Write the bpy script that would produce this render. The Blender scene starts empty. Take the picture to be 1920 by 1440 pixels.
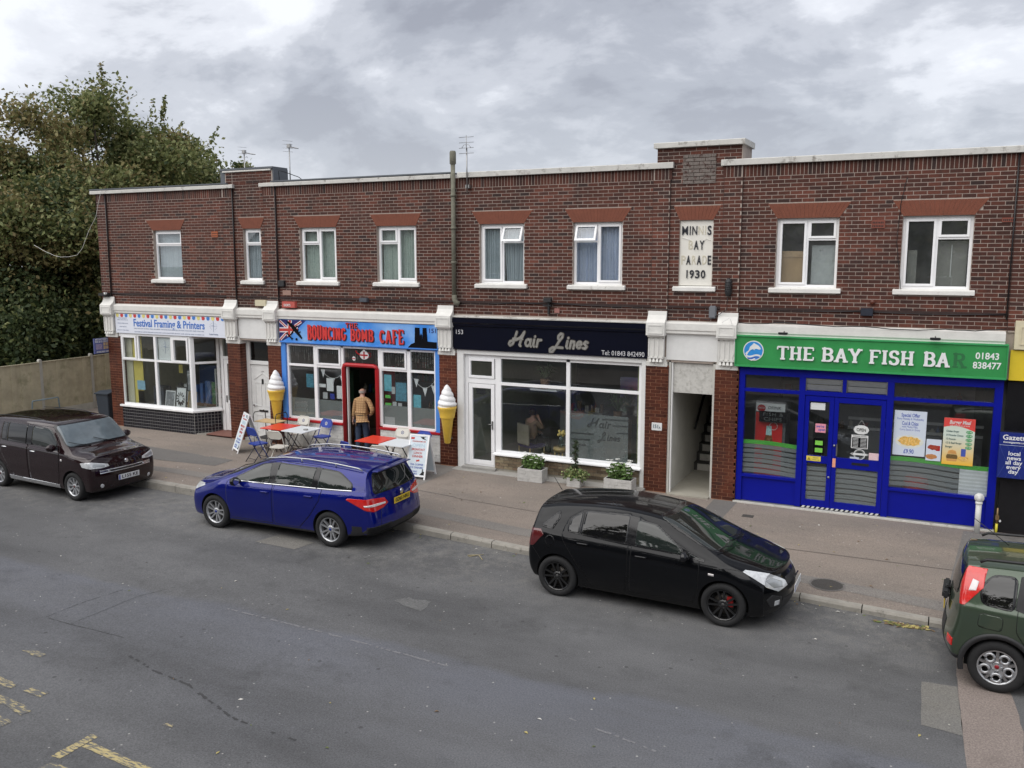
import bpy, bmesh, math, random
import numpy as np
from mathutils import Vector, Matrix
from math import sin, cos, pi, radians

scene = bpy.context.scene
COL = scene.collection
random.seed(7)

# ------------------------------------------------------------------ camera
cam_d = bpy.data.cameras.new('camera'); cam = bpy.data.objects.new('camera', cam_d); COL.objects.link(cam)
cam.location = (0, -18.3, 5.12)
cam.rotation_euler = (radians(90 - 8.2147), radians(0.05), radians(25.665))
cam_d.sensor_width = 36; cam_d.lens = 1644.7 / 1920 * 36
cam_d.clip_start = 0.1; cam_d.clip_end = 2000
scene.camera = cam

# ------------------------------------------------------------------ world: overcast sky
SUN_EL, SUN_AZ = 50, 205          # azimuth clockwise from +y
world = bpy.data.worlds.new('World'); scene.world = world; world.use_nodes = True
wn, wl = world.node_tree.nodes, world.node_tree.links
wn.clear()
def wnode(t, **k):
    n = wn.new(t)
    for a, b in k.items(): setattr(n, a, b)
    return n
out = wnode('ShaderNodeOutputWorld'); bg = wnode('ShaderNodeBackground'); bg.inputs['Strength'].default_value = 0.1
sky = wnode('ShaderNodeTexSky', sky_type='NISHITA', sun_disc=False)
sky.sun_elevation = radians(SUN_EL); sky.sun_rotation = radians(SUN_AZ)
tc = wnode('ShaderNodeTexCoord'); sep = wnode('ShaderNodeSeparateXYZ')
wl.new(tc.outputs['Generated'], sep.inputs[0])
def wmath(op, a, b=None, clamp=False):
    n = wnode('ShaderNodeMath', operation=op, use_clamp=clamp)
    for i, v in enumerate((a, b)):
        if v is None: continue
        if isinstance(v, (int, float)): n.inputs[i].default_value = v
        else: wl.new(v, n.inputs[i])
    return n.outputs[0]
zz = wmath('ADD', wmath('MAXIMUM', sep.outputs[2], 0.0), 0.42)
cx_ = wmath('DIVIDE', sep.outputs[0], zz); cy_ = wmath('DIVIDE', sep.outputs[1], zz)
comb = wnode('ShaderNodeCombineXYZ'); wl.new(cx_, comb.inputs[0]); wl.new(cy_, comb.inputs[1])
def wnoise(scale, detail, rough, dist, off):
    mp = wnode('ShaderNodeMapping'); mp.inputs['Location'].default_value = off
    mp.inputs['Rotation'].default_value = (0, 0, radians(25)); mp.inputs['Scale'].default_value = (1, 1.5, 1)
    wl.new(comb.outputs[0], mp.inputs[0])
    n = wnode('ShaderNodeTexNoise'); n.inputs['Scale'].default_value = scale; n.inputs['Detail'].default_value = detail
    n.inputs['Roughness'].default_value = rough; n.inputs['Distortion'].default_value = dist
    wl.new(mp.outputs[0], n.inputs['Vector']); return n.outputs[0]
def dnoise(scale, detail, rough, dist, off):
    mp = wnode('ShaderNodeMapping'); mp.inputs['Location'].default_value = off; mp.inputs['Scale'].default_value = (1, 1, 1.9)
    wl.new(tc.outputs['Generated'], mp.inputs[0])
    n = wnode('ShaderNodeTexNoise'); n.inputs['Scale'].default_value = scale; n.inputs['Detail'].default_value = detail
    n.inputs['Roughness'].default_value = rough; n.inputs['Distortion'].default_value = dist
    wl.new(mp.outputs[0], n.inputs['Vector']); return n.outputs[0]
n1 = dnoise(2.7, 9, 0.56, 0.25, (1.3, 0.4, 0.7)); n2 = wnoise(3.4, 7, 0.6, 0.3, (0.3, 5.0, 0))
mixn = wmath('ADD', wmath('MULTIPLY', n1, 0.72), wmath('MULTIPLY', n2, 0.28))
ramp = wnode('ShaderNodeValToRGB'); wl.new(mixn, ramp.inputs[0])
cr = ramp.color_ramp; cr.interpolation = 'EASE'
cr.elements[0].position = 0.39; cr.elements[0].color = (0.165, 0.172, 0.20, 1)
cr.elements[1].position = 0.595; cr.elements[1].color = (0.49, 0.50, 0.525, 1)
e = cr.elements.new(0.44); e.color = (0.215, 0.225, 0.255, 1)
e = cr.elements.new(0.49); e.color = (0.29, 0.30, 0.33, 1)
e = cr.elements.new(0.54); e.color = (0.41, 0.42, 0.45, 1)
hz = wmath('POWER', wmath('SUBTRACT', 1.0, wmath('MAXIMUM', sep.outputs[2], 0.0)), 7.0)
hmix = wnode('ShaderNodeMixRGB'); hmix.blend_type = 'MIX'; wl.new(wmath('MULTIPLY', hz, 0.5), hmix.inputs[0])
wl.new(ramp.outputs[0], hmix.inputs[1]); hmix.inputs[2].default_value = (0.47, 0.485, 0.52, 1)
mul = wnode('ShaderNodeVectorMath', operation='SCALE'); mul.inputs['Scale'].default_value = 10.0
wl.new(hmix.outputs[0], mul.inputs[0])
smix = wnode('ShaderNodeMixRGB'); smix.inputs[0].default_value = 0.94
wl.new(sky.outputs[0], smix.inputs[1]); wl.new(mul.outputs[0], smix.inputs[2])
wl.new(smix.outputs[0], bg.inputs['Color']); wl.new(bg.outputs[0], out.inputs[0])

# ------------------------------------------------------------------ sun (soft, behind cloud)
sd = bpy.data.lights.new('sun', 'SUN'); sd.energy = 1.5; sd.angle = radians(84); sd.color = (1.0, 0.965, 0.91)
sun = bpy.data.objects.new('sun', sd); COL.objects.link(sun)
az = radians(SUN_AZ)
sdir = Vector((sin(az) * cos(radians(SUN_EL)), cos(az) * cos(radians(SUN_EL)), sin(radians(SUN_EL))))
sun.rotation_euler = sdir.to_track_quat('Z', 'Y').to_euler()

vs = scene.view_settings
vs.view_transform = 'Standard'; vs.look = 'None'; vs.exposure = 1.04; vs.gamma = 1; vs.use_curve_mapping = False

# ------------------------------------------------------------------ materials
MATS = {}
def mat(name, color, rough=0.6, metal=0.0, nscale=8.0, namt=0.12, bump=0.0, bscale=60.0, coat=0.0, spec=0.5, sep2=None, alpha=None):
    """procedural paint/stone/plastic: base colour broken up by two noises, optional relief"""
    if name in MATS: return MATS[name]
    m = bpy.data.materials.new(name); m.use_nodes = True
    nt = m.node_tree; N, L = nt.nodes, nt.links; b = N['Principled BSDF']
    b.inputs['Roughness'].default_value = rough; b.inputs['Metallic'].default_value = metal
    b.inputs['Coat Weight'].default_value = coat; b.inputs['Coat Roughness'].default_value = 0.03
    b.inputs['Specular IOR Level'].default_value = spec
    t = N.new('ShaderNodeTexCoord'); n = N.new('ShaderNodeTexNoise')
    n.inputs['Scale'].default_value = nscale; n.inputs['Detail'].default_value = 6; n.inputs['Roughness'].default_value = 0.65
    L.new(t.outputs['Object'], n.inputs['Vector'])
    mr = N.new('ShaderNodeMapRange'); mr.inputs[1].default_value = 0.25; mr.inputs[2].default_value = 0.75
    mr.inputs[3].default_value = 1 - namt; mr.inputs[4].default_value = 1 + namt
    L.new(n.outputs[0], mr.inputs[0])
    mx = N.new('ShaderNodeVectorMath'); mx.operation = 'SCALE'
    mx.inputs[0].default_value = color[:3]; L.new(mr.outputs[0], mx.inputs['Scale'])
    last = mx.outputs[0]
    if sep2:   # second colour in patches: (colour, scale, threshold)
        n2 = N.new('ShaderNodeTexNoise'); n2.inputs['Scale'].default_value = sep2[1]; n2.inputs['Detail'].default_value = 8
        n2.inputs['Roughness'].default_value = 0.7
        L.new(t.outputs['Object'], n2.inputs['Vector'])
        r2 = N.new('ShaderNodeMapRange'); r2.inputs[1].default_value = sep2[2]; r2.inputs[2].default_value = sep2[2] + 0.12
        L.new(n2.outputs[0], r2.inputs[0])
        mm = N.new('ShaderNodeMixRGB'); L.new(r2.outputs[0], mm.inputs[0]); L.new(last, mm.inputs[1])
        mm.inputs[2].default_value = (*sep2[0], 1); last = mm.outputs[0]
    L.new(last, b.inputs['Base Color'])
    if bump:
        n3 = N.new('ShaderNodeTexNoise'); n3.inputs['Scale'].default_value = bscale; n3.inputs['Detail'].default_value = 5
        L.new(t.outputs['Object'], n3.inputs['Vector'])
        bp = N.new('ShaderNodeBump'); bp.inputs['Strength'].default_value = bump; bp.inputs['Distance'].default_value = 0.01
        L.new(n3.outputs[0], bp.inputs['Height']); L.new(bp.outputs[0], b.inputs['Normal'])
    MATS[name] = m; return m

def glass(name, tint=(0.93, 0.95, 0.95), refl=1.0, dirt=0.02):
    """thin window pane: see-through plus mirror reflection by Fresnel and a little dust"""
    if name in MATS: return MATS[name]
    m = bpy.data.materials.new(name); m.use_nodes = True
    nt = m.node_tree; N, L = nt.nodes, nt.links; N.clear()
    o = N.new('ShaderNodeOutputMaterial'); tr = N.new('ShaderNodeBsdfTransparent'); gl = N.new('ShaderNodeBsdfGlossy')
    gl.inputs['Roughness'].default_value = 0.01; tr.inputs['Color'].default_value = (*tint, 1)
    gl.inputs['Color'].default_value = (0.95, 0.97, 1, 1)
    g_ = N.new('ShaderNodeNewGeometry'); dt = N.new('ShaderNodeVectorMath'); dt.operation = 'DOT_PRODUCT'; L.new(g_.outputs['Normal'], dt.inputs[0]); L.new(g_.outputs['Incoming'], dt.inputs[1])
    ab = N.new('ShaderNodeMath'); ab.operation = 'ABSOLUTE'; L.new(dt.outputs['Value'], ab.inputs[0])
    om = N.new('ShaderNodeMath'); om.operation = 'SUBTRACT'; om.inputs[0].default_value = 1; L.new(ab.outputs[0], om.inputs[1])
    pw = N.new('ShaderNodeMath'); pw.operation = 'POWER'; L.new(om.outputs[0], pw.inputs[0]); pw.inputs[1].default_value = 5
    mu = N.new('ShaderNodeMath'); mu.operation = 'MULTIPLY_ADD'; mu.inputs[1].default_value = .9; mu.inputs[2].default_value = .055 * refl; mu.use_clamp = True
    L.new(pw.outputs[0], mu.inputs[0])
    mx = N.new('ShaderNodeMixShader'); L.new(mu.outputs[0], mx.inputs[0]); L.new(tr.outputs[0], mx.inputs[1]); L.new(gl.outputs[0], mx.inputs[2])
    df = N.new('ShaderNodeBsdfDiffuse'); df.inputs['Color'].default_value = (0.5, 0.52, 0.52, 1)
    t = N.new('ShaderNodeTexCoord'); n = N.new('ShaderNodeTexNoise'); n.inputs['Scale'].default_value = 3; n.inputs['Detail'].default_value = 5
    L.new(t.outputs['Object'], n.inputs['Vector'])
    m2 = N.new('ShaderNodeMath'); m2.operation = 'MULTIPLY'; m2.inputs[1].default_value = dirt; L.new(n.outputs[0], m2.inputs[0])
    mx2 = N.new('ShaderNodeMixShader'); L.new(m2.outputs[0], mx2.inputs[0]); L.new(mx.outputs[0], mx2.inputs[1]); L.new(df.outputs[0], mx2.inputs[2])
    L.new(mx2.outputs[0], o.inputs[0]); MATS[name] = m; return m

def frosted(name, color, opacity):
    if name in MATS: return MATS[name]
    m = bpy.data.materials.new(name); m.use_nodes = True
    nt = m.node_tree; N, L = nt.nodes, nt.links; N.clear()
    o = N.new('ShaderNodeOutputMaterial'); tr = N.new('ShaderNodeBsdfTransparent'); df = N.new('ShaderNodeBsdfDiffuse')
    t = N.new('ShaderNodeTexCoord'); n = N.new('ShaderNodeTexNoise'); n.inputs['Scale'].default_value = 5
    L.new(t.outputs['Object'], n.inputs['Vector'])
    mr = N.new('ShaderNodeMapRange'); mr.inputs[3].default_value = opacity - .06; mr.inputs[4].default_value = opacity + .06
    L.new(n.outputs[0], mr.inputs[0])
    df.inputs['Color'].default_value = (*color, 1)
    mx = N.new('ShaderNodeMixShader'); L.new(mr.outputs[0], mx.inputs[0]); L.new(tr.outputs[0], mx.inputs[1]); L.new(df.outputs[0], mx.inputs[2])
    L.new(mx.outputs[0], o.inputs[0]); MATS[name] = m; return m

def brick_mat(name, pal, rough=0.75, coat=0.0, bump=0.4):
    """each brick reads its own 'tone' attribute"""
    if name in MATS: return MATS[name]
    m = bpy.data.materials.new(name); m.use_nodes = True
    nt = m.node_tree; N, L = nt.nodes, nt.links; b = N['Principled BSDF']
    b.inputs['Roughness'].default_value = rough; b.inputs['Coat Weight'].default_value = coat; b.inputs['Coat Roughness'].default_value = 0.25
    b.inputs['Specular IOR Level'].default_value = 0.3
    a = N.new('ShaderNodeAttribute'); a.attribute_name = 'tone'
    r = N.new('ShaderNodeValToRGB'); L.new(a.outputs['Fac'], r.inputs[0]); c = r.color_ramp; c.interpolation = 'LINEAR'
    c.elements[0].position = 0; c.elements[0].color = (*pal[0], 1); c.elements[1].position = 1; c.elements[1].color = (*pal[-1], 1)
    for i, q in enumerate(pal[1:-1]):
        e = c.elements.new((i + 1) / (len(pal) - 1)); e.color = (*q, 1)
    g = N.new('ShaderNodeNewGeometry'); n = N.new('ShaderNodeTexNoise'); n.inputs['Scale'].default_value = 26; n.inputs['Detail'].default_value = 6
    L.new(g.outputs['Position'], n.inputs['Vector'])
    n2 = N.new('ShaderNodeTexNoise'); n2.inputs['Scale'].default_value = 0.8; n2.inputs['Detail'].default_value = 5; L.new(g.outputs['Position'], n2.inputs['Vector'])
    mr = N.new('ShaderNodeMapRange'); mr.inputs[1].default_value = .25; mr.inputs[2].default_value = .75; mr.inputs[3].default_value = .72; mr.inputs[4].default_value = 1.28
    L.new(n.outputs[0], mr.inputs[0])
    mr2 = N.new('ShaderNodeMapRange'); mr2.inputs[1].default_value = .3; mr2.inputs[2].default_value = .7; mr2.inputs[3].default_value = .66; mr2.inputs[4].default_value = 1.3
    L.new(n2.outputs[0], mr2.inputs[0])
    mu = N.new('ShaderNodeMath'); mu.operation = 'MULTIPLY'; L.new(mr.outputs[0], mu.inputs[0]); L.new(mr2.outputs[0], mu.inputs[1])
    v = N.new('ShaderNodeVectorMath'); v.operation = 'SCALE'; L.new(r.outputs[0], v.inputs[0]); L.new(mu.outputs[0], v.inputs['Scale'])
    mpS = N.new('ShaderNodeMapping'); mpS.inputs['Scale'].default_value = (1.6, 1.6, .35); L.new(g.outputs['Position'], mpS.inputs[0])
    nS = N.new('ShaderNodeTexNoise'); nS.inputs['Scale'].default_value = 1.5; nS.inputs['Detail'].default_value = 8; nS.inputs['Roughness'].default_value = .65; L.new(mpS.outputs[0], nS.inputs['Vector'])
    mS = N.new('ShaderNodeMapRange'); mS.inputs[1].default_value = .52; mS.inputs[2].default_value = .68; mS.inputs[4].default_value = .55; L.new(nS.outputs[0], mS.inputs[0])
    mxS = N.new('ShaderNodeMixRGB'); L.new(mS.outputs[0], mxS.inputs[0]); L.new(v.outputs[0], mxS.inputs[1]); mxS.inputs[2].default_value = (.028, .020, .019, 1); v = mxS
    n3 = N.new('ShaderNodeTexNoise'); n3.inputs['Scale'].default_value = 9; n3.inputs['Detail'].default_value = 9; n3.inputs['Roughness'].default_value = .75; L.new(g.outputs['Position'], n3.inputs['Vector'])
    m3 = N.new('ShaderNodeMapRange'); m3.inputs[1].default_value = .66; m3.inputs[2].default_value = .8; m3.inputs[4].default_value = .35; L.new(n3.outputs[0], m3.inputs[0])
    mx = N.new('ShaderNodeMixRGB'); L.new(m3.outputs[0], mx.inputs[0]); L.new(v.outputs[0], mx.inputs[1]); mx.inputs[2].default_value = (.3, .26, .23, 1)
    L.new(mx.outputs[0], b.inputs['Base Color'])
    bp = N.new('ShaderNodeBump'); bp.inputs['Strength'].default_value = bump; bp.inputs['Distance'].default_value = .004
    L.new(n.outputs[0], bp.inputs['Height']); L.new(bp.outputs[0], b.inputs['Normal'])
    MATS[name] = m; return m

M_white = mat('white_paint', (.74, .74, .73), .45, namt=.07, nscale=5, sep2=((.42, .40, .36), 14, .68))
M_upvc = mat('white_plastic', (.90, .90, .91), .28, namt=.03, nscale=3)
M_stone_w = mat('painted_stone', (.72, .71, .68), .7, namt=.1, nscale=4, bump=.5, bscale=30, sep2=((.36, .33, .29), 9, .60))
M_coping = mat('weathered_coping', (.55, .54, .51), .8, namt=.15, nscale=3, bump=.5, sep2=((.22, .20, .18), 5, .56))
M_mortar = mat('mortar', (.37, .31, .27), .9, namt=.15, nscale=9, bump=.4)
M_mortar_d = mat('pillar_mortar', (.34, .17, .10), .9, namt=.15, nscale=9)
M_brick = brick_mat('brown_brick', [(.036, .021, .019), (.058, .023, .018), (.074, .026, .018), (.090, .030, .020), (.108, .035, .023), (.140, .046, .031)])
M_brick_p = brick_mat('glazed_brick', [(.062, .018, .011), (.084, .023, .013), (.102, .028, .015), (.128, .038, .019)], rough=.45, coat=.25, bump=.2)
M_lintel = mat('terracotta_lintel', (.17, .050, .026), .75, namt=.14, nscale=6, bump=.4, sep2=((.36, .20, .13), 22, .70))
M_lead = mat('grey_roof_felt', (.10, .11, .125), .7, namt=.15, nscale=2, bump=.3)
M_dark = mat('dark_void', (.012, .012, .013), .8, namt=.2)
M_black = mat('black_metal', (.012, .012, .014), .4, namt=.2)
M_glass = glass('window_glass')
M_glass_up = glass('upper_window_glass', refl=1.5, dirt=.08)
M_blue = mat('blue_frame_paint', (.001, .006, .27), .38, namt=.08, nscale=3, spec=.3, sep2=((.35, .36, .45), 40, .76))
M_red = mat('red_paint', (.42, .012, .018), .35, namt=.08)
M_skyblue = mat('sky_blue_paint', (.075, .26, .72), .4, namt=.06)
M_concrete = mat('concrete', (.33, .32, .30), .9, namt=.18, nscale=3, bump=.5)
M_chrome = mat('bright_chrome', (.75, .76, .78), .12, 1.0, namt=.03)
M_steel = mat('grey_steel', (.32, .32, .32), .35, .9, namt=.1)
M_tyre = mat('tyre_rubber', (.017, .017, .018), .85, namt=.25, nscale=20, bump=.3)
M_plastic = mat('black_plastic', (.022, .022, .024), .55, namt=.12, bump=.15, bscale=200)
M_blackgloss = mat('gloss_black', (.006, .006, .008), .12, namt=.1)

# ------------------------------------------------------------------ mesh helpers
def wpos(o):
    v = Vector((0, 0, 0))
    while o is not None: v = v + o.location; o = o.parent
    return v

class MB:
    def __init__(s): s.v = []; s.f = []; s.m = []; s.sm = []
    def add(s, vs, fs, mi=0, smooth=False):
        o = len(s.v); s.v += [tuple(p) for p in vs]
        for f in fs: s.f.append([o + i for i in f]); s.m.append(mi); s.sm.append(smooth)
        return s
    def box(s, x0, x1, y0, y1, z0, z1, mi=0):
        return s.add([(x0, y0, z0), (x1, y0, z0), (x1, y1, z0), (x0, y1, z0), (x0, y0, z1), (x1, y0, z1), (x1, y1, z1), (x0, y1, z1)],
                     [(0, 3, 2, 1), (4, 5, 6, 7), (0, 1, 5, 4), (1, 2, 6, 5), (2, 3, 7, 6), (3, 0, 4, 7)], mi)
    def quad(s, a, b, c, d, mi=0): return s.add([a, b, c, d], [(0, 1, 2, 3)], mi)
    def prism(s, poly, y0, y1, mi=0):
        """polygon given in (x,z), counter-clockwise seen from -y; extruded y0(front)..y1(back)"""
        n = len(poly)
        a = sum(poly[i][0] * poly[(i + 1) % n][1] - poly[(i + 1) % n][0] * poly[i][1] for i in range(n))
        if a < 0: poly = poly[::-1]
        vs = [(x, y0, z) for x, z in poly] + [(x, y1, z) for x, z in poly]
        fs = [tuple(range(n)), tuple(range(2 * n - 1, n - 1, -1))] + [(i, i + n, (i + 1) % n + n, (i + 1) % n) for i in range(n)]
        return s.add(vs, fs, mi)
    def extr(s, poly, x0, x1, mi=0):
        """polygon given in (y,z) extruded along x"""
        n = len(poly)
        vs = [(x0, y, z) for y, z in poly] + [(x1, y, z) for y, z in poly]
        fs = [tuple(range(n)), tuple(range(2 * n - 1, n - 1, -1))] + [(i, i + n, (i + 1) % n + n, (i + 1) % n) for i in range(n)]
        return s.add(vs, fs, mi)
    def tube(s, pts, r, seg=8, mi=0, closed=False, r1=None, caps=True):
        pts = [Vector(p) for p in pts]; n = len(pts); base = len(s.v); rings = []
        up = Vector((0, 0, 1))
        for i, p in enumerate(pts):
            if closed: d = pts[(i + 1) % n] - pts[i - 1]
            else: d = pts[min(i + 1, n - 1)] - pts[max(i - 1, 0)]
            d.normalize()
            a = d.cross(up)
            if a.length < .05: a = d.cross(Vector((0, 1, 0)))
            a.normalize(); b = d.cross(a)
            rr = r if r1 is None else r + (r1 - r) * i / max(1, n - 1)
            rings.append([tuple(p + a * rr * cos(2 * pi * k / seg) + b * rr * sin(2 * pi * k / seg)) for k in range(seg)])
        vs = [q for ring in rings for q in ring]; fs = []
        for i in range(n if closed else n - 1):
            j = (i + 1) % n
            for k in range(seg): fs.append((i * seg + k, i * seg + (k + 1) % seg, j * seg + (k + 1) % seg, j * seg + k))
        if not closed and caps: fs += [tuple(range(seg))[::-1], tuple((n - 1) * seg + k for k in range(seg))]
        return s.add(vs, fs, mi, True)
    def lathe(s, prof, c=(0, 0, 0), axis='z', seg=24, mi=0, smooth=True):
        vs, fs = [], []
        for r, h in prof:
            for k in range(seg):
                a = 2 * pi * k / seg
                if axis == 'z': vs.append((c[0] + r * cos(a), c[1] + r * sin(a), c[2] + h))
                elif axis == 'y': vs.append((c[0] + r * cos(a), c[1] + h, c[2] + r * sin(a)))
                else: vs.append((c[0] + h, c[1] + r * cos(a), c[2] + r * sin(a)))
        for i in range(len(prof) - 1):
            for k in range(seg): fs.append((i * seg + k, i * seg + (k + 1) % seg, (i + 1) * seg + (k + 1) % seg, (i + 1) * seg + k))
        return s.add(vs, fs, mi, smooth)
    def disc(s, c, r, y, seg=24, mi=0, sx=1.0):
        return s.add([(c[0] + r * sx * cos(2 * pi * k / seg), y, c[1] + r * sin(2 * pi * k / seg)) for k in range(seg)], [tuple(range(seg))], mi)
    def build(s, name, mats, parent=None, local=False, bevel=0, **tags):
        me = bpy.data.meshes.new(name); me.from_pydata(s.v, [], s.f)
        if not isinstance(mats, (list, tuple)): mats = [mats]
        for m in mats: me.materials.append(m)
        me.polygons.foreach_set('material_index', s.m); me.polygons.foreach_set('use_smooth', s.sm)
        me.update()
        bm = bmesh.new(); bm.from_mesh(me); bmesh.ops.recalc_face_normals(bm, faces=bm.faces); bm.to_mesh(me); bm.free()
        if bevel:
            bm = bmesh.new(); bm.from_mesh(me)
            bmesh.ops.bevel(bm, geom=[e for e in bm.edges if len(e.link_faces) == 2 and e.calc_face_angle(0) > .6], offset=bevel, segments=2, affect='EDGES', clamp_overlap=True)
            bm.to_mesh(me); bm.free()
        return link(name, me, parent, local, **tags)

def link(name, me, parent=None, local=False, **tags):
    o = bpy.data.objects.new(name, me); COL.objects.link(o)
    if parent is not None:
        o.parent = parent
        if not local: o.location = -wpos(parent)
    for k, v in tags.items(): o[k] = v
    return o
def thing(name, label, cat, loc=(0, 0, 0), rotz=0.0, group=None, scale=None):
    o = bpy.data.objects.new(name, None); COL.objects.link(o); o.location = loc; o.rotation_euler = (0, 0, rotz)
    o.empty_display_size = .2; o['label'] = label; o['category'] = cat
    if group: o['group'] = group
    if scale: o.scale = (scale,) * 3
    return o
def tag(o, label, cat, group=None):
    o['label'] = label; o['category'] = cat
    if group: o['group'] = group
    return o
def kids(o): return [c for c in COL.objects if c.parent == o]
def dup(root, loc, rotz, label=None):
    r = root.copy(); COL.objects.link(r); r.location = loc; r.rotation_euler = (0, 0, rotz)
    if label: r['label'] = label
    for ch in kids(root):
        c = ch.copy(); COL.objects.link(c); c.parent = r
        for g in kids(ch):
            d = g.copy(); COL.objects.link(d); d.parent = c
    return r

def text(s, size, loc, m, parent=None, name='lettering', ext=.002, bold=0.0, xs=1.0, shear=0.0, align='CENTER', rot=(pi / 2, 0, 0), fit=None, local=False, spacing=1.0):
    """built-in font, converted to mesh; loc is the centre of the line (x, y, z)"""
    cu = bpy.data.curves.new(name, 'FONT'); cu.body = s; cu.size = size; cu.extrude = ext; cu.offset = min(bold, size * .03) * .6; cu.shear = shear
    cu.align_x = align; cu.align_y = 'CENTER'; cu.resolution_u = 3; cu.space_character = spacing
    t = bpy.data.objects.new('t', cu); COL.objects.link(t); bpy.context.view_layer.update()
    dg = bpy.context.evaluated_depsgraph_get(); me = bpy.data.meshes.new_from_object(t.evaluated_get(dg)); bpy.data.objects.remove(t)
    if fit and len(me.vertices):
        w = max(v.co.x for v in me.vertices) - min(v.co.x for v in me.vertices); xs = fit / max(w, 1e-6)
    for v in me.vertices: v.co.x *= xs
    R = Matrix.Translation(loc) @ Matrix.Rotation(rot[2], 4, 'Z') @ Matrix.Rotation(rot[1], 4, 'Y') @ Matrix.Rotation(rot[0], 4, 'X')
    me.transform(R); me.materials.clear(); me.materials.append(m)
    me.name = name
    return link(name, me, parent, local)

def arc(cx, cz, rx, rz, a0, a1, n=8): return [(cx + rx * cos(radians(a0 + (a1 - a0) * i / n)), cz + rz * sin(radians(a0 + (a1 - a0) * i / n))) for i in range(n + 1)]
SL = {
 'T': (.86, [[(.43, 0), (.43, .94)], [(.04, .94), (.82, .94)]], [(.43, 0), (.43, 1)], [(.04, .85), (.82, .85)]),
 'H': (.92, [[(.2, 0), (.2, 1)], [(.72, 0), (.72, 1)], [(.2, .5), (.72, .5)]], [(.2, 0), (.2, 1), (.72, 0), (.72, 1)], []),
 'E': (.82, [[(.2, 0), (.2, 1)], [(.2, .94), (.74, .94)], [(.2, .5), (.6, .5)], [(.2, .06), (.76, .06)]], [(.2, 0), (.2, 1)], [(.74, .84), (.76, .18)]),
 'F': (.80, [[(.2, 0), (.2, 1)], [(.2, .94), (.74, .94)], [(.2, .5), (.6, .5)]], [(.2, 0), (.2, 1)], [(.74, .84)]),
 'I': (.42, [[(.21, 0), (.21, 1)]], [(.21, 0), (.21, 1)], []),
 'B': (.84, [[(.2, 0), (.2, 1)], [(.2, .95)] + arc(.45, .74, .24, .21, 90, -90) + [(.2, .53)], [(.2, .51)] + arc(.47, .28, .27, .23, 90, -90) + [(.2, .05)]], [(.2, 0), (.2, 1)], []),
 'R': (.88, [[(.2, 0), (.2, 1)], [(.2, .95)] + arc(.46, .73, .25, .22, 90, -90) + [(.2, .5)], [(.46, .5), (.74, .03)]], [(.2, 0), (.2, 1), (.78, 0)], []),
 'A': (.90, [[(.14, .0), (.45, .97)], [(.45, .97), (.76, 0)], [(.26, .34), (.64, .34)]], [(.14, 0), (.76, 0)], []),
 'Y': (.86, [[(.12, 1), (.43, .46)], [(.74, 1), (.43, .46)], [(.43, .46), (.43, 0)]], [(.12, 1), (.74, 1), (.43, 0)], []),
 'S': (.72, [arc(.36, .73, .24, .22, 20, 270, 10) + arc(.36, .27, .26, .24, 90, -160, 10)], [], [(.6, .86), (.1, .14)]),
 'O': (.84, [arc(.42, .5, .3, .46, 90, 450, 20)], [], []),
 'U': (.88, [[(.18, 1)] + arc(.44, .3, .26, .26, 180, 360) + [(.70, 1)]], [(.18, 1), (.70, 1)], []),
 'N': (.94, [[(.2, 0), (.2, 1)], [(.2, .98), (.74, .02)], [(.74, 0), (.74, 1)]], [(.2, 0), (.17, 1), (.74, 1)], []),
 'M': (1.08, [[(.2, 0), (.2, 1)], [(.2, .98), (.54, .2)], [(.54, .2), (.88, .98)], [(.88, 0), (.88, 1)]], [(.2, 0), (.17, 1), (.88, 0), (.91, 1)], []),
 'C': (.80, [arc(.44, .5, .3, .46, 48, 312, 16)], [], [(.64, .84), (.64, .16)]),
 'G': (.86, [arc(.44, .5, .3, .46, 48, 350, 16), [(.5, .42), (.78, .42)]], [], [(.64, .84)]),
}
RIB = [0]
def ribbon(mb, pts, w, y0, y1, mi=0, hw=None, rnd=True):
    for (x0, z0), (x1, z1) in zip(pts[:-1], pts[1:]):
        d = math.hypot(x1 - x0, z1 - z0)
        if d < 1e-6: continue
        nx, nz = -(z1 - z0) / d, (x1 - x0) / d
        ww = w
        if hw is not None: ww = hw + (w - hw) * abs(z1 - z0) / d
        RIB[0] = (RIB[0] + 1) % 29; e = RIB[0] * .00008
        mb.prism([(x0 - nx * ww / 2, z0 - nz * ww / 2), (x1 - nx * ww / 2, z1 - nz * ww / 2), (x1 + nx * ww / 2, z1 + nz * ww / 2), (x0 + nx * ww / 2, z0 + nz * ww / 2)], y0 - e, y1, mi)
        if rnd: mb.prism([(x1 + ww / 2 * cos(a * pi / 5), z1 + ww / 2 * sin(a * pi / 5)) for a in range(10)], y0 - e - .00004, y1, mi)
    if rnd and pts: mb.prism([(pts[0][0] + w / 2 * cos(a * pi / 5), pts[0][1] + w / 2 * sin(a * pi / 5)) for a in range(10)], y0 - .00245 - RIB[0] * .00001, y1, mi)
def slab_width(s, h, asp=1.0, track=.06): return sum((SL[c][0] + track) * h * asp if c != ' ' else .42 * h * asp for c in s)
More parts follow.
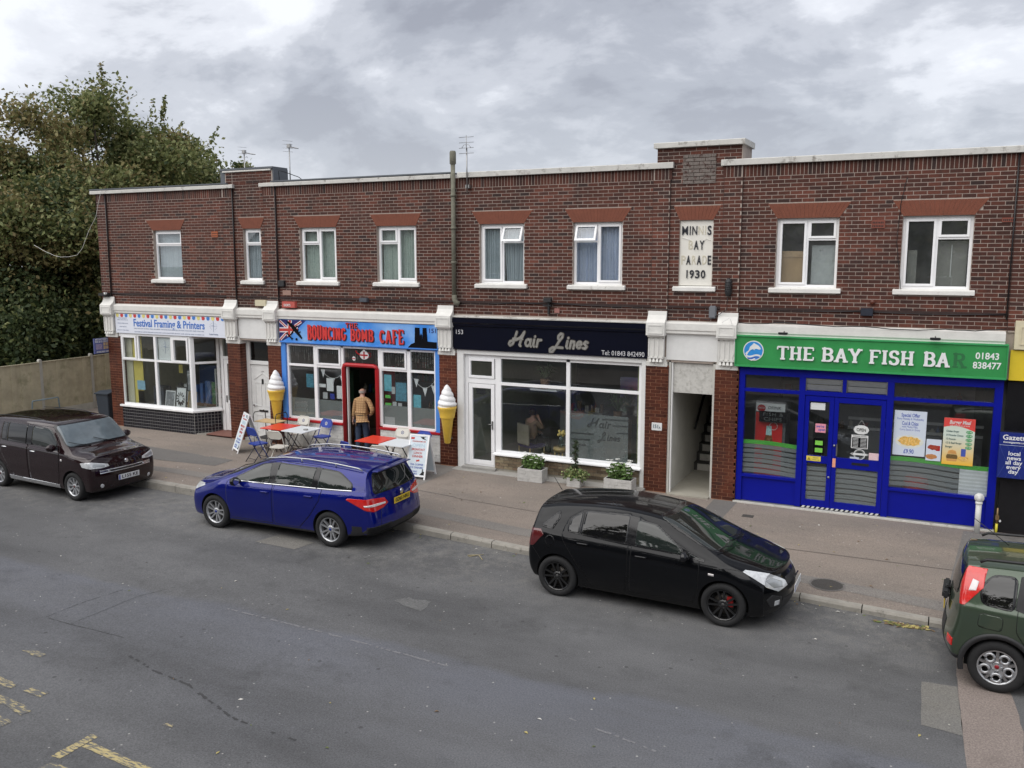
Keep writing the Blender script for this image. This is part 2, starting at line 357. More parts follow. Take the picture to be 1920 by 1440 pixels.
def slab_text(mb, s, x, z, h, y0, y1, w=.19, asp=1.0, curve=None, mi=0, track=.06, hw=.11, serif=.2, shear=0):
    for c in s:
        if c == ' ': x += .42 * h * asp; continue
        wd, st, se, ti = SL[c]
        zz, hh = z, h
        if curve: zz, hh = curve(x + wd * h * asp / 2)
        T = lambda p: (x + p[0] * h * asp + shear * p[1] * hh, zz + p[1] * hh)
        for q in st: ribbon(mb, [T(p) for p in q], w * h, y0, y1, mi, hw=hw * h, rnd=len(q) > 2)
        for q in se:
            cx, cz = T(q); s_ = .5 * hw * hh
            cz = cz + s_ if q[1] < .5 else cz - s_
            mb.prism([(cx - serif * h * asp, cz - s_), (cx + serif * h * asp, cz - s_), (cx + serif * h * asp, cz + s_), (cx - serif * h * asp, cz + s_)], y0 - .0028 - RIB[0] * .00002, y1, mi)
        for q in ti:
            cx, cz = T(q); mb.prism([(cx - .045 * h, cz - .1 * hh), (cx + .045 * h, cz - .1 * hh), (cx + .045 * h, cz + .1 * hh), (cx - .045 * h, cz + .1 * hh)], y0 - .0036, y1, mi)
        x += (wd + track) * h * asp
    return x
# ------------------------------------------------------------------ ground
def gz(x): return float(np.interp(x, [-60, -17, -4, 40], [.12, .12, 0, 0]))
KX = [-60, -16, -9, -6.2, -1.7, .4, 3, 40]; KY = [-4.3, -4.3, -4.42, -4.68, -4.76, -4.95, -5.1, -5.4]
def ky(x): return float(np.interp(x, KX, KY))
def pz(x, y):   # pavement height
    return gz(x) - .035 * min(1.0, max(0.0, -y / 4.5))
ROAD_TOP = -.125
def rz(x, y=0): return ROAD_TOP + .5 * gz(x) * 0.35

def ground_mat(name, base, base2, speck, scale_big, rough, lines=False, bump=.6):
    m = bpy.data.materials.new(name); m.use_nodes = True; nt = m.node_tree; N, L = nt.nodes, nt.links; b = N['Principled BSDF']
    b.inputs['Roughness'].default_value = rough; b.inputs['Specular IOR Level'].default_value = .35
    g = N.new('ShaderNodeNewGeometry')
    def noise(s, d, r, vec=None):
        n = N.new('ShaderNodeTexNoise'); n.inputs['Scale'].default_value = s; n.inputs['Detail'].default_value = d; n.inputs['Roughness'].default_value = r
        L.new(vec or g.outputs['Position'], n.inputs['Vector']); return n.outputs[0]
    def mrange(v, a, b_, c, d):
        n = N.new('ShaderNodeMapRange'); n.inputs[1].default_value = a; n.inputs[2].default_value = b_; n.inputs[3].default_value = c; n.inputs[4].default_value = d; L.new(v, n.inputs[0]); return n.outputs[0]
    def mix(f, a, c, mode='MIX'):
        n = N.new('ShaderNodeMixRGB'); n.blend_type = mode
        if isinstance(f, float): n.inputs[0].default_value = f
        else: L.new(f, n.inputs[0])
        for i, v in ((1, a), (2, c)):
            if isinstance(v, tuple): n.inputs[i].default_value = (*v, 1)
            else: L.new(v, n.inputs[i])
        return n.outputs[0]
    mp = N.new('ShaderNodeMapping'); mp.inputs['Scale'].default_value = (.35, 1, 1); L.new(g.outputs['Position'], mp.inputs[0])
    c = mix(mrange(noise(scale_big, 5, .6, mp.outputs[0]), .35, .65, 0, 1), base, base2)
    c = mix(mrange(noise(2.7, 6, .7), .52, .75, 0, .35), c, tuple(v * .7 for v in base))
    if lines:   # lengthwise resurfacing band, polished and paler
        sp = N.new('ShaderNodeSeparateXYZ'); L.new(g.outputs['Position'], sp.inputs[0])
        a = N.new('ShaderNodeMath'); a.operation = 'MULTIPLY_ADD'; L.new(noise(.5, 3, .5), a.inputs[0]); a.inputs[1].default_value = .8; L.new(sp.outputs[1], a.inputs[2])
        r = N.new('ShaderNodeValToRGB'); mr = mrange(a.outputs[0], -12.5, -6.5, 0, 1); L.new(mr, r.inputs[0])
        q = r.color_ramp; q.elements[0].position = .1; q.elements[0].color = (.1,) * 3 + (1,); q.elements[1].position = 1; q.elements[1].color = (0, 0, 0, 1)
        for p_, v_ in ((.42, .45), (.60, .9), (.675, 1.0), (.70, .12), (.85, .05)):
            e = q.elements.new(p_); e.color = (v_,) * 3 + (1,)
        f = N.new('ShaderNodeMath'); f.operation = 'MULTIPLY'; L.new(r.outputs[0], f.inputs[0]); L.new(mrange(noise(1.1, 5, .6, mp.outputs[0]), .3, .6, .35, 1), f.inputs[1])
        f2 = N.new('ShaderNodeMath'); f2.operation = 'MULTIPLY'; L.new(f.outputs[0], f2.inputs[0]); f2.inputs[1].default_value = .7
        c = mix(f2.outputs[0], c, (.135, .142, .168))
    if lines:   # rough, pale, stony margin along the kerb
        ky_ = mrange(sp.outputs[1], -6.9, -5.4, 0, 1); kn = N.new('ShaderNodeMath'); kn.operation = 'MULTIPLY'; L.new(ky_, kn.inputs[0]); L.new(mrange(noise(3.4, 8, .8), .47, .62, 0, .7), kn.inputs[1]); c = mix(kn.outputs[0], c, (.20, .195, .185))
    fine = noise(48, 5, .85)
    c = mix(mrange(fine, .35, .7, .0, 1.0), c, tuple(v * .62 for v in base), 'MIX') if False else c
    v = N.new('ShaderNodeVectorMath'); v.operation = 'SCALE'; L.new(c, v.inputs[0]); L.new(mrange(fine, .3, .7, .5, 1.5), v.inputs['Scale'])
    vo = N.new('ShaderNodeTexVoronoi'); vo.inputs['Scale'].default_value = 9; L.new(g.outputs['Position'], vo.inputs['Vector'])
    s1 = mrange(vo.outputs['Distance'], .08, .14, 1, 0); rnd = N.new('ShaderNodeSeparateXYZ'); L.new(vo.outputs['Color'], rnd.inputs[0])
    s2 = mrange(rnd.outputs[0], .80, .95, 0, .8)
    mm = N.new('ShaderNodeMath'); mm.operation = 'MULTIPLY'; L.new(s1, mm.inputs[0]); L.new(s2, mm.inputs[1])
    c = mix(mm.outputs[0], v.outputs[0], speck)
    vg = N.new('ShaderNodeTexVoronoi'); vg.inputs['Scale'].default_value = 2.6; L.new(g.outputs['Position'], vg.inputs['Vector'])
    gm = N.new('ShaderNodeMath'); gm.operation = 'MULTIPLY'; L.new(mrange(vg.outputs['Distance'], .05, .085, .55, 0), gm.inputs[0]); gm.inputs[1].default_value = 1.0
    c = mix(gm.outputs[0], c, tuple(v_ * .35 for v_ in base))
    c = mix(mrange(noise(.9, 7, .72), .56, .70, 0, .42), c, tuple(v_ * .5 for v_ in base))
    L.new(c, b.inputs['Base Color'])
    bp = N.new('ShaderNodeBump'); bp.inputs['Strength'].default_value = bump; bp.inputs['Distance'].default_value = .006; L.new(fine, bp.inputs['Height']); L.new(bp.outputs[0], b.inputs['Normal'])
    return m
M_road = ground_mat('road_asphalt', (.088, .088, .090), (.148, .148, .150), (.45, .44, .42), .55, .8, lines=True)
M_pave = ground_mat('pavement_asphalt', (.265, .222, .19), (.195, .17, .15), (.6, .57, .52), .8, .85)
M_trench = ground_mat('trench_asphalt', (.225, .207, .19), (.185, .172, .16), (.5, .47, .42), .9, .85)
M_pgrey = ground_mat('grey_asphalt', (.145, .138, .132), (.175, .165, .155), (.4, .38, .35), .9, .85)
M_patch = ground_mat('patch_asphalt', (.20, .19, .17), (.17, .165, .155), (.5, .48, .42), 1.2, .85)
M_pink = ground_mat('pink_chippings', (.27, .225, .20), (.24, .20, .18), (.55, .5, .45), 1.2, .9, bump=1.0)
M_earth = ground_mat('earth', (.09, .085, .05), (.06, .07, .035), (.2, .2, .15), .3, .95)

xs = [-220, -120, -60, -40] + [x * 1.5 for x in range(-22, 12)] + [30, 60, 120, 220]
m = MB(); ys = [-220, -80, -30, -22, -16, -12, -9, -7, -6]
for i in range(len(xs)):
    for y in ys + [None]:
        yy = ky(xs[i]) + .02 if y is None else y
        m.v.append((xs[i], yy, rz(xs[i])))
nyy = len(ys) + 1
for i in range(len(xs) - 1):
    for j in range(nyy - 1):
        a = i * nyy + j; m.f.append([a, a + nyy, a + nyy + 1, a + 1]); m.m.append(0); m.sm.append(False)
m.build('road', M_road, kind='structure')
m = MB(); ts = [0, .25, .5, .75, 1]
for x in xs:
    k = ky(x) + .13
    for t in ts:
        y = k + (0.02 - k) * t; m.v.append((x, y, pz(x, y)))
    m.v.append((x, 9.0, gz(x)))
for i in range(len(xs) - 1):
    for j in range(5):
        a = i * 6 + j; m.f.append([a, a + 6, a + 7, a + 1]); m.m.append(0); m.sm.append(False)
m.build('pavement', M_pave, kind='structure')
m = MB(); m.quad((-400, 9.0, .05), (400, 9.0, .05), (400, 500, .05), (-400, 500, .05)); m.quad((-400, -400, -.3), (400, -400, -.3), (400, 9, -.3), (-400, 9, -.3))
m.build('ground', M_earth, kind='structure')
M_kerb = mat('kerb_concrete', (.33, .31, .275), .85, namt=.22, nscale=4, bump=.6, sep2=((.15, .14, .12), 7, .58))
kerb = thing('kerb', 'x', 'x'); del kerb['label']; del kerb['category']; kerb['kind'] = 'structure'
x = -34.0; i = 0
while x < 8:
    x1 = x + .9; y0, y1 = ky(x), ky(x1); zt0, zt1 = pz(x, y0), pz(x1, y1); j = random.uniform(-.004, .004)
    b = MB(); g = .008
    pts = []
    for (xx, yy, zt) in ((x + g, y0 + j, zt0), (x1 - g, y1 + j, zt1)):
        pts += [(xx, yy - .012, -.3), (xx, yy, zt - .03), (xx, yy + .025, zt + .004), (xx, yy + .135, zt + .006), (xx, yy + .135, -.3)]
    b.add(pts, [(0, 1, 2, 3, 4), (9, 8, 7, 6, 5)] + [(k, k + 5, (k + 1) % 5 + 5, (k + 1) % 5) for k in range(5)])
    b.build('kerb_stone', M_kerb, kerb); x = x1; i += 1

def sheet(name, poly, m, z, dz=.004, kind='structure', zf=None, parent=None):
    s = MB(); s.add([(x, y, (zf(x, y) if zf else z) + dz) for x, y in poly], [tuple(range(len(poly)))]); o = s.build(name, m, parent)
    if kind: o['kind'] = kind
    return o
def wob(poly, a=.02, n=4):
    r = []
    for i in range(len(poly)):
        p, q = poly[i], poly[(i + 1) % len(poly)]
        for k in range(n):
            t = k / n; r.append((p[0] + (q[0] - p[0]) * t + random.uniform(-a, a), p[1] + (q[1] - p[1]) * t + random.uniform(-a, a)))
    return r
M_scuff = ground_mat('scuffed_asphalt', (.15, .15, .148), (.125, .125, .125), (.5, .48, .42), 2.5, .85); rzf = lambda x, y: rz(x); pzf = lambda x, y: pz(x, y)
sheet('road_patch', [(-11.12, -6.19), (-10.19, -6.22), (-10.10, -5.75), (-10.99, -5.63)], M_patch, 0, zf=rzf)
sheet('road_patch', wob([(-7.28, -7.5), (-6.65, -7.58), (-6.7, -7.25), (-7.12, -7.24)], .05), M_scuff, 0, dz=.0035, zf=rzf)
sheet('road_patch', wob([(.14, -6.80), (.15, -7.93), (.575, -7.99), (.54, -6.76)], .006), M_patch, 0, zf=rzf)
sheet('road_patch', wob([(.54, -6.05), (.54, -6.76), (.58, -7.98), (.62, -9.2), (.72, -14), (1.0, -14), (1.13, -8.39), (1.18, -7.6), (1.14, -6.9), (1.10, -6.3), (1.08, -5.6), (.56, -5.5)], .01), M_pink, 0, zf=rzf)
M_crack = mat('road_crack', (.058, .058, .060), .95, namt=.2)
M_faint = mat('faint_scuff', (.20, .20, .21), .9, namt=.3, nscale=30)
def strip(name, pts, w, m, dz, broken=0.0, kind='structure', seg=.06):
    s = MB(); P = []
    for p, q in zip(pts[:-1], pts[1:]):
        d = math.hypot(q[0] - p[0], q[1] - p[1]); n = max(1, int(d / seg))
        for k in range(n): P.append((p[0] + (q[0] - p[0]) * k / n, p[1] + (q[1] - p[1]) * k / n))
    P.append(pts[-1]); cyc = random.random() * 6
    for i in range(len(P) - 1):
        if broken and (random.random() < broken): continue
        (x0, y0), (x1, y1) = P[i], P[i + 1]; d = math.hypot(x1 - x0, y1 - y0) or 1; nx, ny = -(y1 - y0) / d, (x1 - x0) / d
        w0 = w * random.uniform(.5, 1.3) / 2; w1 = w * random.uniform(.5, 1.3) / 2; o = random.uniform(-.2, .2) * w
        s.add([(x0 + nx * (o - w0), y0 + ny * (o - w0), rz(x0) + dz), (x1 + nx * (o - w1), y1 + ny * (o - w1), rz(x1) + dz),
               (x1 + nx * (o + w1), y1 + ny * (o + w1), rz(x1) + dz), (x0 + nx * (o + w0), y0 + ny * (o + w0), rz(x0) + dz)], [(0, 1, 2, 3)])
    o = s.build(name, m); o['kind'] = kind; return o
strip('road_crack', [(-9.4, -10.56), (-8.71, -10.74), (-8.07, -10.82), (-6.95, -11.2), (-6.02, -11.25)], .035, M_crack, .004, .45, seg=.05)
strip('road_crack', [(-9.9, -10.2), (-11.0, -10.22), (-11.5, -10.21), (-11.5, -9.6), (-11.37, -8.95)], .009, M_crack, .004, .1)
strip('road_crack', [(-10.96, -10.2), (-10.93, -9.03), (-10.7, -8.5)], .008, M_crack, .004, .15)
strip('painted_line', [(-9.36, -8.80), (-7.56, -8.86), (-5.4, -8.99)], .035, M_faint, .0045, .25, seg=.04)
strip('painted_line', [(-3.6, -9.5), (-2.4, -9.75)], .03, M_faint, .0045, .5, seg=.05)
def worn(name, rgb, thr=.47, sc=(4, 22, 1)):
    m = bpy.data.materials.new(name); m.use_nodes = True; N, L = m.node_tree.nodes, m.node_tree.links; b = N['Principled BSDF']
    g = N.new('ShaderNodeNewGeometry'); mp = N.new('ShaderNodeMapping'); mp.inputs['Scale'].default_value = sc; mp.inputs['Rotation'].default_value = (0, 0, .9); L.new(g.outputs['Position'], mp.inputs[0])
    n = N.new('ShaderNodeTexNoise'); n.inputs['Scale'].default_value = 2.2; n.inputs['Detail'].default_value = 8; n.inputs['Roughness'].default_value = .7; L.new(mp.outputs[0], n.inputs['Vector'])
    mr = N.new('ShaderNodeMapRange'); mr.inputs[1].default_value = thr - .03; mr.inputs[2].default_value = thr + .05; L.new(n.outputs[0], mr.inputs[0])
    mx = N.new('ShaderNodeMixRGB'); L.new(mr.outputs[0], mx.inputs[0]); mx.inputs[1].default_value = (.13, .13, .13, 1); mx.inputs[2].default_value = (*rgb, 1)
    L.new(mx.outputs[0], b.inputs['Base Color']); b.inputs['Roughness'].default_value = .8; return m
M_yel = worn('worn_yellow_paint', (.50, .41, .20), .48); M_yel2 = worn('very_worn_yellow_paint', (.46, .38, .20), .53)
sheet('painted_line', wob([(-8.16, -12.62), (-8.04, -12.62), (-8.03, -12.14), (-8.15, -12.14)], .008), M_yel, 0, dz=.005, zf=rzf)
sheet('painted_line', wob([(-8.02, -12.36), (-6.7, -12.44), (-6.7, -12.33), (-8.02, -12.25)], .008), M_yel, 0, dz=.005, zf=rzf)
for q in ([(-10.79, -11.10), (-10.40, -11.12), (-10.38, -11.02), (-10.70, -10.99)], [(-10.55, -11.78), (-9.95, -11.86), (-9.93, -11.76), (-10.5, -11.66)],
          [(-9.75, -11.83), (-9.42, -11.83), (-9.42, -11.70), (-9.72, -11.72)], [(-9.95, -12.1), (-9.22, -12.2), (-9.22, -12.07), (-9.9, -11.97)],
          [(-9.6, -12.5), (-9.2, -12.54), (-9.18, -12.34), (-9.55, -12.3)], [(-8.1, -12.9), (-7.7, -12.9), (-7.72, -12.68), (-8.05, -12.7)],
          [(-7.6, -11.65), (-7.45, -11.65), (-7.46, -11.6), (-7.58, -11.6)]):
    sheet('painted_line', wob(q, .012), M_yel2, 0, dz=.005, zf=rzf)
def pstrip(pts0, pts1, m, dz=.004):
    s = MB(); n = len(pts0)
    s.v = [(x, y, pz(x, y) + dz) for x, y in pts0] + [(x, y, pz(x, y) + dz) for x, y in pts1]
    for i in range(n - 1): s.f.append([i, i + 1, n + i + 1, n + i]); s.m.append(0); s.sm.append(False)
    o = s.build('pavement_patch', m); o['kind'] = 'structure'
pstrip([(-19, -3.75), (-16, -3.55), (-9.1, -3.72), (-6.8, -4.02), (-1.5, -4.2), (.4, -4.5), (3, -4.7)], [(-19, -3.4), (-16, -3.2), (-9.1, -3.35), (-6.8, -3.62), (-1.5, -3.85), (.4, -4.1), (3, -4.3)], M_trench)
pstrip([(-21, -2.8), (-17.2, -2.75), (-15.6, -2.6)], [(-21, -1.7), (-18.6, -1.75), (-15.6, -1.95)], M_pgrey)
pstrip([(-4.0, -1.68), (-3.55, -1.5)], [(-4.0, -.02), (-3.5, -.02)], M_pgrey)
pstrip([(.42, -3.9), (2.6, -3.9)], [(.75, -.2), (2.6, -.2)], M_pgrey)
pstrip([(-13.8, -1.75), (-10.2, -1.95)], [(-13.8, -.05), (-10.2, -.05)], M_trench)
sheet('pavement_crack', [(-20, -1.02), (-9, -2.35), (-9, -2.37), (-20, -1.04)], M_crack, 0, zf=pzf)
sheet('pavement_crack', [(-9, -2.4), (-5, -2.7), (1, -2.55), (1, -2.565), (-5, -2.715), (-9, -2.415)], mat('fine_crack', (.10, .085, .075), .95), 0, dz=.005, zf=pzf)
c = thing('manhole_cover', 'round iron manhole cover in the pavement near the kerb by the black hatchback', 'manhole cover', (-1.27, -4.12, pz(-1.2, -4.1)))
MB().lathe([(0, .006), (.2, .006), (.24, .006)], seg=28).build('cover', mat('cast_iron', (.075, .07, .065), .7, .3, namt=.3, nscale=30, bump=.6), c, local=True)
MB().lathe([(.245, .007), (.28, .007)], seg=28).build('frame', M_pgrey, c, local=True)
o = MB().box(-3.22, -3.0, -1.03, -.86, pz(-3, -1) - .01, pz(-3, -1) + .006).build('access_cover', mat('dark_iron', (.06, .055, .05), .8, namt=.3, nscale=30))
tag(o, 'small dark metal access cover in the pavement outside the fish bar', 'access cover')

# ------------------------------------------------------------------ the brick parade
B = thing('parade_building', 'long two-storey dark brick shopping parade with white window frames and flat parapet', 'building', (-10.5, 2, 0))
WX = [(-20.07, -19.01), (-16.76, -16.16), (-14.87, -13.72), (-12.49, -11.35), (-9.63, -8.49), (-7.30, -6.15), (-4.90, -4.20), (-2.93, -1.76), (-.63, .56)]
ZW0, ZW1, ZL = 4.52, 5.88, 6.17
LX = [(-20.33, -18.82), (-16.92, -16.00), (-15.06, -13.55), (-12.68, -11.2), (-9.83, -8.27), (-7.50, -5.95), (-5.04, -4.04), (-3.12, -1.56), (-.83, .78)]
PIL = [(-22.25, -21.85), (-17.42, -17.06), (-16.0, -15.59), (-5.48, -5.12), (-4.0, -3.63), (1.22, 1.6)]   # upper pilasters, 35 mm proud
XL, XR, DEEP = -22.25, 5.0, 8.0
w = MB(); xs_ = [XL] + [v for p in WX for v in p] + [XR]
zlo, zhi = 2.9, 6.95
for i in range(0, len(xs_), 2): w.box(xs_[i], xs_[i + 1], 0, .28, zlo, zhi)
for a, b_ in WX: w.box(a, b_, 0, .28, zlo, ZW0 - .1); w.box(a, b_, 0, .28, ZW1, zhi)
w.box(XL, XL + .25, .28, DEEP, .0, 6.95); w.box(XL, XR, DEEP - .25, DEEP, 0, 6.95)
w.box(XR - .2, XR, .28, DEEP - .25, 0, 6.95)
w.build('wall', M_mortar, B)
f = MB(); f.box(XL + .25, XR - .2, .28, DEEP - .25, 6.55, 6.7); f.build('roof', M_lead, B)
f = MB(); f.box(XL + .25, XR - .2, .28, DEEP - .25, 3.55, 3.75)
for a in (-17.25, -15.8, -10.5, -5.3, -3.8, 1.25): f.box(a - .1, a + .1, 3.6 if a not in () else .3, DEEP - .25, 3.75, 6.55)
f.box(XL + .25, XR - .2, 3.4, 3.6, 3.75, 6.55); f.build('inner_wall', mat('room_plaster', (.42, .40, .37), .9), B)

BH, BL, J = .075, .2335, .0115
bricks = []   # (x0, x1, z0, z1, yfront, kind)
def excl(z):  # excluded x spans at height z
    r = []
    for (a, b_), (la, lb) in zip(WX, LX):
        if ZW0 - .10 <= z <= ZW1: r.append((a, b_))
        elif ZW1 < z < ZL:
            t = (z - ZW1) / (ZL - ZW1); r.append((a + (la - a) * t + .01, b_ + (lb - b_) * t - .01))
    return r
def yoff(xm):
    for a, b_ in PIL:
        if a <= xm <= b_: return -.035
    return 0.0
zc = 3.795; row = 0
edges = sorted([XL] + [v for p in PIL for v in p if XL < v < XR] + [-17.06, -15.59] + [XR])
edges = sorted(set(edges))
while zc < 6.71:
    for ea, eb in zip(edges[:-1], edges[1:]):
        x = ea - (BL / 2 if row % 2 else 0) - (0.06 if row % 2 == 0 else 0) * 0
        x = ea - ((row % 2) * BL / 2)
        while x < eb:
            a, b_ = max(x, ea), min(x + BL - J, eb)
            segs = [(a, b_)]
            for ca, cb in excl(zc + BH / 2):
                ns = []
                for p, q in segs:
                    if cb <= p or ca >= q: ns.append((p, q))
                    else:
                        if p < ca: ns.append((p, ca - .004))
                        if q > cb: ns.append((cb + .004, q))
                segs = ns
            for p, q in segs:
                if q - p > .03: bricks.append((p, q, zc, zc + BH - J, yoff((p + q) / 2), 0))
            x += BL
    zc += BH; row += 1
zsol = zc
x = XL
while x < XR:
    if not (-17.06 < x < -16.03 or -5.12 < x < -4.03): bricks.append((x, x + BH - J, zsol, 6.945, yoff(x + .03), 0))
    x += BH
def tower(xa, xb, za, zb):
    z = za; r = 0
    while z < zb - .03:
        x = xa - (r % 2) * BL / 2
        while x < xb:
            a, b_ = max(x, xa), min(x + BL, xb) - J
            if b_ - a > .03: bricks.append((a, b_, z, min(z + BH - J, zb), 0.0, 0))
            x += BL
        z += BH; r += 1
tower(-17.05, -16.01, zsol, 7.06); tower(-5.11, -4.01, zsol, 7.06); tower(-17.05, -15.72, 7.06, 7.36); tower(-5.41, -3.66, 7.06, 7.36)
tower(-17.27, -17.06, 7.06, 7.34)
PILL = [(-22.13, -21.62), (-17.47, -17.02), (-16.05, -15.61), (-10.74, -10.26), (-5.56, -5.06), (-4.06, -3.57)]
PD = .34
def dirtz(z): return z
for (xa, xb) in PILL:
    z = gz(xa) + .02; r = 0
    while z < 2.79:
        for side in (0, 1, 2):
            if side == 0:
                x = xa - (r % 2) * BL / 2 * 1.0
                while x < xb:
                    a, b_ = max(x, xa), min(x + BL, xb) - (J if x + BL < xb else 0)
                    if b_ - a > .03: bricks.append((a, b_, z, z + BH - .008, -.03, 1))
                    x += BL
            else:
                y = -.03 - ((r + 1) % 2) * BL / 2
                while y < PD:
                    a, b_ = max(y, -.024), min(y + BL, PD) - J
                    if b_ - a > .03: bricks.append((a, b_, z, z + BH - .008, xb if side == 1 else xa, 2 if side == 1 else 3))
                    y += BL
        z += BH; r += 1
CAM = np.array(cam.location)
def bbox(t):
    a, b_, z0, z1, q, k = t
    if k == 0: return (a, b_, q - .0035 if q == 0 else q + .001, q + .05 + (.0 if q == 0 else .0), z0, z1)
    if k == 1: return (a, b_, q, q + .06, z0, z1)
    if k == 2: return (q - .05, q + .004, a, b_, z0, z1)
    return (q - .004, q + .05, a, b_, z0, z1)
def score(t):
    x0, x1, y0, y1, z0, z1 = bbox(t)
    if t[5] == 3: return 0
    if x0 > 1.2 or t[5] == 2 and False: return 0
    c_ = np.array([(x0 + x1) / 2, y0, (z0 + z1) / 2]); d = np.linalg.norm(c_ - CAM)
    return (x1 - x0 if t[5] != 2 else (y1 - y0) * .4) * (z1 - z0) / d / d * abs(c_[1] - CAM[1]) / d
order = sorted(range(len(bricks)), key=lambda i: -score(bricks[i])); top = set(order[:298])
tone_meshes = {}
def set_tone(me, vals):
    a = me.attributes.new('tone', 'FLOAT', 'FACE'); a.data.foreach_set('value', vals)
def tone():
    r = random.random()
    return random.uniform(0, .16) if r < .13 else (random.uniform(.25, .75) if r < .9 else random.uniform(.8, 1))
big = {0: MB(), 1: MB()}; tn = {0: [], 1: []}
from collections import defaultdict
for i, t in enumerate(bricks):
    x0, x1, y0, y1, z0, z1 = bbox(t); fam = 0 if t[5] == 0 else 1
    y0 += random.uniform(-.002, .002) if t[5] < 2 else 0
    if i in top:
        key = (fam, round((x1 - x0) * 100), round((z1 - z0) * 100), round((y1 - y0) * 100), random.randrange(8))
        if key not in tone_meshes:
            q = MB(); q.box(0, x1 - x0, 0, y1 - y0, 0, z1 - z0); me = bpy.data.meshes.new('brick'); me.from_pydata(q.v, [], q.f); me.materials.append(M_brick if fam == 0 else M_brick_p)
            set_tone(me, [tone()] * 6); tone_meshes[key] = me
        o = bpy.data.objects.new('brick', tone_meshes[key]); COL.objects.link(o); o.parent = B; o.location = Vector((x0, y0, z0)) - B.location
    else:
        big[fam].box(x0, x1, y0, y1, z0, z1); v = tone(); tn[fam] += [v] * 6
for fam, nm in ((0, 'brickwork'), (1, 'pillar_brickwork')):
    o = big[fam].build(nm, M_brick if fam == 0 else M_brick_p, B, kind='stuff'); set_tone(o.data, tn[fam])
for a, b_ in PIL: MB().box(a, b_ - .002, -.031, -.0005, 3.76, 6.95).build('pilaster', M_mortar, B)
for a, b_ in PIL:
    for x_ in (a - .003, b_ - .002): MB().box(x_, x_ + .006, -.0345, -.0005, 3.76, 6.949).build('pilaster_edge', mat('pilaster_edge', (.05, .03, .027), .9, namt=.2), B)
MB().box(-17.3, -15.69, .002, .55, 6.95, 7.36).build('tower', M_mortar, B); MB().box(-5.415, -3.655, .002, .95, 6.95, 7.37).build('tower', M_mortar, B)
for a, b_ in PILL:
    pk = MB(); pk.box(a + .004, b_ - .004, -.024, PD, gz(a) - .1, 2.81); pk.build('pillar', M_mortar_d, B)
tw = MB(); tw.box(-5.24, -3.8, 0.0, .005, 6.95, 7.0); 
sc = MB()
for a, b_ in ((-22.25, -17.08), (-17.0, -15.65), (-15.57, -5.15), (-5.1, -3.68), (-3.6, 5.0)):
    sc.box(a, b_, -.030, .0, 4.062, 4.108)
sc.build('string_course', mat('sooty_brick', (.038, .022, .020), .85, namt=.3, nscale=20), B)
for (a, b_), (la, lb) in zip(WX, LX):
    l = MB(); n = max(4, int((lb - la) / .085))
    for k in range(n):
        t0, t1 = k / n, (k + 1) / n; e = .0035
        l.prism([(a + (b_ - a) * t0 + e * .6, ZW1 + .003), (a + (b_ - a) * t1, ZW1 + .003), (la + (lb - la) * t1, ZL), (la + (lb - la) * t0 + e, ZL)], -.013 - random.uniform(0, .0015), .27)
    l.build('lintel', M_lintel, B)
    s = MB(); s.extr([(-.075, ZW0 - .105), (-.075, ZW0 - .025), (.0, ZW0 - .005), (.14, ZW0 + .012), (.14, ZW0 - .105)], a - .11, b_ + .09)
    s.build('sill', M_stone_w, B, bevel=.006)

def coping(x0, x1, z0, z1, y0=-.06, y1=.30, nm='coping'):
    s = MB(); s.extr([(y0, z0), (y0, z1 - .012), (y0 + .02, z1), (y1, z1 + .015), (y1, z0)], x0, x1); return s.build(nm, M_coping, B)
coping(-22.42, -16.98, 6.95, 7.04, -.10); coping(-16.08, -10.34, 6.95, 7.04, -.10); coping(-10.16, -5.05, 6.95, 7.07, -.10); coping(-4.06, 5.0, 6.95, 7.07, -.10)
s = MB(); s.box(-22.45, -17.2, -.085, .4, 7.056, 7.09); s.box(-15.7, -10.34, -.085, .4, 7.056, 7.09); s.build('roof_edging', M_lead, B)
coping(-17.36, -15.72, 7.362, 7.40, -.045, .1); coping(-5.47, -3.60, 7.362, 7.47, -.10, .98)
s = MB(); s.box(-17.46, -15.66, -.03, .57, 7.412, 7.46); s.box(-15.685, -15.65, .0, .57, 7.06, 7.412); s.box(-17.46, -17.305, .0, .57, 7.06, 7.412); s.build('lead_cladding', M_lead, B)
M_aged = mat('lichen_brick', (.17, .145, .13), .95, namt=.35, nscale=18, sep2=((.07, .035, .03), 11, .52))
s = MB(); z = 6.62
while z < 7.15:
    x = -4.86 - (round((z - 6.62) / BH) % 2) * BL / 2
    while x < -4.17:
        a, b_ = max(x, -4.86), min(x + BL, -4.17) - J
        if b_ - a > .03: s.box(a, b_, -.022, -.009, z, z + BH - J)
        x += BL
    z += BH
s.build('aged_brick_panel', M_aged, B)


# ------------------------------------------------------------------ upper windows
def curtain(x0, x1, z0, z1, y, m, name='curtain', amp=.05, parent=None, gather=0):
    n = 56; s = MB(); ph = random.random() * 6; k = 24 * (x1 - x0) / .55 * random.uniform(.8, 1.2)
    for i in range(n + 1):
        t = i / n; x = x0 + (x1 - x0) * t
        for j in (0, 1, 2):
            zt = (z0, (z0 + z1) / 2, z1)[j]; xx = x + (gather * (t - .5) * (x1 - x0) if j == 0 else 0) + random.uniform(-.004, .004)
            s.v.append((xx, y + amp * sin(k * t * 2.2 + ph + .5 * sin(5 * t)) * (1.2 - .3 * j) + .3 * amp * sin(3.1 * k * t), zt))
    for i in range(n):
        for j in (0, 1): a = i * 3 + j; s.f.append([a, a + 3, a + 4, a + 1]); s.m.append(0); s.sm.append(True)
    return s.build(name, m, parent)
M_net = mat('net_curtain', (.50, .56, .60), .9, namt=.12, nscale=3)
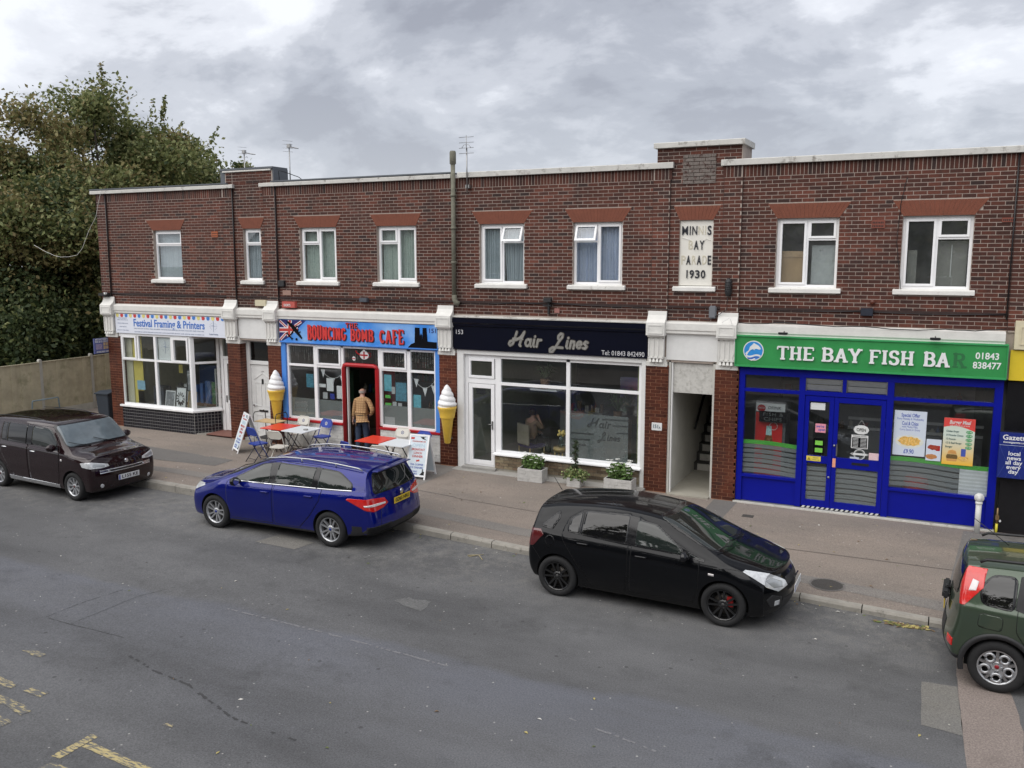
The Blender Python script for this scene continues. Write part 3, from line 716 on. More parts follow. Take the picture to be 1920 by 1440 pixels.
M_lace = mat('lace_curtain', (.50, .58, .53), .9, namt=.3, nscale=45, sep2=((.22, .27, .25), 60, .55))
M_netblue = mat('blue_curtain', (.50, .56, .72), .9, namt=.08, nscale=3)
def upwin(i, cols, cur, tilt=None):
    """cols: list of (x fraction start, end, has_toplight); frame in white plastic 0.09 behind the wall face"""
    a, b_ = WX[i]; fr = .055; Y0, Y1 = .085, .15
    o = MB(); o.box(a, a + fr, Y0, Y1, ZW0, ZW1); o.box(b_ - fr, b_, Y0, Y1, ZW0, ZW1); o.box(a + fr, b_ - fr, Y0, Y1, ZW0, ZW0 + fr); o.box(a + fr, b_ - fr, Y0, Y1, ZW1 - fr, ZW1)
    W = o.build('window', M_upvc, B, bevel=.006)
    xi0, xi1 = a + fr, b_ - fr; zi0, zi1 = ZW0 + fr, ZW1 - fr
    for ci, (f0, f1, topl, cas) in enumerate(cols):
        x0 = xi0 + (xi1 - xi0) * f0 + (.02 if f0 > 0 else 0); x1 = xi0 + (xi1 - xi0) * f1 - (.02 if f1 < 1 else 0)
        if f0 > 0: MB().box(x0 - .04, x0, Y0 + .004, Y1, zi0, zi1).build('mullion', M_upvc, W)
        lights = []
        if topl:
            zt = zi1 - .36; MB().box(x0, x1, Y0 + .003, Y1, zt - .02, zt + .02).build('transom', M_upvc, W)
            lights = [(x0, x1, zi0, zt - .02, False), (x0, x1, zt + .02, zi1, True)]
        else: lights = [(x0, x1, zi0, zi1, cas)]
        for (p, q, r, s_, sash) in lights:
            if sash:
                sf = .045; k = MB(); yy0, yy1 = Y0 - .022, Y1 - .02
                k.box(p, p + sf, yy0, yy1, r, s_); k.box(q - sf, q, yy0, yy1, r, s_); k.box(p + sf, q - sf, yy0, yy1, r, r + sf); k.box(p + sf, q - sf, yy0, yy1, s_ - sf, s_)
                if tilt and s_ - r < .5:
                    for vi in range(len(k.v)):
                        x_, y_, z_ = k.v[vi]; dz = (s_ - z_); k.v[vi] = (x_, y_ - dz * tilt, z_)
                    g = MB(); g.box(p + sf, q - sf, yy0 + .03, yy0 + .036, r + sf, s_ - sf)
                    for vi in range(len(g.v)):
                        x_, y_, z_ = g.v[vi]; g.v[vi] = (x_, y_ - (s_ - z_) * tilt, z_)
                else: g = MB(); g.box(p + sf, q - sf, yy0 + .03, yy0 + .036, r + sf, s_ - sf)
                k.build('sash', M_upvc, W, bevel=.004); g.build('pane', M_glass_up, W)
            else: MB().box(p, q, Y0 + .03, Y0 + .036, r, s_).build('pane', M_glass_up, W)
    if cur:
        m_, mode = cur
        curtain(a + .03, b_ - .03, ZW0 + .06, ZW1 - .0, .25, m_, parent=W) if mode == 1 else None
        if mode == 2:
            curtain(a + .03, (a + b_) / 2 - .01, ZW0 + .06, ZW1, .21, m_, parent=W, gather=-.12); curtain((a + b_) / 2, b_ - .03, ZW0 + .06, ZW1, .21, m_, parent=W, gather=-.2)
    return W
one = [(0, 1, True, True)]
upwin(0, one, (M_net, 1)); upwin(1, one, (M_net, 1))
upwin(2, [(0, .5, True, 0), (.5, 1, False, True)], (M_lace, 1)); upwin(3, [(0, .5, True, 0), (.5, 1, False, True)], (M_lace, 1))
upwin(4, [(0, .5, False, True), (.5, 1, True, 0)], (M_net, 2), tilt=.42); upwin(5, [(0, .49, True, 0), (.49, 1, False, True)], (M_netblue, 1), tilt=.38)
W7 = upwin(7, [(0, .5, False, True), (.5, 1, True, 0)], None); W8 = upwin(8, [(0, .5, False, True), (.5, 1, True, 0)], None)
M_ply = mat('bare_plywood', (.48, .33, .19), .8, namt=.15, nscale=4)
MB().box(-2.86, -2.40, .22, .24, 4.6, 5.22).box(-2.86, -2.40, .205, .22, 5.12, 5.24).build('plywood_board', M_ply, W7)
MB().box(-2.27, -1.83, .24, .25, 4.58, 5.35).build('torn_paper', mat('torn_paper', (.48, .50, .50), .9, namt=.15, sep2=((.05, .05, .05), 5, .60)), W7)
MB().box(-.05, .49, .30, .31, 4.58, 5.42).build('inner_door', mat('grey_board', (.26, .255, .23), .8), W8)
MB().box(.22, .235, .27, .29, 4.75, 5.35).build('blind_cord', M_white, W8)
MB().box(-.52, -.36, .30, .32, 4.58, 5.25).build('door_panel', mat('grey_board', (.26, .255, .23), .8), W8)

p = MB(); p.box(-4.897, -4.203, .035, .27, ZW0 + .012, ZW1); PQ = p.build('name_panel', mat('panel_plaster', (.74, .72, .66), .7, namt=.06, nscale=5, sep2=((.52, .44, .33), 7, .64)), B)
M_let = mat('dark_letter', (.02, .022, .03), .6, namt=.3, nscale=30)
M_letpale = mat('bared_letter', (.58, .54, .43), .8, namt=.25, nscale=30, sep2=((.2, .18, .14), 26, .62))
def panel_line(s_, z, h, good, width):
    WD = {'M': 1.25, 'I': .5, 'N': 1.05, 'S': .85, 'E': .8, '1': .7}; ws_ = [WD.get(q, 1.0) for q in s_]; x = -4.55 - width / 2; k_ = width / sum(ws_)
    for i, c in enumerate(s_):
        ok = good[i] == '1'; cx2 = x + k_ * (sum(ws_[:i]) + ws_[i] / 2)
        text(c, h * 1.36, (cx2, .029 if ok else .033, z), M_let if ok else M_letpale, PQ, 'letter', ext=.012 if ok else .003, bold=(.010 if c not in 'MN' else .003), fit=k_ * ws_[i] * (.80 if c not in 'I1' else .30))
panel_line('MINNIS', 5.66, .19, '111001', .64)
panel_line('BAY', 5.36, .19, '011', .36); panel_line('PARADE', 5.05, .19, '010101', .65)
panel_line('1930', 4.76, .17, '1111', .44)
s = MB(); s.tube([(-4.86, .028, 5.52), (-4.76, .02, 5.5), (-4.68, .028, 5.47)], .004, 5); s.tube([(-4.42, .028, 5.42), (-4.35, .015, 5.5), (-4.25, .028, 5.46)], .004, 5); s.build('loose_wire', M_stone_w, PQ)
for (a, b_, z0, z1, c) in ((-17.86, -17.64, 5.67, 5.82, (.42, .12, .05)), (-1.18, -.94, 5.665, 5.815, (.20, .06, .04)), (1.0, 1.2, 5.74, 5.82, (.20, .06, .04))):
    s = MB(); s.box(a, b_, -.02, .0, z0, z1); o = s.build('air_brick', mat('air_brick_%d' % int(c[0] * 100), c, .8, namt=.2), B)
    h = MB()
    for r in range(2 if z1 - z0 > .1 else 1):
        for k in range(7): h.box(a + .02 + k * .029, a + .036 + k * .029, -.0215, -.019, z0 + .02 + r * .065, z0 + .055 + r * .065)
    h.build('hole', M_dark, o)
# ------------------------------------------------------------------ white entablature: band, consoles
M_cons = mat('console_paint', (.70, .69, .66), .6, namt=.08, nscale=6, bump=.35, bscale=25, sep2=((.40, .37, .32), 13, .66))
M_cream = mat('cream_paint', (.62, .56, .40), .6, namt=.08, bump=.2)
def console(xc, w, m=M_cons, base=True):
    x0, x1 = xc - w / 2, xc + w / 2
    s = MB()
    s.extr([(-.035, 3.985), (-.06, 3.985), (-.075, 3.90), (-.12, 3.82), (-.215, 3.745), (-.215, 3.47), (-.035, 3.47)], x0 - .005, x1 + .005)
    s.extr([(-.19, 3.47), (-.165, 3.43), (-.035, 3.43), (-.035, 3.47)], x0 + .02, x1 - .02)
    s.box(x0 + .03, x1 - .03, -.115, -.035, 2.975, 3.43)
    c = s.build('console', m, B, bevel=.004)
    p = MB()      # raised border of the upper block
    a, b_, c0, c1 = x0 + .035, x1 - .035, 3.51, 3.70
    for q in ((a, b_, c0, c0 + .022), (a, b_, c1 - .022, c1), (a, a + .022, c0 + .022, c1 - .022), (b_ - .022, b_, c0 + .022, c1 - .022)): p.box(q[0], q[1], -.226, -.215, q[2], q[3])
    p.build('moulding', m, c)
    f = MB(); n = 3; ww = (w - .10) / n   # fluting: proud ribs with rounded heads
    for k in range(n + 1):
        xx = x0 + .045 + k * ww - .012 if 0 < k < n else (x0 + .03 if k == 0 else x1 - .055)
        f.box(xx, xx + .026, -.132, -.115, 3.0, 3.42)
    f.box(x0 + .03, x1 - .03, -.132, -.115, 3.40, 3.43); f.box(x0 + .03, x1 - .03, -.132, -.115, 2.976, 3.01)
    f.build('fluting', m, c)
    g = MB()
    for k in range(4):
        xx = x0 + .045 + k * (w - .09) / 4; ww = (w - .09) / 4 - .016
        g.add([(xx, -.14, 2.90), (xx + ww, -.14, 2.90), (xx + ww, -.04, 2.90), (xx, -.04, 2.90), (xx + .014, -.12, 2.972), (xx + ww - .014, -.12, 2.972), (xx + ww - .014, -.04, 2.972), (xx + .014, -.04, 2.972)],
              [(0, 3, 2, 1), (4, 5, 6, 7), (0, 1, 5, 4), (1, 2, 6, 5), (2, 3, 7, 6), (3, 0, 4, 7)])
    g.build('drop', m, c)
    if base: MB().box(x0 - .03, x1 + .03, -.045, PD + .01, 2.795, 2.90).box(x0 - .01, x1 + .01, -.042, .0, 2.90, 3.0).build('capital', m, B, bevel=.004)
for xc, w in ((-21.95, .44), (-17.25, .43), (-15.83, .42), (-10.53, .42), (-5.32, .40), (-3.82, .40)): console(xc, w)
for a, b_ in ((-21.76, -17.45), (-17.05, -16.03), (-15.63, -10.73), (-5.13, -4.01), (-3.63, 1.2)):
    s = MB(); s.extr([(.0, 3.78), (-.05, 3.765), (-.12, 3.735), (-.12, 3.60), (-.10, 3.575), (-.10, 3.525), (-.03, 3.50), (.0, 3.50)], a, b_); s.build('cornice', M_cons, B, bevel=.003)
for a, b_ in ((-17.05, -16.03), (-5.12, -4.02)):
    MB().box(a, b_, -.02, .05, 2.95, 3.505).build('fascia_panel', M_white, B)
MB().extr([(.0, 3.76), (-.12, 3.735), (-.12, 3.715), (.0, 3.70)], -10.32, -5.53).build('cornice', M_coping, B)
s = MB(); s.box(-22.0, 5.0, .06, .3, 2.93, 3.52); s.build('beam', mat('beam_plaster', (.2, .2, .19), .9), B)
SH = [(-21.62, -17.47, (.55, .53, .40)), (-15.62, -10.74, (.30, .29, .27)), (-10.26, -5.57, (.36, .38, .28)), (-3.57, 1.22, (.16, .16, .155))]
for n, (a, b_, c) in enumerate(SH):
    g = gz((a + b_) / 2); mm_ = mat('interior_wall_%s' % ('cream', 'taupe', 'sage', 'grey')[n], c, .85)
    r = MB(); r.box(a - .12, a, PD, 6.0, g - .05, 2.93); r.box(b_, b_ + .12, PD, 6.0, g - .05, 2.93); r.box(a, b_, 5.6, 5.7, g, 2.93)
    r.box(a, b_, .3, 6, 2.88, 2.93); r.build('inner_wall', mm_, B)
    MB().box(a, b_, -.02, 6, g - .08, g + .03 + .004 * n).build('floor', mat('shop_floor_%d' % n, ((.30, .28, .25), (.10, .07, .055), (.30, .28, .26), (.2, .2, .2))[n], .5, namt=.2, nscale=2), B)

# ------------------------------------------------------------------ 1. picture framing shop
S1 = thing('framing_shopfront', 'white framed shop window of the picture framing shop with black tiled base and angled corner', 'shopfront', (-19.6, 0, .12))
def bars(parent, rects, m, y0, y1, nm, bev=.004, **k):
    s = MB()
    for i, (a, b_, c, d) in enumerate(rects): s.box(a, b_, y0 - (i % 2) * .0012, y1 + (i % 2) * .0012, c, d)
    return s.build(nm, m, parent, bevel=bev, **k)
F = bars(S1, [(-21.68, -18.86, .80, .86), (-21.68, -18.86, 2.86, 2.93), (-21.68, -21.60, .86, 2.86), (-20.29, -20.20, .86, 2.86), (-18.93, -18.86, .86, 2.86), (-21.60, -20.29, 2.13, 2.19), (-20.20, -18.93, 2.13, 2.19)], M_upvc, -.02, .06, 'window_frame')
for (a, b_, c, d) in ((-21.6, -20.29, .86, 2.13), (-20.2, -18.93, .86, 2.13), (-21.6, -20.29, 2.19, 2.86), (-20.2, -18.93, 2.19, 2.86)):
    MB().box(a, b_, .02, .026, c, d).build('pane', M_glass, S1)
for (a, b_) in ((-21.58, -20.98), (-19.56, -18.95)):
    bars(S1, [(a, b_, 2.15, 2.21), (a, b_, 2.80, 2.86), (a, a + .06, 2.21, 2.80), (b_ - .06, b_, 2.21, 2.80)], M_upvc, -.035, .03, 'sash')
bars(S1, [(-20.96, -20.9, 2.19, 2.86), (-19.63, -19.58, 2.19, 2.86)], M_upvc, -.015, .05, 'mullion')
P0, P1 = Vector((-18.85, 0, 0)), Vector((-18.40, .60, 0)); dv = (P1 - P0); dn = Vector((-dv.y, dv.x, 0)).normalized()
def obox(s, t0, t1, z0, z1, off0, off1):
    a, b_ = P0 + dv * t0, P0 + dv * t1
    q = [a + dn * off0, b_ + dn * off0, b_ + dn * off1, a + dn * off1]
    s.add([(p.x, p.y, z0) for p in q] + [(p.x, p.y, z1) for p in q], [(0, 3, 2, 1), (4, 5, 6, 7), (0, 1, 5, 4), (1, 2, 6, 5), (2, 3, 7, 6), (3, 0, 4, 7)])
s = MB()
for q in ((0, .1, .8, 2.93), (.9, 1, .8, 2.93), (.1, .9, .80, .86), (.1, .9, 2.86, 2.93), (.1, .9, 2.13, 2.19)): obox(s, *q, -.035, .035)
s.build('side_window_frame', M_upvc, S1)
for z0, z1 in ((.86, 2.13), (2.19, 2.86)):
    s = MB(); obox(s, .1, .9, z0, z1, -.003, .003); s.build('pane', M_glass, S1)
s = MB(); s.add([(x, y, z) for z in (.745, .80) for x, y in ((-21.72, -.11), (-18.80, -.11), (-18.32, .58), (-18.42, .62), (-18.9, .06), (-21.72, .06))], [(5, 4, 3, 2, 1, 0), (6, 7, 8, 9, 10, 11)] + [(i, (i + 1) % 6, (i + 1) % 6 + 6, i + 6) for i in range(6)])
s.build('sill', M_upvc, S1, bevel=.005)
s = MB(); s.box(-21.68, -18.9, -.045, .1, .09, .745); s.add([(x, y, z) for z in (.09, .745) for x, y in ((-18.9, -.045), (-18.82, -.045), (-18.40, .55), (-18.5, .6), (-18.9, .1))], [(4, 3, 2, 1, 0), (5, 6, 7, 8, 9)] + [(i, (i + 1) % 5, (i + 1) % 5 + 5, i + 5) for i in range(5)])
s.build('tile_grout', mat('tile_grout', (.36, .35, .34), .9, namt=.15), S1)
M_tile = mat('black_glazed_tile', (.012, .013, .02), .12, namt=.4, nscale=3)
s = MB(); TS = .093; zz_ = .10
while zz_ < .70:
    x = -21.68
    while x < -18.86: s.box(x + .006, min(x + TS - .006, -18.83), -.052, -.045, zz_ + .006, min(zz_ + TS - .006, .74)); x += TS
    t = .0; q0, q1 = Vector((-18.82, -.045, 0)), Vector((-18.40, .55, 0)); L_ = (q1 - q0).length; u = (q1 - q0).normalized(); nn = Vector((u.y, -u.x, 0))
    while t < L_ - TS * .5:
        a = q0 + u * (t + .006); b_ = q0 + u * (t + TS - .006); c = a + nn * .007; d = b_ + nn * .007; z0, z1 = zz_ + .006, min(zz_ + TS - .006, .74)
        s.add([(p.x, p.y, z) for z in (z0, z1) for p in (a, b_, d, c)], [(0, 3, 2, 1), (4, 5, 6, 7), (0, 1, 5, 4), (1, 2, 6, 5), (2, 3, 7, 6), (3, 0, 4, 7)]); t += TS
    zz_ += TS
o = s.build('black_tiles', M_tile, S1, kind='stuff')
D1 = bars(S1, [(-18.40, -18.28, .15, 2.93), (-17.52, -17.45, .15, 2.93), (-18.28, -17.52, 2.25, 2.33), (-18.28, -17.52, 2.86, 2.93)], M_upvc, .62, .70, 'door_frame')
D1d = bars(S1, [(-18.27, -18.15, .18, 2.24), (-17.64, -17.53, .18, 2.24), (-18.15, -17.64, .18, .30), (-18.15, -17.64, 2.12, 2.24), (-18.15, -17.64, .95, 1.05)], M_upvc, .63, .69, 'door')
MB().box(-18.15, -17.64, .65, .67, .3, .95).build('door_panel', M_upvc, D1d); MB().box(-18.15, -17.64, .65, .656, 1.05, 2.12).build('pane', M_glass, D1d)
MB().box(-18.28, -17.52, .65, .656, 2.33, 2.86).build('pane', M_glass, S1); MB().box(-18.21, -18.18, .60, .63, 1.0, 1.2).build('handle', M_steel, D1d)
MB().box(-18.42, -17.47, -.02, .72, .05, .172).build('doorstep', mat('red_step', (.20, .09, .07), .8), S1)
MB().box(-18.1, -17.95, .648, .6495, 1.08, 1.2).build('sticker', mat('teal_sticker', (.05, .3, .3), .5), D1d)
M_sign1 = mat('pale_sign', (.74, .77, .86), .35, namt=.02)
G1 = thing('framing_shop_sign', 'pale fascia sign with blue lettering and coloured bunting above the framing shop window', 'sign', (-19.6, -.05, 2.95))
MB().box(-21.72, -17.45, -.075, .0, 2.935, 3.50).build('board', M_sign1, G1)
bunt = [mat('bunting_yellow', (.75, .66, .22), .5), mat('bunting_red', (.60, .05, .05), .5), mat('bunting_blue', (.06, .22, .62), .5)]
for k in range(24):
    x = -21.70 + k * .1765
    if x + .15 > -17.45: break
    s = MB(); s.prism([(x + .03, 3.495), (x + .03, 3.43), (x + .05, 3.405), (x + .085, 3.395), (x + .12, 3.405), (x + .14, 3.43), (x + .14, 3.495)], -.0795, -.0755); s.build('bunting_flag', bunt[k % 3], G1)
M_b1 = mat('sign_blue', (.05, .17, .55), .4)
text('Festival Framing & Printers', .30, (-19.6, -.078, 3.24), M_b1, G1, bold=.012, fit=2.75)
M_tiny = mat('sign_small_print', (.25, .30, .42), .5)
def small_print(x0, x1, z, h, y, m_, parent):
    s = MB(); x = x0
    while x < x1:
        w_ = random.uniform(.05, .16)
        q = x
        while q < min(x + w_, x1): s.box(q, q + h * .22, y - .0015, y, z - h * random.uniform(.3, .5), z + h * random.uniform(.3, .6)); q += h * .5
        x += w_ + h * .7
    s.build('small_print', m_, parent)
small_print(-20.95, -18.25, 3.085, .034, -.0765, M_tiny, G1); small_print(-20.95, -18.25, 2.99, .034, -.0765, M_tiny, G1)
for k, (z_, w_) in enumerate(((3.37, .34), (3.32, .42), (3.22, .42), (3.12, .28), (3.02, .46))): small_print(-21.42 - w_ / 2, -21.42 + w_ / 2, z_, .028, -.0765, M_tiny, G1)
def compass(cx, cz, r, y, parent):
    s = MB()
    for k in range(12):
        a = k * pi / 6; ribbon(s, [(cx + r * .8 * cos(a), cz + r * .55 * sin(a)), (cx + r * cos(a), cz + r * .7 * sin(a))], r * .06, y, y + .002, rnd=False)
    s.prism([(cx - .03 * r, cz + r * 1.3), (cx + .1 * r, cz + r * .9), (cx + .03 * r, cz - r * 1.1), (cx - .03 * r, cz - r * 1.1)], y - .001, y + .002)
    s.prism([(cx - r * .8, cz + .1 * r), (cx, cz + .2 * r), (cx + r * .8, cz + .0 * r), (cx, cz + .05 * r)], y - .002, y + .002)
    s.build('emblem', M_tiny, parent)
compass(-17.9, 3.24, .14, -.079, G1); text('Festival Framing', .06, (-17.9, -.078, 3.02), M_tiny, G1, fit=.32)
def flat(nm, x0, x1, y, z0, z1, m, parent, lean=0.0, t=.012):
    s = MB(); s.add([(x0, y, z0), (x1, y, z0), (x1, y + lean, z1), (x0, y + lean, z1), (x0, y + t, z0), (x1, y + t, z0), (x1, y + lean + t, z1), (x0, y + lean + t, z1)],
                    [(0, 1, 2, 3), (5, 4, 7, 6), (0, 4, 5, 1), (1, 5, 6, 2), (2, 6, 7, 3), (3, 7, 4, 0)]); return s.build(nm, m, parent)
M_yellow_w = mat('yellow_wall', (.62, .52, .12), .8); M_paper = mat('white_card', (.68, .70, .70), .7, namt=.05)
MB().box(-21.6, -18.95, .08, .75, .70, .78).build('display_shelf', mat('pale_shelf', (.5, .48, .42), .7), S1)
flat('yellow_panel', -21.33, -20.95, .14, .8, 2.86, M_yellow_w, S1); flat('cream_panel', -21.60, -21.33, .12, .8, 2.86, mat('cream_blind', (.52, .50, .38), .8), S1)
def picture(x0, x1, y, z0, z1, fm, inner, label, lean=.08):
    t = thing('framed_picture', label, 'picture', ((x0 + x1) / 2, y, z0))
    s = MB(); e = .03
    for a, b_, c, d in ((x0, x1, 0, e), (x0, x1, (z1 - z0) - e, z1 - z0), (x0, x0 + e, e, z1 - z0 - e), (x1 - e, x1, e, z1 - z0 - e)):
        l0, l1 = lean * c / (z1 - z0), lean * d / (z1 - z0)
        s.add([(a, y + l0, z0 + c), (b_, y + l0, z0 + c), (b_, y + l1, z0 + d), (a, y + l1, z0 + d), (a, y + l0 + .02, z0 + c), (b_, y + l0 + .02, z0 + c), (b_, y + l1 + .02, z0 + d), (a, y + l1 + .02, z0 + d)],
              [(0, 1, 2, 3), (5, 4, 7, 6), (0, 4, 5, 1), (1, 5, 6, 2), (2, 6, 7, 3), (3, 7, 4, 0)])
    s.build('frame', fm, t); flat('print', x0 + e, x1 - e, y + .012, z0 + e, z1 - e, inner, t, lean=lean * .93); return t
M_frame_b = mat('black_frame', (.02, .02, .02), .4); M_frame_g = mat('gilt_frame', (.35, .25, .1), .4, .4); M_photo = mat('grey_print', (.20, .21, .22), .6, namt=.6, nscale=14, sep2=((.6, .6, .6), 12, .56))
picture(-19.72, -19.30, .12, .785, 1.42, M_frame_b, M_paper, 'white clock face poster in a black frame in the framing shop window')
t = MB()
for k in range(12):
    a = k * pi / 6; ribbon(t, [(-19.51 + .09 * cos(a), 1.08 + .10 * sin(a)), (-19.51 + .15 * cos(a), 1.08 + .2 * sin(a))], .02, .10 + (1.08 + .2 * sin(a) - .785) * .09, .15, rnd=False)
t.build('clock_marks', M_frame_b, S1)
picture(-20.14, -19.76, .13, .785, 1.28, M_paper, M_photo, 'grey landscape print in a pale frame beside the clock poster')
picture(-19.22, -18.96, .12, 1.02 + .3, 1.95, M_frame_b, M_photo, 'black framed photograph hung high at the right of the framing shop window', 0)
picture(-19.26, -18.94, .14, .785, 1.30, M_frame_g, mat('old_print', (.25, .22, .16), .6, namt=.3), 'gilt framed brown print at the right corner of the framing shop window')
flat('poster', -21.2, -20.88, .12, 1.25, 1.52, mat('blue_poster', (.25, .45, .58), .5, namt=.4, nscale=16), S1); flat('card_stand', -21.2, -20.95, .14, .78, 1.22, mat('pale_blue_card', (.45, .55, .62), .6, namt=.4, nscale=20), S1)
flat('hung_poster', -20.17, -19.62, .05, 2.2, 2.84, M_paper, S1, t=.004); compass(-19.9, 2.56, .16, .046, S1)
flat('box', -20.75, -20.35, .3, .78, 1.35, mat('dark_box', (.03, .035, .05), .5), S1, t=.3); flat('blue_display', -20.1, -19.0, 1.5, .3, 1.9, mat('navy_panel', (.02, .05, .12), .5), S1)
flat('yellow_flag', -20.0, -19.85, .6, 1.75, 2.0, M_yellow_w, S1)
s = MB()
for z in (.85, 1.15, 1.45, 1.75): s.box(-18.85, -18.45, .9, 1.2, z, z + .03)
s.box(-18.9, -18.86, .9, 1.2, .2, 1.9); s.box(-18.45, -18.41, .9, 1.2, .2, 1.9); s.build('shelf_unit', M_white, S1)
for k in range(9): flat('stock_item', -18.84 + (k % 3) * .12, -18.75 + (k % 3) * .12, .93, .88 + (k // 3) * .3, 1.05 + (k // 3) * .3, mat('stock_%d' % (k % 4), ((.3, .1, .08), (.5, .5, .45), (.1, .2, .3), (.4, .35, .2))[k % 4], .6), S1, t=.1)
G = thing('projecting_sign', 'small blue and white passport photo sign projecting from the left corner pillar', 'sign', (-22.16, -.2, 2.32))
MB().box(-22.17, -22.14, -.52, .08, 2.32, 2.77).build('board', mat('sign_indigo', (.10, .12, .30), .4), G)
s = MB()
for k in range(6): y = -.20 + (k % 3) * .085; z = 2.44 + (k // 3) * .105; s.box(-22.139, -22.136, y, y + .07, z, z + .09)
s.build('photo_print', mat('tan_photo', (.50, .36, .22), .5, namt=.4, nscale=40), G)
MB().box(-22.139, -22.136, -.46, -.24, 2.44, 2.60).build('photo_print', mat('mauve_photo', (.30, .25, .38), .5, namt=.6, nscale=30), G)
for k, (t_, z, w_) in enumerate((('INSTANT PASSPORT', 2.73, .5), ('VISA & I.D. PHOTOS', 2.665, .54), ('AVAILABLE HERE', 2.365, .46))): text(t_, .07, (-22.138, -.22, z), M_white, G, ext=.001, bold=.003, rot=(pi / 2, 0, pi / 2), fit=w_)
MB().box(-22.16, -22.15, .08, .12, 2.4, 2.7).build('bracket', M_black, G)

# ------------------------------------------------------------------ 2. white flat door
Dr = thing('flat_entrance_door', 'white panelled front door with glass transom between the framing shop and the cafe', 'door', (-16.5, .25, .12))
bars(Dr, [(-17.02, -16.90, .10, 2.95), (-16.10, -16.05, .10, 2.95), (-16.90, -16.10, 2.84, 2.95), (-16.90, -16.10, 2.22, 2.32)], M_white, .20, .30, 'door_frame')
MB().box(-16.90, -16.10, .25, .256, 2.32, 2.84).build('transom_pane', glass('dim_glass', (.3, .36, .34)), Dr)
L_ = MB().box(-16.90, -16.10, .24, .28, .20, 2.22).build('door_leaf', M_white, Dr)
s = MB(); dx = -16.5
for sx in (-1, 1):
    for (z0, z1) in ((.34, .82), (1.06, 1.72)):
        a, b_ = sorted((dx + sx * .06, dx + sx * .27)); e = .016
        for q in ((a, b_, z0, z0 + e), (a, b_, z1 - e, z1), (a, a + e, z0 + e, z1 - e), (b_ - e, b_, z0 + e, z1 - e)): s.box(q[0], q[1], .228, .24, q[2], q[3])
ribbon(s, [(dx - .3, 1.80), (dx, 1.98), (dx + .3, 1.80)], .018, .228, .24, rnd=False); s.build('panel_moulding', M_white, L_)
MB().box(-16.66, -16.36, .226, .24, .90, .955).build('letter_box', M_black, L_); MB().lathe([(0, -.02), (.02, -.02), (.03, 0)], (dx, .225, 1.80), 'y', 10).box(dx - .02, dx + .02, .21, .24, 1.68, 1.78).build('knocker', M_black, L_)
MB().box(-16.84, -16.80, .20, .24, 1.05, 1.10).tube([(-16.82, .20, 1.08), (-16.72, .20, 1.08)], .01).build('handle', M_chrome, L_)
text('149A', .06, (dx, .238, 2.02), mat('grey_lettering', (.3, .3, .3), .5), Dr, fit=.1)
MB().box(-17.02, -16.05, -.0, .3, .04, .19).build('doorstep', M_concrete, Dr)
MB().box(-16.98, -16.1, .32, .34, .15, 2.9).build('hall', M_dark, Dr)

# ------------------------------------------------------------------ 3. cafe
g3 = gz(-13)
S3 = thing('cafe_shopfront', 'blue and white cafe shop window with red door frame and white painted brick base', 'shopfront', (-13.1, 0, g3))
bars(S3, [(-15.61, -15.46, .82, 2.93), (-10.86, -10.74, .84, 2.93), (-15.46, -10.86, 2.875, 2.93)], M_skyblue, -.02, .10, 'surround')
W0 = bars(S3, [(-15.46, -15.40, .88, 2.875), (-14.58, -14.48, .88, 2.875), (-13.70, -13.62, .88, 2.875), (-12.56, -12.46, .88, 2.875), (-11.70, -11.60, .88, 2.875), (-10.92, -10.86, .88, 2.875),
               (-15.40, -14.58, 2.28, 2.34), (-14.48, -13.70, 2.28, 2.34), (-12.46, -11.70, 2.30, 2.36), (-11.60, -10.92, 2.30, 2.36), (-15.40, -13.70, .86, .92), (-12.46, -10.92, .86, .92),
               (-15.40, -10.92, 2.82, 2.875)], M_upvc, .03, .11, 'window_frame')
for a, b_ in ((-14.48, -13.70), (-12.46, -11.70)):
    bars(S3, [(a + .01, b_ - .01, 2.35, 2.40), (a + .01, b_ - .01, 2.77, 2.82), (a + .01, a + .06, 2.40, 2.77), (b_ - .06, b_ - .01, 2.40, 2.77)], M_upvc, .01, .06, 'sash')
for a, b_ in ((-15.4, -14.58), (-14.48, -13.70), (-12.46, -11.70), (-11.60, -10.92)):
    MB().box(a, b_, .07, .076, .92, 2.28).build('pane', M_glass, S3); MB().box(a, b_, .07, .076, 2.36, 2.82).build('pane', M_glass, S3)
MB().box(-13.62, -12.56, .07, .076, 2.46, 2.82).build('pane', M_glass, S3)
s = MB(); R_ = .055; zt = 2.40
s.tube([(-13.60, .0, g3), (-13.60, .0, zt - .08), (-13.575, .0, zt - .02), (-13.52, .0, zt)] + [(-12.66, .0, zt), (-12.60, .0, zt - .02), (-12.575, .0, zt - .08), (-12.575, .0, g3)], R_, 8)
s.build('door_surround', M_red, S3)
MB().box(-13.53, -13.50, .02, .1, g3, 2.33).build('door_jamb', M_white, S3)
bars(S3, [(-15.61, -13.65, .80, .86), (-12.52, -10.74, .80, .86)], M_red, -.05, .06, 'sill', bev=.012)
MB().box(-12.66, -12.60, .12, .85, g3 + .04, 2.32).build('door', M_red, S3)
M_wbrick = mat('white_painted_brick', (.70, .69, .66), .7, namt=.12, nscale=7, bump=.4, sep2=((.42, .38, .33), 10, .66))
MB().box(-15.61, -13.66, -.002, .12, gz(-15) - .1, .80).build('stall_riser', M_wbrick, S3); MB().box(-12.51, -10.74, -.002, .12, gz(-12) - .1, .80).build('stall_riser', M_wbrick, S3)
s = MB(); z = g3 - .02; r = 0
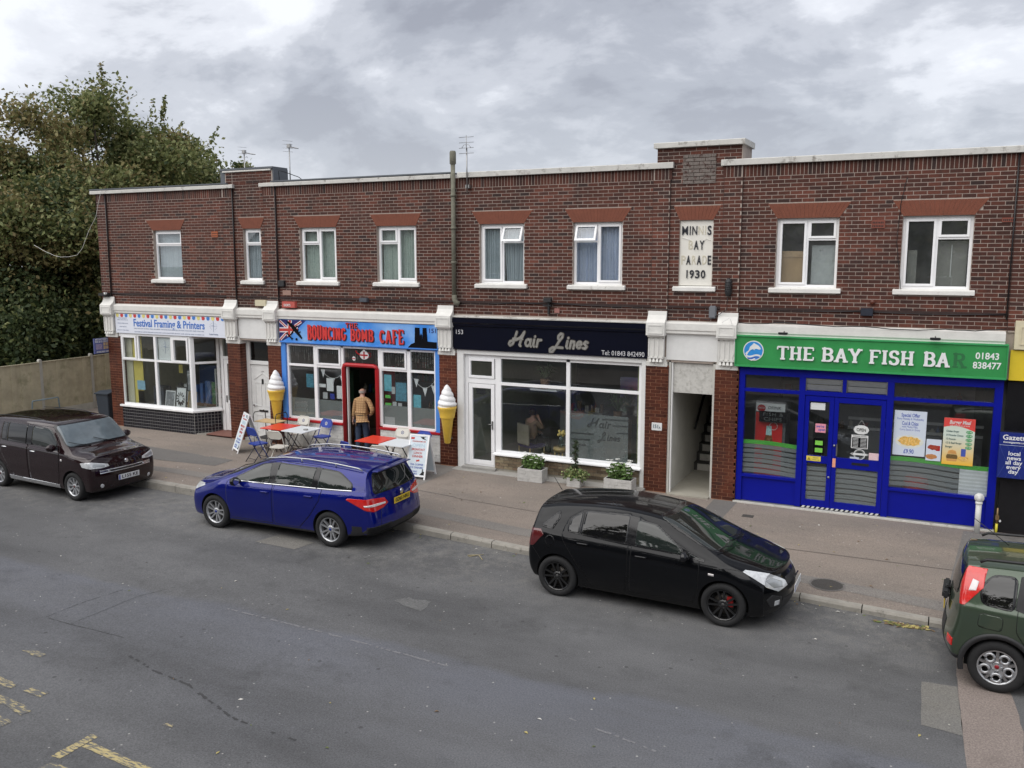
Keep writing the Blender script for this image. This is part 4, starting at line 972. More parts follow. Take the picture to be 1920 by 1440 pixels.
while z < .78:
    for xa, xb in ((-15.6, -13.67), (-12.5, -10.75)):
        x = xa - (r % 2) * BL / 2
        while x < xb:
            a, b_ = max(x, xa), min(x + BL, xb) - .012
            if b_ - a > .03: s.box(a, b_, -.012 - random.uniform(0, .004), -.002, z, min(z + .062, .795))
            x += BL
    z += BH; r += 1
s.build('painted_bricks', M_wbrick, S3, kind='stuff')
M_frost = frosted('frosted_film', (.28, .30, .29), .62)
for a, b_ in ((-15.4, -14.58), (-14.48, -13.70), (-12.46, -11.70), (-11.60, -10.92)): MB().box(a, b_, .080, .0815, .92, 1.42).build('frosted_film', M_frost, S3)
M_teal = mat('teal_poster', (.06, .22, .30), .5, namt=.5, nscale=18); M_cyan = mat('cyan_poster', (.12, .42, .50), .5, namt=.3, nscale=12); M_green = mat('green_card', (.12, .50, .08), .5)
M_grey = mat('grey_card', (.40, .42, .42), .6, namt=.3, nscale=25); M_navy = mat('navy_card', (.02, .04, .30), .5)
for nm, x0, x1, z0, z1, m_ in (('poster', -14.88, -14.64, 1.72, 2.08, M_teal), ('poster', -14.22, -14.0, 1.66, 2.0, M_paper), ('poster', -13.90, -13.68, 1.48, 1.82, M_paper), ('poster', -14.35, -14.2, 1.45, 1.62, M_grey),
        ('sticker', -14.12, -13.98, 1.45, 1.6, M_navy), ('poster', -14.62 + .16, -14.25, 1.75, 1.84, M_paper), ('poster', -12.42, -12.2, 1.78, 2.2, M_cyan), ('poster', -12.08, -11.76, 1.55, 2.02, M_teal), ('poster', -12.2, -12.1, 1.72, 1.9, M_grey),
        ('sticker', -12.40, -12.24, 1.60, 1.68, M_green), ('sticker', -12.40, -12.22, 1.40, 1.48, M_green), ('sticker', -12.18, -12.06, 1.38, 1.52, M_grey), ('sticker', -12.02, -11.9, 1.36, 1.50, M_grey), ('poster', -11.56, -11.34, 1.40, 1.74, M_cyan)):
    MB().box(x0, x1, .082, .084, z0, z1).build(nm, m_, S3)
o = MB().box(-12.42, -12.12, .078, .0795, .93, 1.12).build('hygiene_sticker', frosted('pale_sticker', (.5, .5, .5), .8), S3)
s = MB()      # hanging string lights behind the top panes
for a, b_ in ((-15.38, -14.6), (-14.46, -13.72), (-13.6, -12.6), (-12.44, -11.72), (-11.58, -10.94)):
    x = a
    while x < b_:
        z = 2.80; l = random.choice((.15, .25, .38))
        while l > 0: s.box(x + random.uniform(-.006, .006), x + .008, .13, .136, z - .02, z); z -= .035; l -= .035
        x += .07
s.build('string_lights', mat('pale_beads', (.5, .5, .46), .4), S3, kind='stuff')
s = MB()
for xa, xb, zz0 in ((-14.42, -13.66, 2.22), (-11.56, -10.94, 2.14)):
    pts = [(xa + (xb - xa) * k / 10, .12, zz0 - .22 * (1 - (2 * k / 10 - 1) ** 2)) for k in range(11)]; s.tube(pts, .006, 5)
    for k in (0, 4, 8): p = pts[k]; s.prism([(p[0], p[2]), (p[0] + .14, p[2] - .01), (p[0] + .07, p[2] - .22)], .118, .122)
s.build('bunting', M_paper, S3)
s = MB(); s.disc((-13.0, 2.66), .11, .066, mi=1, sx=1.25); ribbon(s, [(-13.12, 2.66), (-13.22, 2.71), (-13.25, 2.76)], .03, .064, .067, mi=0); s.tube([(-12.88, .065, 2.72), (-12.80, .065, 2.72), (-12.79, .065, 2.64), (-12.88, .065, 2.60)], .010, 5, mi=0)
ribbon(s, [(-13.11, 2.66), (-12.89, 2.66)], .035, .060, .063, mi=2, rnd=False); ribbon(s, [(-13.0, 2.57), (-13.0, 2.75)], .035, .059, .062, mi=2, rnd=False)
s.prism([(-13.05, 2.76), (-12.95, 2.76), (-13.0, 2.82)], .062, .066, mi=1); s.disc((-13.32, 2.56), .055, .066, mi=1); ribbon(s, [(-13.37, 2.56), (-13.27, 2.56)], .02, .060, .063, mi=2, rnd=False)
s.build('teapot_sticker', [M_red, M_paper, M_red], S3)
MB().box(-15.3, -13.9, 3.0, 3.6, .1, 1.15).build('counter', mat('dark_wood', (.06, .035, .02), .5, namt=.2), S3)
MB().box(-15.5, -10.8, 5.3, 5.58, 1.3, 2.6).build('wall_shelf', mat('dim_shelf', (.05, .045, .04), .7, namt=.6, nscale=12, sep2=((.25, .2, .16), 8, .6)), S3)
for x in (-14.1, -12.1):
    t = thing('pendant_lamp', 'cream pendant lamp shade hanging behind the %s top panes of the cafe' % ('left' if x < -13 else 'right'), 'lamp', (x, .7, 2.5), group=None)
    MB().lathe([(.04, .22), (.06, .2), (.15, .0), (.145, .0)], seg=16).build('shade', mat('lamp_cream', (.62, .58, .48), .7), t, local=True)
    MB().tube([(0, 0, .2), (0, 0, .4)], .008).build('cord', M_black, t, local=True)
G3 = thing('cafe_sign', 'sky blue cafe fascia sign with red shadowed western lettering, flag and bomber silhouette', 'sign', (-13.15, -.05, 2.95))
def bluesign():
    m_ = bpy.data.materials.new('sky_print'); m_.use_nodes = True; N, L = m_.node_tree.nodes, m_.node_tree.links; b_ = N['Principled BSDF']; b_.inputs['Roughness'].default_value = .35
    g = N.new('ShaderNodeNewGeometry'); n = N.new('ShaderNodeTexNoise'); n.inputs['Scale'].default_value = 1.6; n.inputs['Detail'].default_value = 4; L.new(g.outputs['Position'], n.inputs['Vector'])
    r = N.new('ShaderNodeValToRGB'); L.new(n.outputs[0], r.inputs[0]); q = r.color_ramp; q.elements[0].position = .42; q.elements[0].color = (.055, .26, .75, 1); q.elements[1].position = .72; q.elements[1].color = (.30, .52, .85, 1)
    L.new(r.outputs[0], b_.inputs['Base Color']); return m_
M_sky = bluesign()
MB().box(-15.59, -10.76, -.075, .0, 2.925, 3.505).build('board', M_sky, G3)
bars(G3, [(-15.60, -10.75, 2.90, 2.93)], M_skyblue, -.085, .0, 'trim')
M_flagb = mat('flag_blue', (.02, .02, .14), .4); M_flagw = mat('flag_white', (.72, .70, .74), .4); M_flagr = mat('flag_red', (.50, .05, .04), .4)
s = MB(); s.prism([(-15.585, 2.93), (-15.585, 3.50), (-14.70, 3.50), (-14.95, 3.30), (-15.25, 3.06), (-15.45, 2.96)], -.0765, -.0752, 0)
def cl(pts, w, y, mi): ribbon(s, pts, w, y, y + .0008, mi, rnd=False)
cx0, cz0 = -15.27, 3.23
for w_, y, mi in ((.075, -.078, 1), (.03, -.0795, 2)):
    cl([(cx0 - .3, 3.48), (cx0 + .26, 3.06)] if 0 else [(-15.57, 3.47), (-15.2, 3.2), (-14.98, 3.22)], w_, y, mi); cl([(-15.57, 2.97), (cx0, cz0), (-14.85, 3.47)], w_, y - .0004, mi)
for w_, y, mi in ((.13, -.081, 1), (.075, -.0825, 2)):
    cl([(-15.58, cz0), (-14.97, cz0 + .02)], w_, y, mi); cl([(cx0, 3.06), (cx0 + .05, 3.495)], w_, y - .0004, mi)
s.build('flag', [M_flagb, M_flagw, M_flagr], G3)
def bomber(s, cx, cz, sc, y0, ang):
    T = lambda p: (cx + sc * (p[0] * cos(ang) - p[1] * sin(ang)), cz + sc * (p[0] * sin(ang) + p[1] * cos(ang)))
    for k, pl in enumerate(([(-1, .0), (-.85, .07), (.5, .1), (.72, .03), (.74, -.03), (.5, -.09), (-.85, -.05)], [(-.05, .08), (.42, .08), (.20, 1.3), (.02, 1.3)], [(-.05, -.08), (.42, -.08), (.20, -1.3), (.02, -1.3)],
               [(-.95, .0), (-.75, .0), (-.8, .42), (-.92, .42)], [(-.95, .0), (-.75, .0), (-.78, -.40), (-.9, -.40)], [(-.98, .40), (-.70, .40), (-.72, .5), (-.96, .5)], [(-.96, -.38), (-.68, -.38), (-.7, -.48), (-.94, -.48)],
               [(.3, .3), (.52, .33), (.52, .40), (.3, .42)], [(.24, .62), (.44, .65), (.44, .72), (.24, .74)], [(.34, -.3), (.55, -.33), (.55, -.40), (.34, -.42)], [(.36, -.62), (.54, -.65), (.54, -.72), (.36, -.74)])):
        s.prism([T(p) for p in pl], y0 - k * .0003, y0 + .002)
s = MB(); bomber(s, -15.10, 3.23, .25, -.088, .82); s.disc((-15.02, 3.00), .035, -.0885); s.build('bomber_silhouette', M_blackgloss, G3)
M_redl = mat('cafe_red', (.62, .045, .04), .4); M_shad = mat('cafe_shadow', (.035, .015, .03), .4)
cv1 = lambda x: (2.98 + .0 + .06 * math.sin(max(0, min(1, (x + 14.75) / 1.2)) * pi) * -1 + .02, .37 - .07 * max(0, min(1, (x + 14.75) / 1.25)) + .05 * 0)
def line(st, x, h, sc_, asp):
    for (dx_, dz_, y0, m_, wd) in ((.020, -.018, -.084, M_shad, .21), (0, 0, -.092, M_redl, .165)):
        s = MB(); slab_text(s, st, x + dx_, 0, h, y0, y0 + .006 - (0 if m_ is M_redl else .002), w=wd, asp=asp, curve=lambda q, dz_=dz_: (sc_(q)[0] + dz_, sc_(q)[1]), hw=.11, serif=.15, track=.12)
        s.build('lettering', m_, G3)
def fitline(st, x0, x1, h, f): line(st, x0, h, f, (x1 - x0) / slab_width(st, h, track=.12))
fitline('BOUNCING', -14.66, -13.42, .34, lambda q: (3.0 + .04 * sin((q + 14.66) / 1.24 * pi / 2), .40 - .10 * sin((q + 14.66) / 1.24 * pi / 2)))
fitline('BOMB', -13.30, -12.58, .32, lambda q: (3.03, .30)); fitline('CAFE', -12.42, -11.68, .34, lambda q: (3.02 - .03 * (q + 12.42) / .74, .30 + .09 * (q + 12.42) / .74))
fitline('THE', -13.44, -13.06, .15, lambda q: (3.355, .13))
text('151', .15, (-10.885, -.078, 3.36), M_flagb, G3, bold=.004, fit=.19)
s = MB(); s.prism([(-11.60, 2.932), (-11.50, 3.02), (-11.40, 3.06), (-11.385, 3.43), (-11.25, 3.43), (-11.24, 3.16), (-11.175, 3.16), (-11.165, 3.43), (-11.055, 3.43), (-11.03, 3.10), (-10.77, 3.09), (-10.77, 2.932)], -.080, -.0755)
s.prism([(-11.238, 3.155), (-11.238, 3.24), (-11.21, 3.30), (-11.18, 3.24), (-11.18, 3.155)], -.0812, -.0802); s.build('dam_silhouette', M_blackgloss, G3)
M_cone = mat('cone_yellow', (.72, .47, .06), .4, namt=.08, nscale=12); M_ice = mat('ice_white', (.84, .84, .84), .35, namt=.02)
def icecream(x, z0, label):
    t = thing('ice_cream_cone', label, 'ice cream model', (x, -.19, z0))
    c = MB(); c.lathe([(0, 0), (.055, 0), (.075, .02), (.148, .60), (.155, .615), (.182, .64), (.178, .655), (.21, .82), (.23, .865), (.232, .905), (.2, .91), (0, .91)], seg=28); c.build('cone', M_cone, t, local=True)
    prof = MB(); n = 40; turns = 4.2; seg = 30; vs = []
    for i in range(n + 1):
        tt = i / n; R0 = .25 * (1 - tt) ** .62 * (.86 + .14 * min(1, tt * 8)); z = .90 + .54 * tt
        for k in range(seg):
            a = 2 * pi * k / seg; ph = a * 1 + tt * turns * 2 * pi; wv = 1 - .11 * (abs(sin(ph / 2 * 1.0 + 0)) ** .6) if tt < .95 else 1
            saw = ((ph / (2 * pi)) % 1.0); bul = .84 + .19 * math.sqrt(max(0, sin(pi * saw))); vs.append((R0 * bul * cos(a) * (1), R0 * bul * sin(a), z))
    fs = [(i * seg + k, i * seg + (k + 1) % seg, (i + 1) * seg + (k + 1) % seg, (i + 1) * seg + k) for i in range(n) for k in range(seg)]
    prof.add(vs, fs, 0, True); prof.build('swirl', M_ice, t, local=True)
    MB().box(-.04, .04, .05, .16, .1, .16).tube([(-.13, .05, .13), (0, -.075, .13), (.13, .05, .13)], .008, 6).build('wall_bracket', M_steel, t, local=True)
    return t
icecream(-15.68, .73, 'tall yellow cone with white swirl on the pillar between the white door and the cafe')
icecream(-10.44, .66, 'tall yellow cone with white swirl on the pillar between the cafe and the hair salon')

# ------------------------------------------------------------------ 4. hair salon
g4 = gz(-8)
S4 = thing('salon_shopfront', 'white framed hair salon window with glass door on the left and low brick base', 'shopfront', (-7.9, 0, g4))
bars(S4, [(-10.26, -10.08, g4, 2.95), (-5.66, -5.56, g4, 2.95), (-10.08, -5.66, 2.84, 2.95)], M_white, -.01, .14, 'surround')
bars(S4, [(-10.08, -10.0, .13, 2.84), (-9.27, -9.12, .13, 2.84), (-7.46, -7.37, .50, 2.84), (-5.74, -5.66, .50, 2.84), (-9.12, -5.74, 2.76, 2.84), (-9.12, -7.46, 2.13, 2.20), (-7.37, -5.74, 2.13, 2.20), (-9.12, -5.74, .50, .56), (-10.0, -9.27, 2.74, 2.84), (-10.0, -9.27, 2.14, 2.26), (-10.0, -9.27, .13, .17)], M_upvc, .07, .15, 'window_frame')
for a, b_, c, d in ((-9.12, -7.46, .56, 2.13), (-7.37, -5.74, .56, 2.13), (-9.12, -7.46, 2.2, 2.76), (-7.37, -5.74, 2.2, 2.76)): MB().box(a, b_, .10, .106, c, d).build('pane', M_glass, S4)
bars(S4, [(-9.98, -9.29, 2.27, 2.33), (-9.98, -9.29, 2.68, 2.74), (-9.98, -9.92, 2.33, 2.68), (-9.35, -9.29, 2.33, 2.68)], M_upvc, .05, .11, 'sash'); MB().box(-9.92, -9.35, .08, .086, 2.33, 2.68).build('pane', M_glass, S4)
d4 = bars(S4, [(-9.98, -9.88, .17, 2.13), (-9.38, -9.29, .17, 2.13), (-9.88, -9.38, .17, .27), (-9.88, -9.38, 2.03, 2.13)], M_upvc, .06, .12, 'door'); MB().box(-9.88, -9.38, .085, .091, .27, 2.03).build('pane', M_glass, d4)
MB().box(-9.35, -9.325, .03, .06, 1.05, 1.25).tube([(-9.34, .03, 1.17), (-9.45, .03, 1.17)], .009).build('handle', M_steel, d4)
MB().extr([(-.09, .46), (-.09, .49), (.06, .51), (.06, .46)], -9.28, -5.63).build('sill', M_upvc, S4, bevel=.004)
M_stockb = brick_mat('stock_brick', [(.10, .075, .05), (.18, .14, .09), (.24, .20, .13), (.15, .10, .065), (.28, .24, .17)])
MB().box(-9.25, -5.66, .0, .12, g4 - .1, .46).build('riser_core', mat('stock_mortar', (.30, .28, .24), .9), S4)
z = .13; r = 0; srb = []
while z < .44:
    x = -9.24 - (r % 2) * BL / 2
    while x < -5.67:
        a, b_ = max(x, -9.24), min(x + BL, -5.67) - .01
        if b_ - a > .04:
            q = MB(); q.box(a, b_, -.012 - random.uniform(0, .004), .0, z, min(z + .064, .455)); o = q.build('brick', M_stockb, S4); set_tone(o.data, [random.random()] * 6)
        x += BL
    z += BH; r += 1
MB().extr([(-.28, .0), (-.28, .05), (-.26, .06), (.0, .075), (.0, -.05)], -10.3, -5.52).build('plinth', M_concrete, S4, bevel=.006); MB().extr([(-.12, .07), (-.12, .12), (.1, .13), (.1, .07)], -10.1, -9.2).build('doorstep', M_concrete, S4)
MB().box(-7.37, -5.98, .110, .1115, .56, 1.60).build('frosted_film', frosted('salon_film', (.20, .22, .22), .6), S4)
s = MB()
for (x0, x1, z) in ((-6.6, -5.98, 1.49), (-6.35, -5.98, 1.36), (-6.25, -5.98, 1.2), (-7.36, -6.78, 1.12), (-7.36, -6.88, .98), (-7.36, -6.98, .85)):
    s.prism([(x0, z), (x1, z + .01), (x1, z + .045), (x0, z + .03)], .1065, .1095)
M_film = mat('clear_cut_film', (.05, .055, .055), .4); s.build('film_stripe', M_film, S4)
SCR = {'H': (1.15, [[(.30, 1.0), (.22, .55), (.12, .12), (-.10, .0), (-.22, .12), (-.16, .30), (.05, .36), (.35, .42), (.70, .62), (.95, 1.02)], [(.95, 1.02), (.78, .45), (.70, .08), (.80, .0)], [(.1, .50), (.85, .50)]]),
       'L': (1.0, [[(.30, .62), (.26, .82), (.42, 1.0), (.62, .95), (.62, .75), (.40, .45), (.20, .05), (-.02, -.30), (-.24, -.32), (-.28, -.14), (-.08, .0), (.30, .02), (.78, .0)], ]),
       'a': (.62, [arc(.24, .26, .20, .24, 60, 400, 10), [(.46, .5), (.44, .1), (.54, .0)]]),
       'i': (.34, [[(.12, .5), (.10, .1), (.2, .0)], [(.14, .70), (.145, .72)]]),
       'r': (.5, [[(.10, .5), (.08, .0)], [(.09, .34), (.2, .48), (.36, .48)]]),
       'n': (.58, [[(.10, .5), (.08, .0)], [(.09, .34), (.22, .49), (.36, .46), (.40, .3), (.38, .0)]]),
       'e': (.54, [[(.08, .26), (.38, .30)] + arc(.24, .26, .19, .23, 10, 320, 10)]),
       's': (.5, [[(.38, .44), (.2, .5), (.08, .38), (.22, .27), (.36, .16), (.26, .02), (.05, .05)]])}
def script(st, x, z, h, y0, y1, w, m_, parent, nm='lettering', asp=1.0):
    for c in st:
        if c == ' ': x += .32 * h; continue
        wd, sts = SCR[c]; s = MB()
        for q in sts: ribbon(s, [(x + (p[0] * asp + p[1] * .18) * h, z + p[1] * h) for p in q], w * h, y0, y1)
        s.build(nm, m_, parent); x += wd * h * asp
    return x
script('Hair', -6.90, 1.31, .20, .1065, .1095, .14, M_film, S4); script('Lines', -6.64, 1.03, .18, .1065, .1095, .14, M_film, S4, asp=.9)
MB().box(-5.9, -5.66, .5, .6, .5, 2.8).build('green_pillar', mat('pale_green_wall', (.42, .46, .25), .8), S4)
MB().box(-9.1, -7.0, 4.9, 5.5, .1, 2.2).build('mirror_unit', mat('dark_unit', (.03, .03, .035), .3, namt=.3), S4)
MB().box(-6.9, -6.2, 5.2, 5.55, 1.6, 2.4).build('wall_cabinet', mat('cabinet_white', (.55, .57, .55), .5), S4)
MB().box(-9.8, -9.55, .105, .11, 1.88, 2.0).build('sticker', M_blackgloss, d4)
st = thing('gilt_stool', 'small round gilt stool with a vase standing in the salon window', 'stool', (-7.78, .55, .17))
q = MB(); q.lathe([(0, .50), (.17, .50), (.19, .47), (.17, .40), (.0, .40)], seg=18); q.build('seat', mat('gilt_wood', (.42, .30, .12), .4, .3), st, local=True)
for k in range(4):
    a = k * pi / 2 + .7; MB().tube([(.14 * cos(a), .14 * sin(a), .42), (.15 * cos(a), .15 * sin(a), .0)], .018, 6).build('leg', MATS['gilt_wood'], st, local=True)
va = thing('flower_vase', 'glass vase of yellow roses on the gilt stool in the salon window', 'vase', (-7.78, .55, .67))
MB().lathe([(0, 0), (.05, .0), (.08, .06), (.08, .12), (.045, .18), (.06, .25), (.055, .25)], seg=14).build('vase', glass('vase_glass', (.6, .75, .7)), va, local=True)
q = MB(); 
for k in range(16):
    a = random.random() * 6.3; r_ = random.uniform(.02, .12); q.lathe([(0, .04), (.025, .03), (.032, 0), (.02, -.025), (0, -.03)], (r_ * cos(a), r_ * sin(a), .32 + random.uniform(-.04, .05)), 'z', 7)
q.build('flowers', mat('yellow_rose', (.70, .55, .18), .7, namt=.3), va, local=True)
G4 = thing('salon_sign', 'black hair salon fascia sign with silver script lettering and phone number', 'sign', (-7.95, -.05, 2.97))
M_navyb = mat('navy_sign', (.003, .004, .012), .3, namt=.15, nscale=2, spec=.25)
MB().box(-10.33, -5.53, -.06, .0, 2.95, 3.50).build('board', M_navyb, G4)
MB().extr([(.0, 3.70), (-.13, 3.70), (-.13, 3.60), (-.09, 3.56), (-.09, 3.52), (-.06, 3.50), (0, 3.50)], -10.33, -5.53).build('cornice', M_navyb, G4)
M_silv = mat('silver_leaf', (.42, .41, .38), .35, .6, namt=.35, nscale=14)
M_silv0 = mat('silver_shade', (.10, .09, .08), .4, .5)
script('Hair', -8.78, 3.10, .32, -.068, -.061, .25, M_silv0, G4, asp=.92); script('Lines', -7.72, 3.10, .32, -.068, -.061, .25, M_silv0, G4, asp=.88)
script('Hair', -8.78, 3.10, .32, -.076, -.069, .17, M_silv, G4, asp=.92); script('Lines', -7.72, 3.10, .32, -.076, -.069, .17, M_silv, G4, asp=.88)
M_ltxt = mat('pale_lettering', (.62, .62, .64), .5)
text('153', .15, (-10.16, -.063, 3.36), M_ltxt, G4, fit=.19); text('Tel: 01843 842490', .15, (-6.08, -.063, 3.03), M_ltxt, G4, fit=.98)

# ------------------------------------------------------------------ 5. stair passage
g5 = 0.0
s = MB(); s.box(-5.06, -5.01, -.0, 7.0, -.02, 2.93); s.build('passage_wall', mat('passage_white', (.55, .54, .50), .8, namt=.12, nscale=2), B)
MB().box(-4.11, -4.06, .0, 7.0, -.02, 2.93).build('passage_wall', MATS['passage_white'], B)
MB().box(-5.0, -4.12, .06, .12, 2.24, 2.95).build('boarded_panel', mat('grimy_white', (.55, .54, .51), .8, namt=.12, nscale=10, sep2=((.42, .41, .38), 12, .50)), B)
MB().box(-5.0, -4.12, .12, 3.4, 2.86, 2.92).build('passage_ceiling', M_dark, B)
MB().box(-5.01, -4.11, -.12, 7.0, -.08, .035).build('passage_floor', mat('passage_concrete', (.34, .32, .27), .9, namt=.15, nscale=2), B)
for k in range(13):
    y = 2.28 + k * .235; z = .035 + k * .19
    st_ = MB().box(-5.01, -4.11, y, y + 3, z, z + .165).build('stair_step', mat('stair_paint', (.46, .44, .40), .8, namt=.15, sep2=((.2, .19, .17), 9, .6)), B)
    MB().box(-5.01, -4.11, y - .02, y + .24, z + .165, z + .19).box(-5.009, -4.93, y - .012, y, z, z + .165).build('tread', mat('stair_dark', (.05, .048, .045), .8, namt=.2), st_)
MB().tube([(-4.96, 2.05, 1.08), (-4.96, 3.0, 1.85)], .028, 8).build('handrail', M_black, B)
MB().box(-5.0, -4.97, .015, .09, .03, 2.95).build('door_trim', M_white, B)

# ------------------------------------------------------------------ 6. fish bar
S6 = thing('fish_bar_shopfront', 'bright blue painted fish bar shopfront with double glass doors and food posters', 'shopfront', (-1.15, 0, 0))
BF = M_blue
bars(S6, [(-3.56, -3.44, .05, 2.90), (1.10, 1.24, .0, 2.90), (-3.44, 1.10, 2.72, 2.90), (-2.36, -2.24, .05, 2.72), (-.72, -.60, .03, 2.72), (-3.44, -2.36, 2.37, 2.44), (-.60, 1.10, 2.37, 2.44), (-2.24, -.72, 2.37, 2.46), (-1.54, -1.47, 2.46, 2.72), (-3.44, -2.36, .56, .62), (-.60, 1.10, .58, .64)], BF, .0, .12, 'window_frame')
for a, b_, zt_ in ((-3.44, -2.36, .56), (-.60, 1.10, .58)): MB().box(a, b_, .045, .09, .05, zt_).build('base_panel', BF, S6)
for a, b_, c, d in ((-3.44, -2.36, .62, 2.37), (-3.44, -2.36, 2.44, 2.72), (-.60, 1.10, .64, 2.37), (-.60, 1.10, 2.44, 2.72), (-2.24, -1.54, 2.46, 2.72), (-1.47, -.72, 2.46, 2.72)): MB().box(a, b_, .07, .076, c, d).build('pane', M_glass, S6)
for a, b_ in ((-2.24, -1.54), (-1.47, -.72)):
    s = MB()
    for k in range(2): z = 2.475 + k * .12; s.add([(a + .02, .055, z), (b_ - .02, .055, z), (b_ - .02, .03, z + .115), (a + .02, .03, z + .115)], [(0, 1, 2, 3)])
    s.build('louvre', mat('louvre_glass', (.20, .21, .22), .15, namt=.1), S6); bars(S6, [(a, a + .02, 2.46, 2.72), (b_ - .02, b_, 2.46, 2.72)], M_steel, .02, .07, 'louvre_frame')
def fdoor(a, b_, nm, mid=(.92, 1.14)):
    st_ = .085
    d = bars(S6, [(a, a + st_, .08, 2.36), (b_ - st_, b_, .08, 2.36), (a + st_, b_ - st_, .08, .22), (a + st_, b_ - st_, 2.25, 2.36), (a + st_, b_ - st_, mid[0], mid[1])], BF, .015, .075, nm)
    MB().box(a + st_, b_ - st_, .045, .051, .22, mid[0]).build('pane', M_glass, d); MB().box(a + st_, b_ - st_, .045, .051, mid[1], 2.25).build('pane', M_glass, d); return d
dA = fdoor(-2.235, -1.68, 'door', (.99, 1.14)); dB = fdoor(-1.675, -.725, 'door', (.93, 1.14))
MB().box(-1.60, -1.575, -.03, .0, 1.18, 1.42).build('pull_handle', M_steel, dB); MB().box(-1.30, -.98, .008, .015, 1.02, 1.07).build('letter_box', M_black, dB)
MB().lathe([(0, -.02), (.02, -.02), (.025, 0)], (-1.72, .012, .72), 'y', 10).lathe([(0, -.02), (.02, -.02), (.025, 0)], (-1.64, .012, 1.38), 'y', 10).build('lock', M_steel, dB)
MB().box(-3.6, 1.26, -.06, .1, -.06, .035).build('plinth', mat('chipped_plinth', (.58, .57, .53), .9, namt=.15, bump=.6, sep2=((.3, .28, .25), 7, .58)), S6, bevel=.006)
s = MB()
for k in range(16): x = -2.22 + k * .093; s.prism([(x, .045), (x + .05, .045), (x + .08, .085), (x + .03, .085)], .006, .012)
s.build('hazard_tape', mat('tape_white', (.65, .65, .62), .6, sep2=((.01, .01, .15), 10, .62)), S6)
M_gfilm = mat('green_film', (.09, .42, .06), .5); M_ffilm = frosted('grey_film', (.24, .26, .27), .8)
def wave(x, x0, x1): t = (x - x0) / 1.7; return .020 * sin(t * 5.2 + .3) - .03 * t
def film(x0, x1, zt_, zb_, parent, y, green=True, seed=0, xe=None):
    xe = xe or x1; n = 14; XX = [x0 + (x1 - x0) * k / n for k in range(n + 1)]
    if green:
        s = MB()
        for a, b_ in zip(XX[:-1], XX[1:]): s.quad((a, y, zt_ + wave(a, x0, x1)), (b_, y, zt_ + wave(b_, x0, x1)), (b_, y, zt_ + .085 + wave(b_, x0, x1)), (a, y, zt_ + .085 + wave(a, x0, x1)))
        s.build('green_film', M_gfilm, parent)
    s = MB(); z = zt_ - .005; k = 0
    while z > zb_ + .02:
        h_ = .078 + .004 * (k % 3)
        for a, b_ in zip(XX[:-1], XX[1:]):
            if a > xe - .01: continue
            za, zb2 = z + wave(a, x0, x1) * (1 + .2 * k % 1), z + wave(b_, x0, x1)
            s.quad((a, y + .0012, max(za - h_, zb_)), (b_, y + .0012, max(zb2 - h_, zb_)), (b_, y + .0012, zb2), (a, y + .0012, za))
        z -= .103; k += 1
    s.build('frosted_film', M_ffilm, parent)
film(-3.44, -2.36, 1.25, .62, S6, .078); film(-.60, 1.10, 1.17, .64, S6, .078, xe=.6); film(-2.15, -1.765, .90, .22, dA, .053, False); film(-1.59, -.81, .90, .22, dB, .053, False)
MB().box(.62, 1.10, .082, .09, .64, 1.14).build('white_board', mat('corrugated_white', (.55, .57, .58), .6, namt=.06), S6)
s = MB()
for k in range(7): s.box(.62, 1.10, .078, .081, .67 + k * .07, .70 + k * .07)
s.build('board_rib', mat('rib_white', (.66, .68, .70), .6), S6)
MB().lathe([(0, .35), (.15, .33), (.22, .25), (.24, .0), (0, 0)], (-.12, .35, .55), 'z', 16).build('red_stool_top', mat('stool_red', (.6, .04, .03), .4), S6)
def poster(x0, x1, z0, z1, m_, parent=S6, y=.066, nm='poster'): return MB().box(x0, x1, y, y + .0025, z0, z1).build(nm, m_, parent)
M_pp = mat('poster_paper', (.62, .68, .78), .45, namt=.03)
P = poster(-.57, .0, 1.30, 2.18, M_pp); M_pb = mat('poster_blue', (.06, .10, .42), .5)
def two_tone(name, c0, c1, z0, z1):
    m_ = bpy.data.materials.new(name); m_.use_nodes = True; N, L = m_.node_tree.nodes, m_.node_tree.links; b_ = N['Principled BSDF']; b_.inputs['Roughness'].default_value = .45
    g = N.new('ShaderNodeNewGeometry'); sp = N.new('ShaderNodeSeparateXYZ'); L.new(g.outputs['Position'], sp.inputs[0]); mr = N.new('ShaderNodeMapRange'); mr.inputs[1].default_value = z0; mr.inputs[2].default_value = z1; L.new(sp.outputs[2], mr.inputs[0])
    mx = N.new('ShaderNodeMixRGB'); L.new(mr.outputs[0], mx.inputs[0]); mx.inputs[1].default_value = (*c0, 1); mx.inputs[2].default_value = (*c1, 1); L.new(mx.outputs[0], b_.inputs['Base Color']); return m_
for t_, z, h_, w_, bo in (('Special Offer', 2.09, .10, .33, .003), ('Every Monday & Wednesday', 2.02, .06, .47, 0), ('Cod & Chips', 1.93, .10, .29, .003), ('with Mushy Peas,', 1.865, .06, .28, 0), ('Curry Sauce or Gravy', 1.81, .06, .36, 0), ('\u00a39.90', 1.38, .12, .18, .004)):
    text(t_, h_, (-.285, .0655, z), M_pb, P, ext=.0008, bold=bo, fit=w_)
M_chip = mat('chips_print', (.72, .42, .10), .5, namt=.5, nscale=40, sep2=((.85, .7, .35), 30, .52)); M_plate = mat('plate_print', (.70, .72, .66), .5)
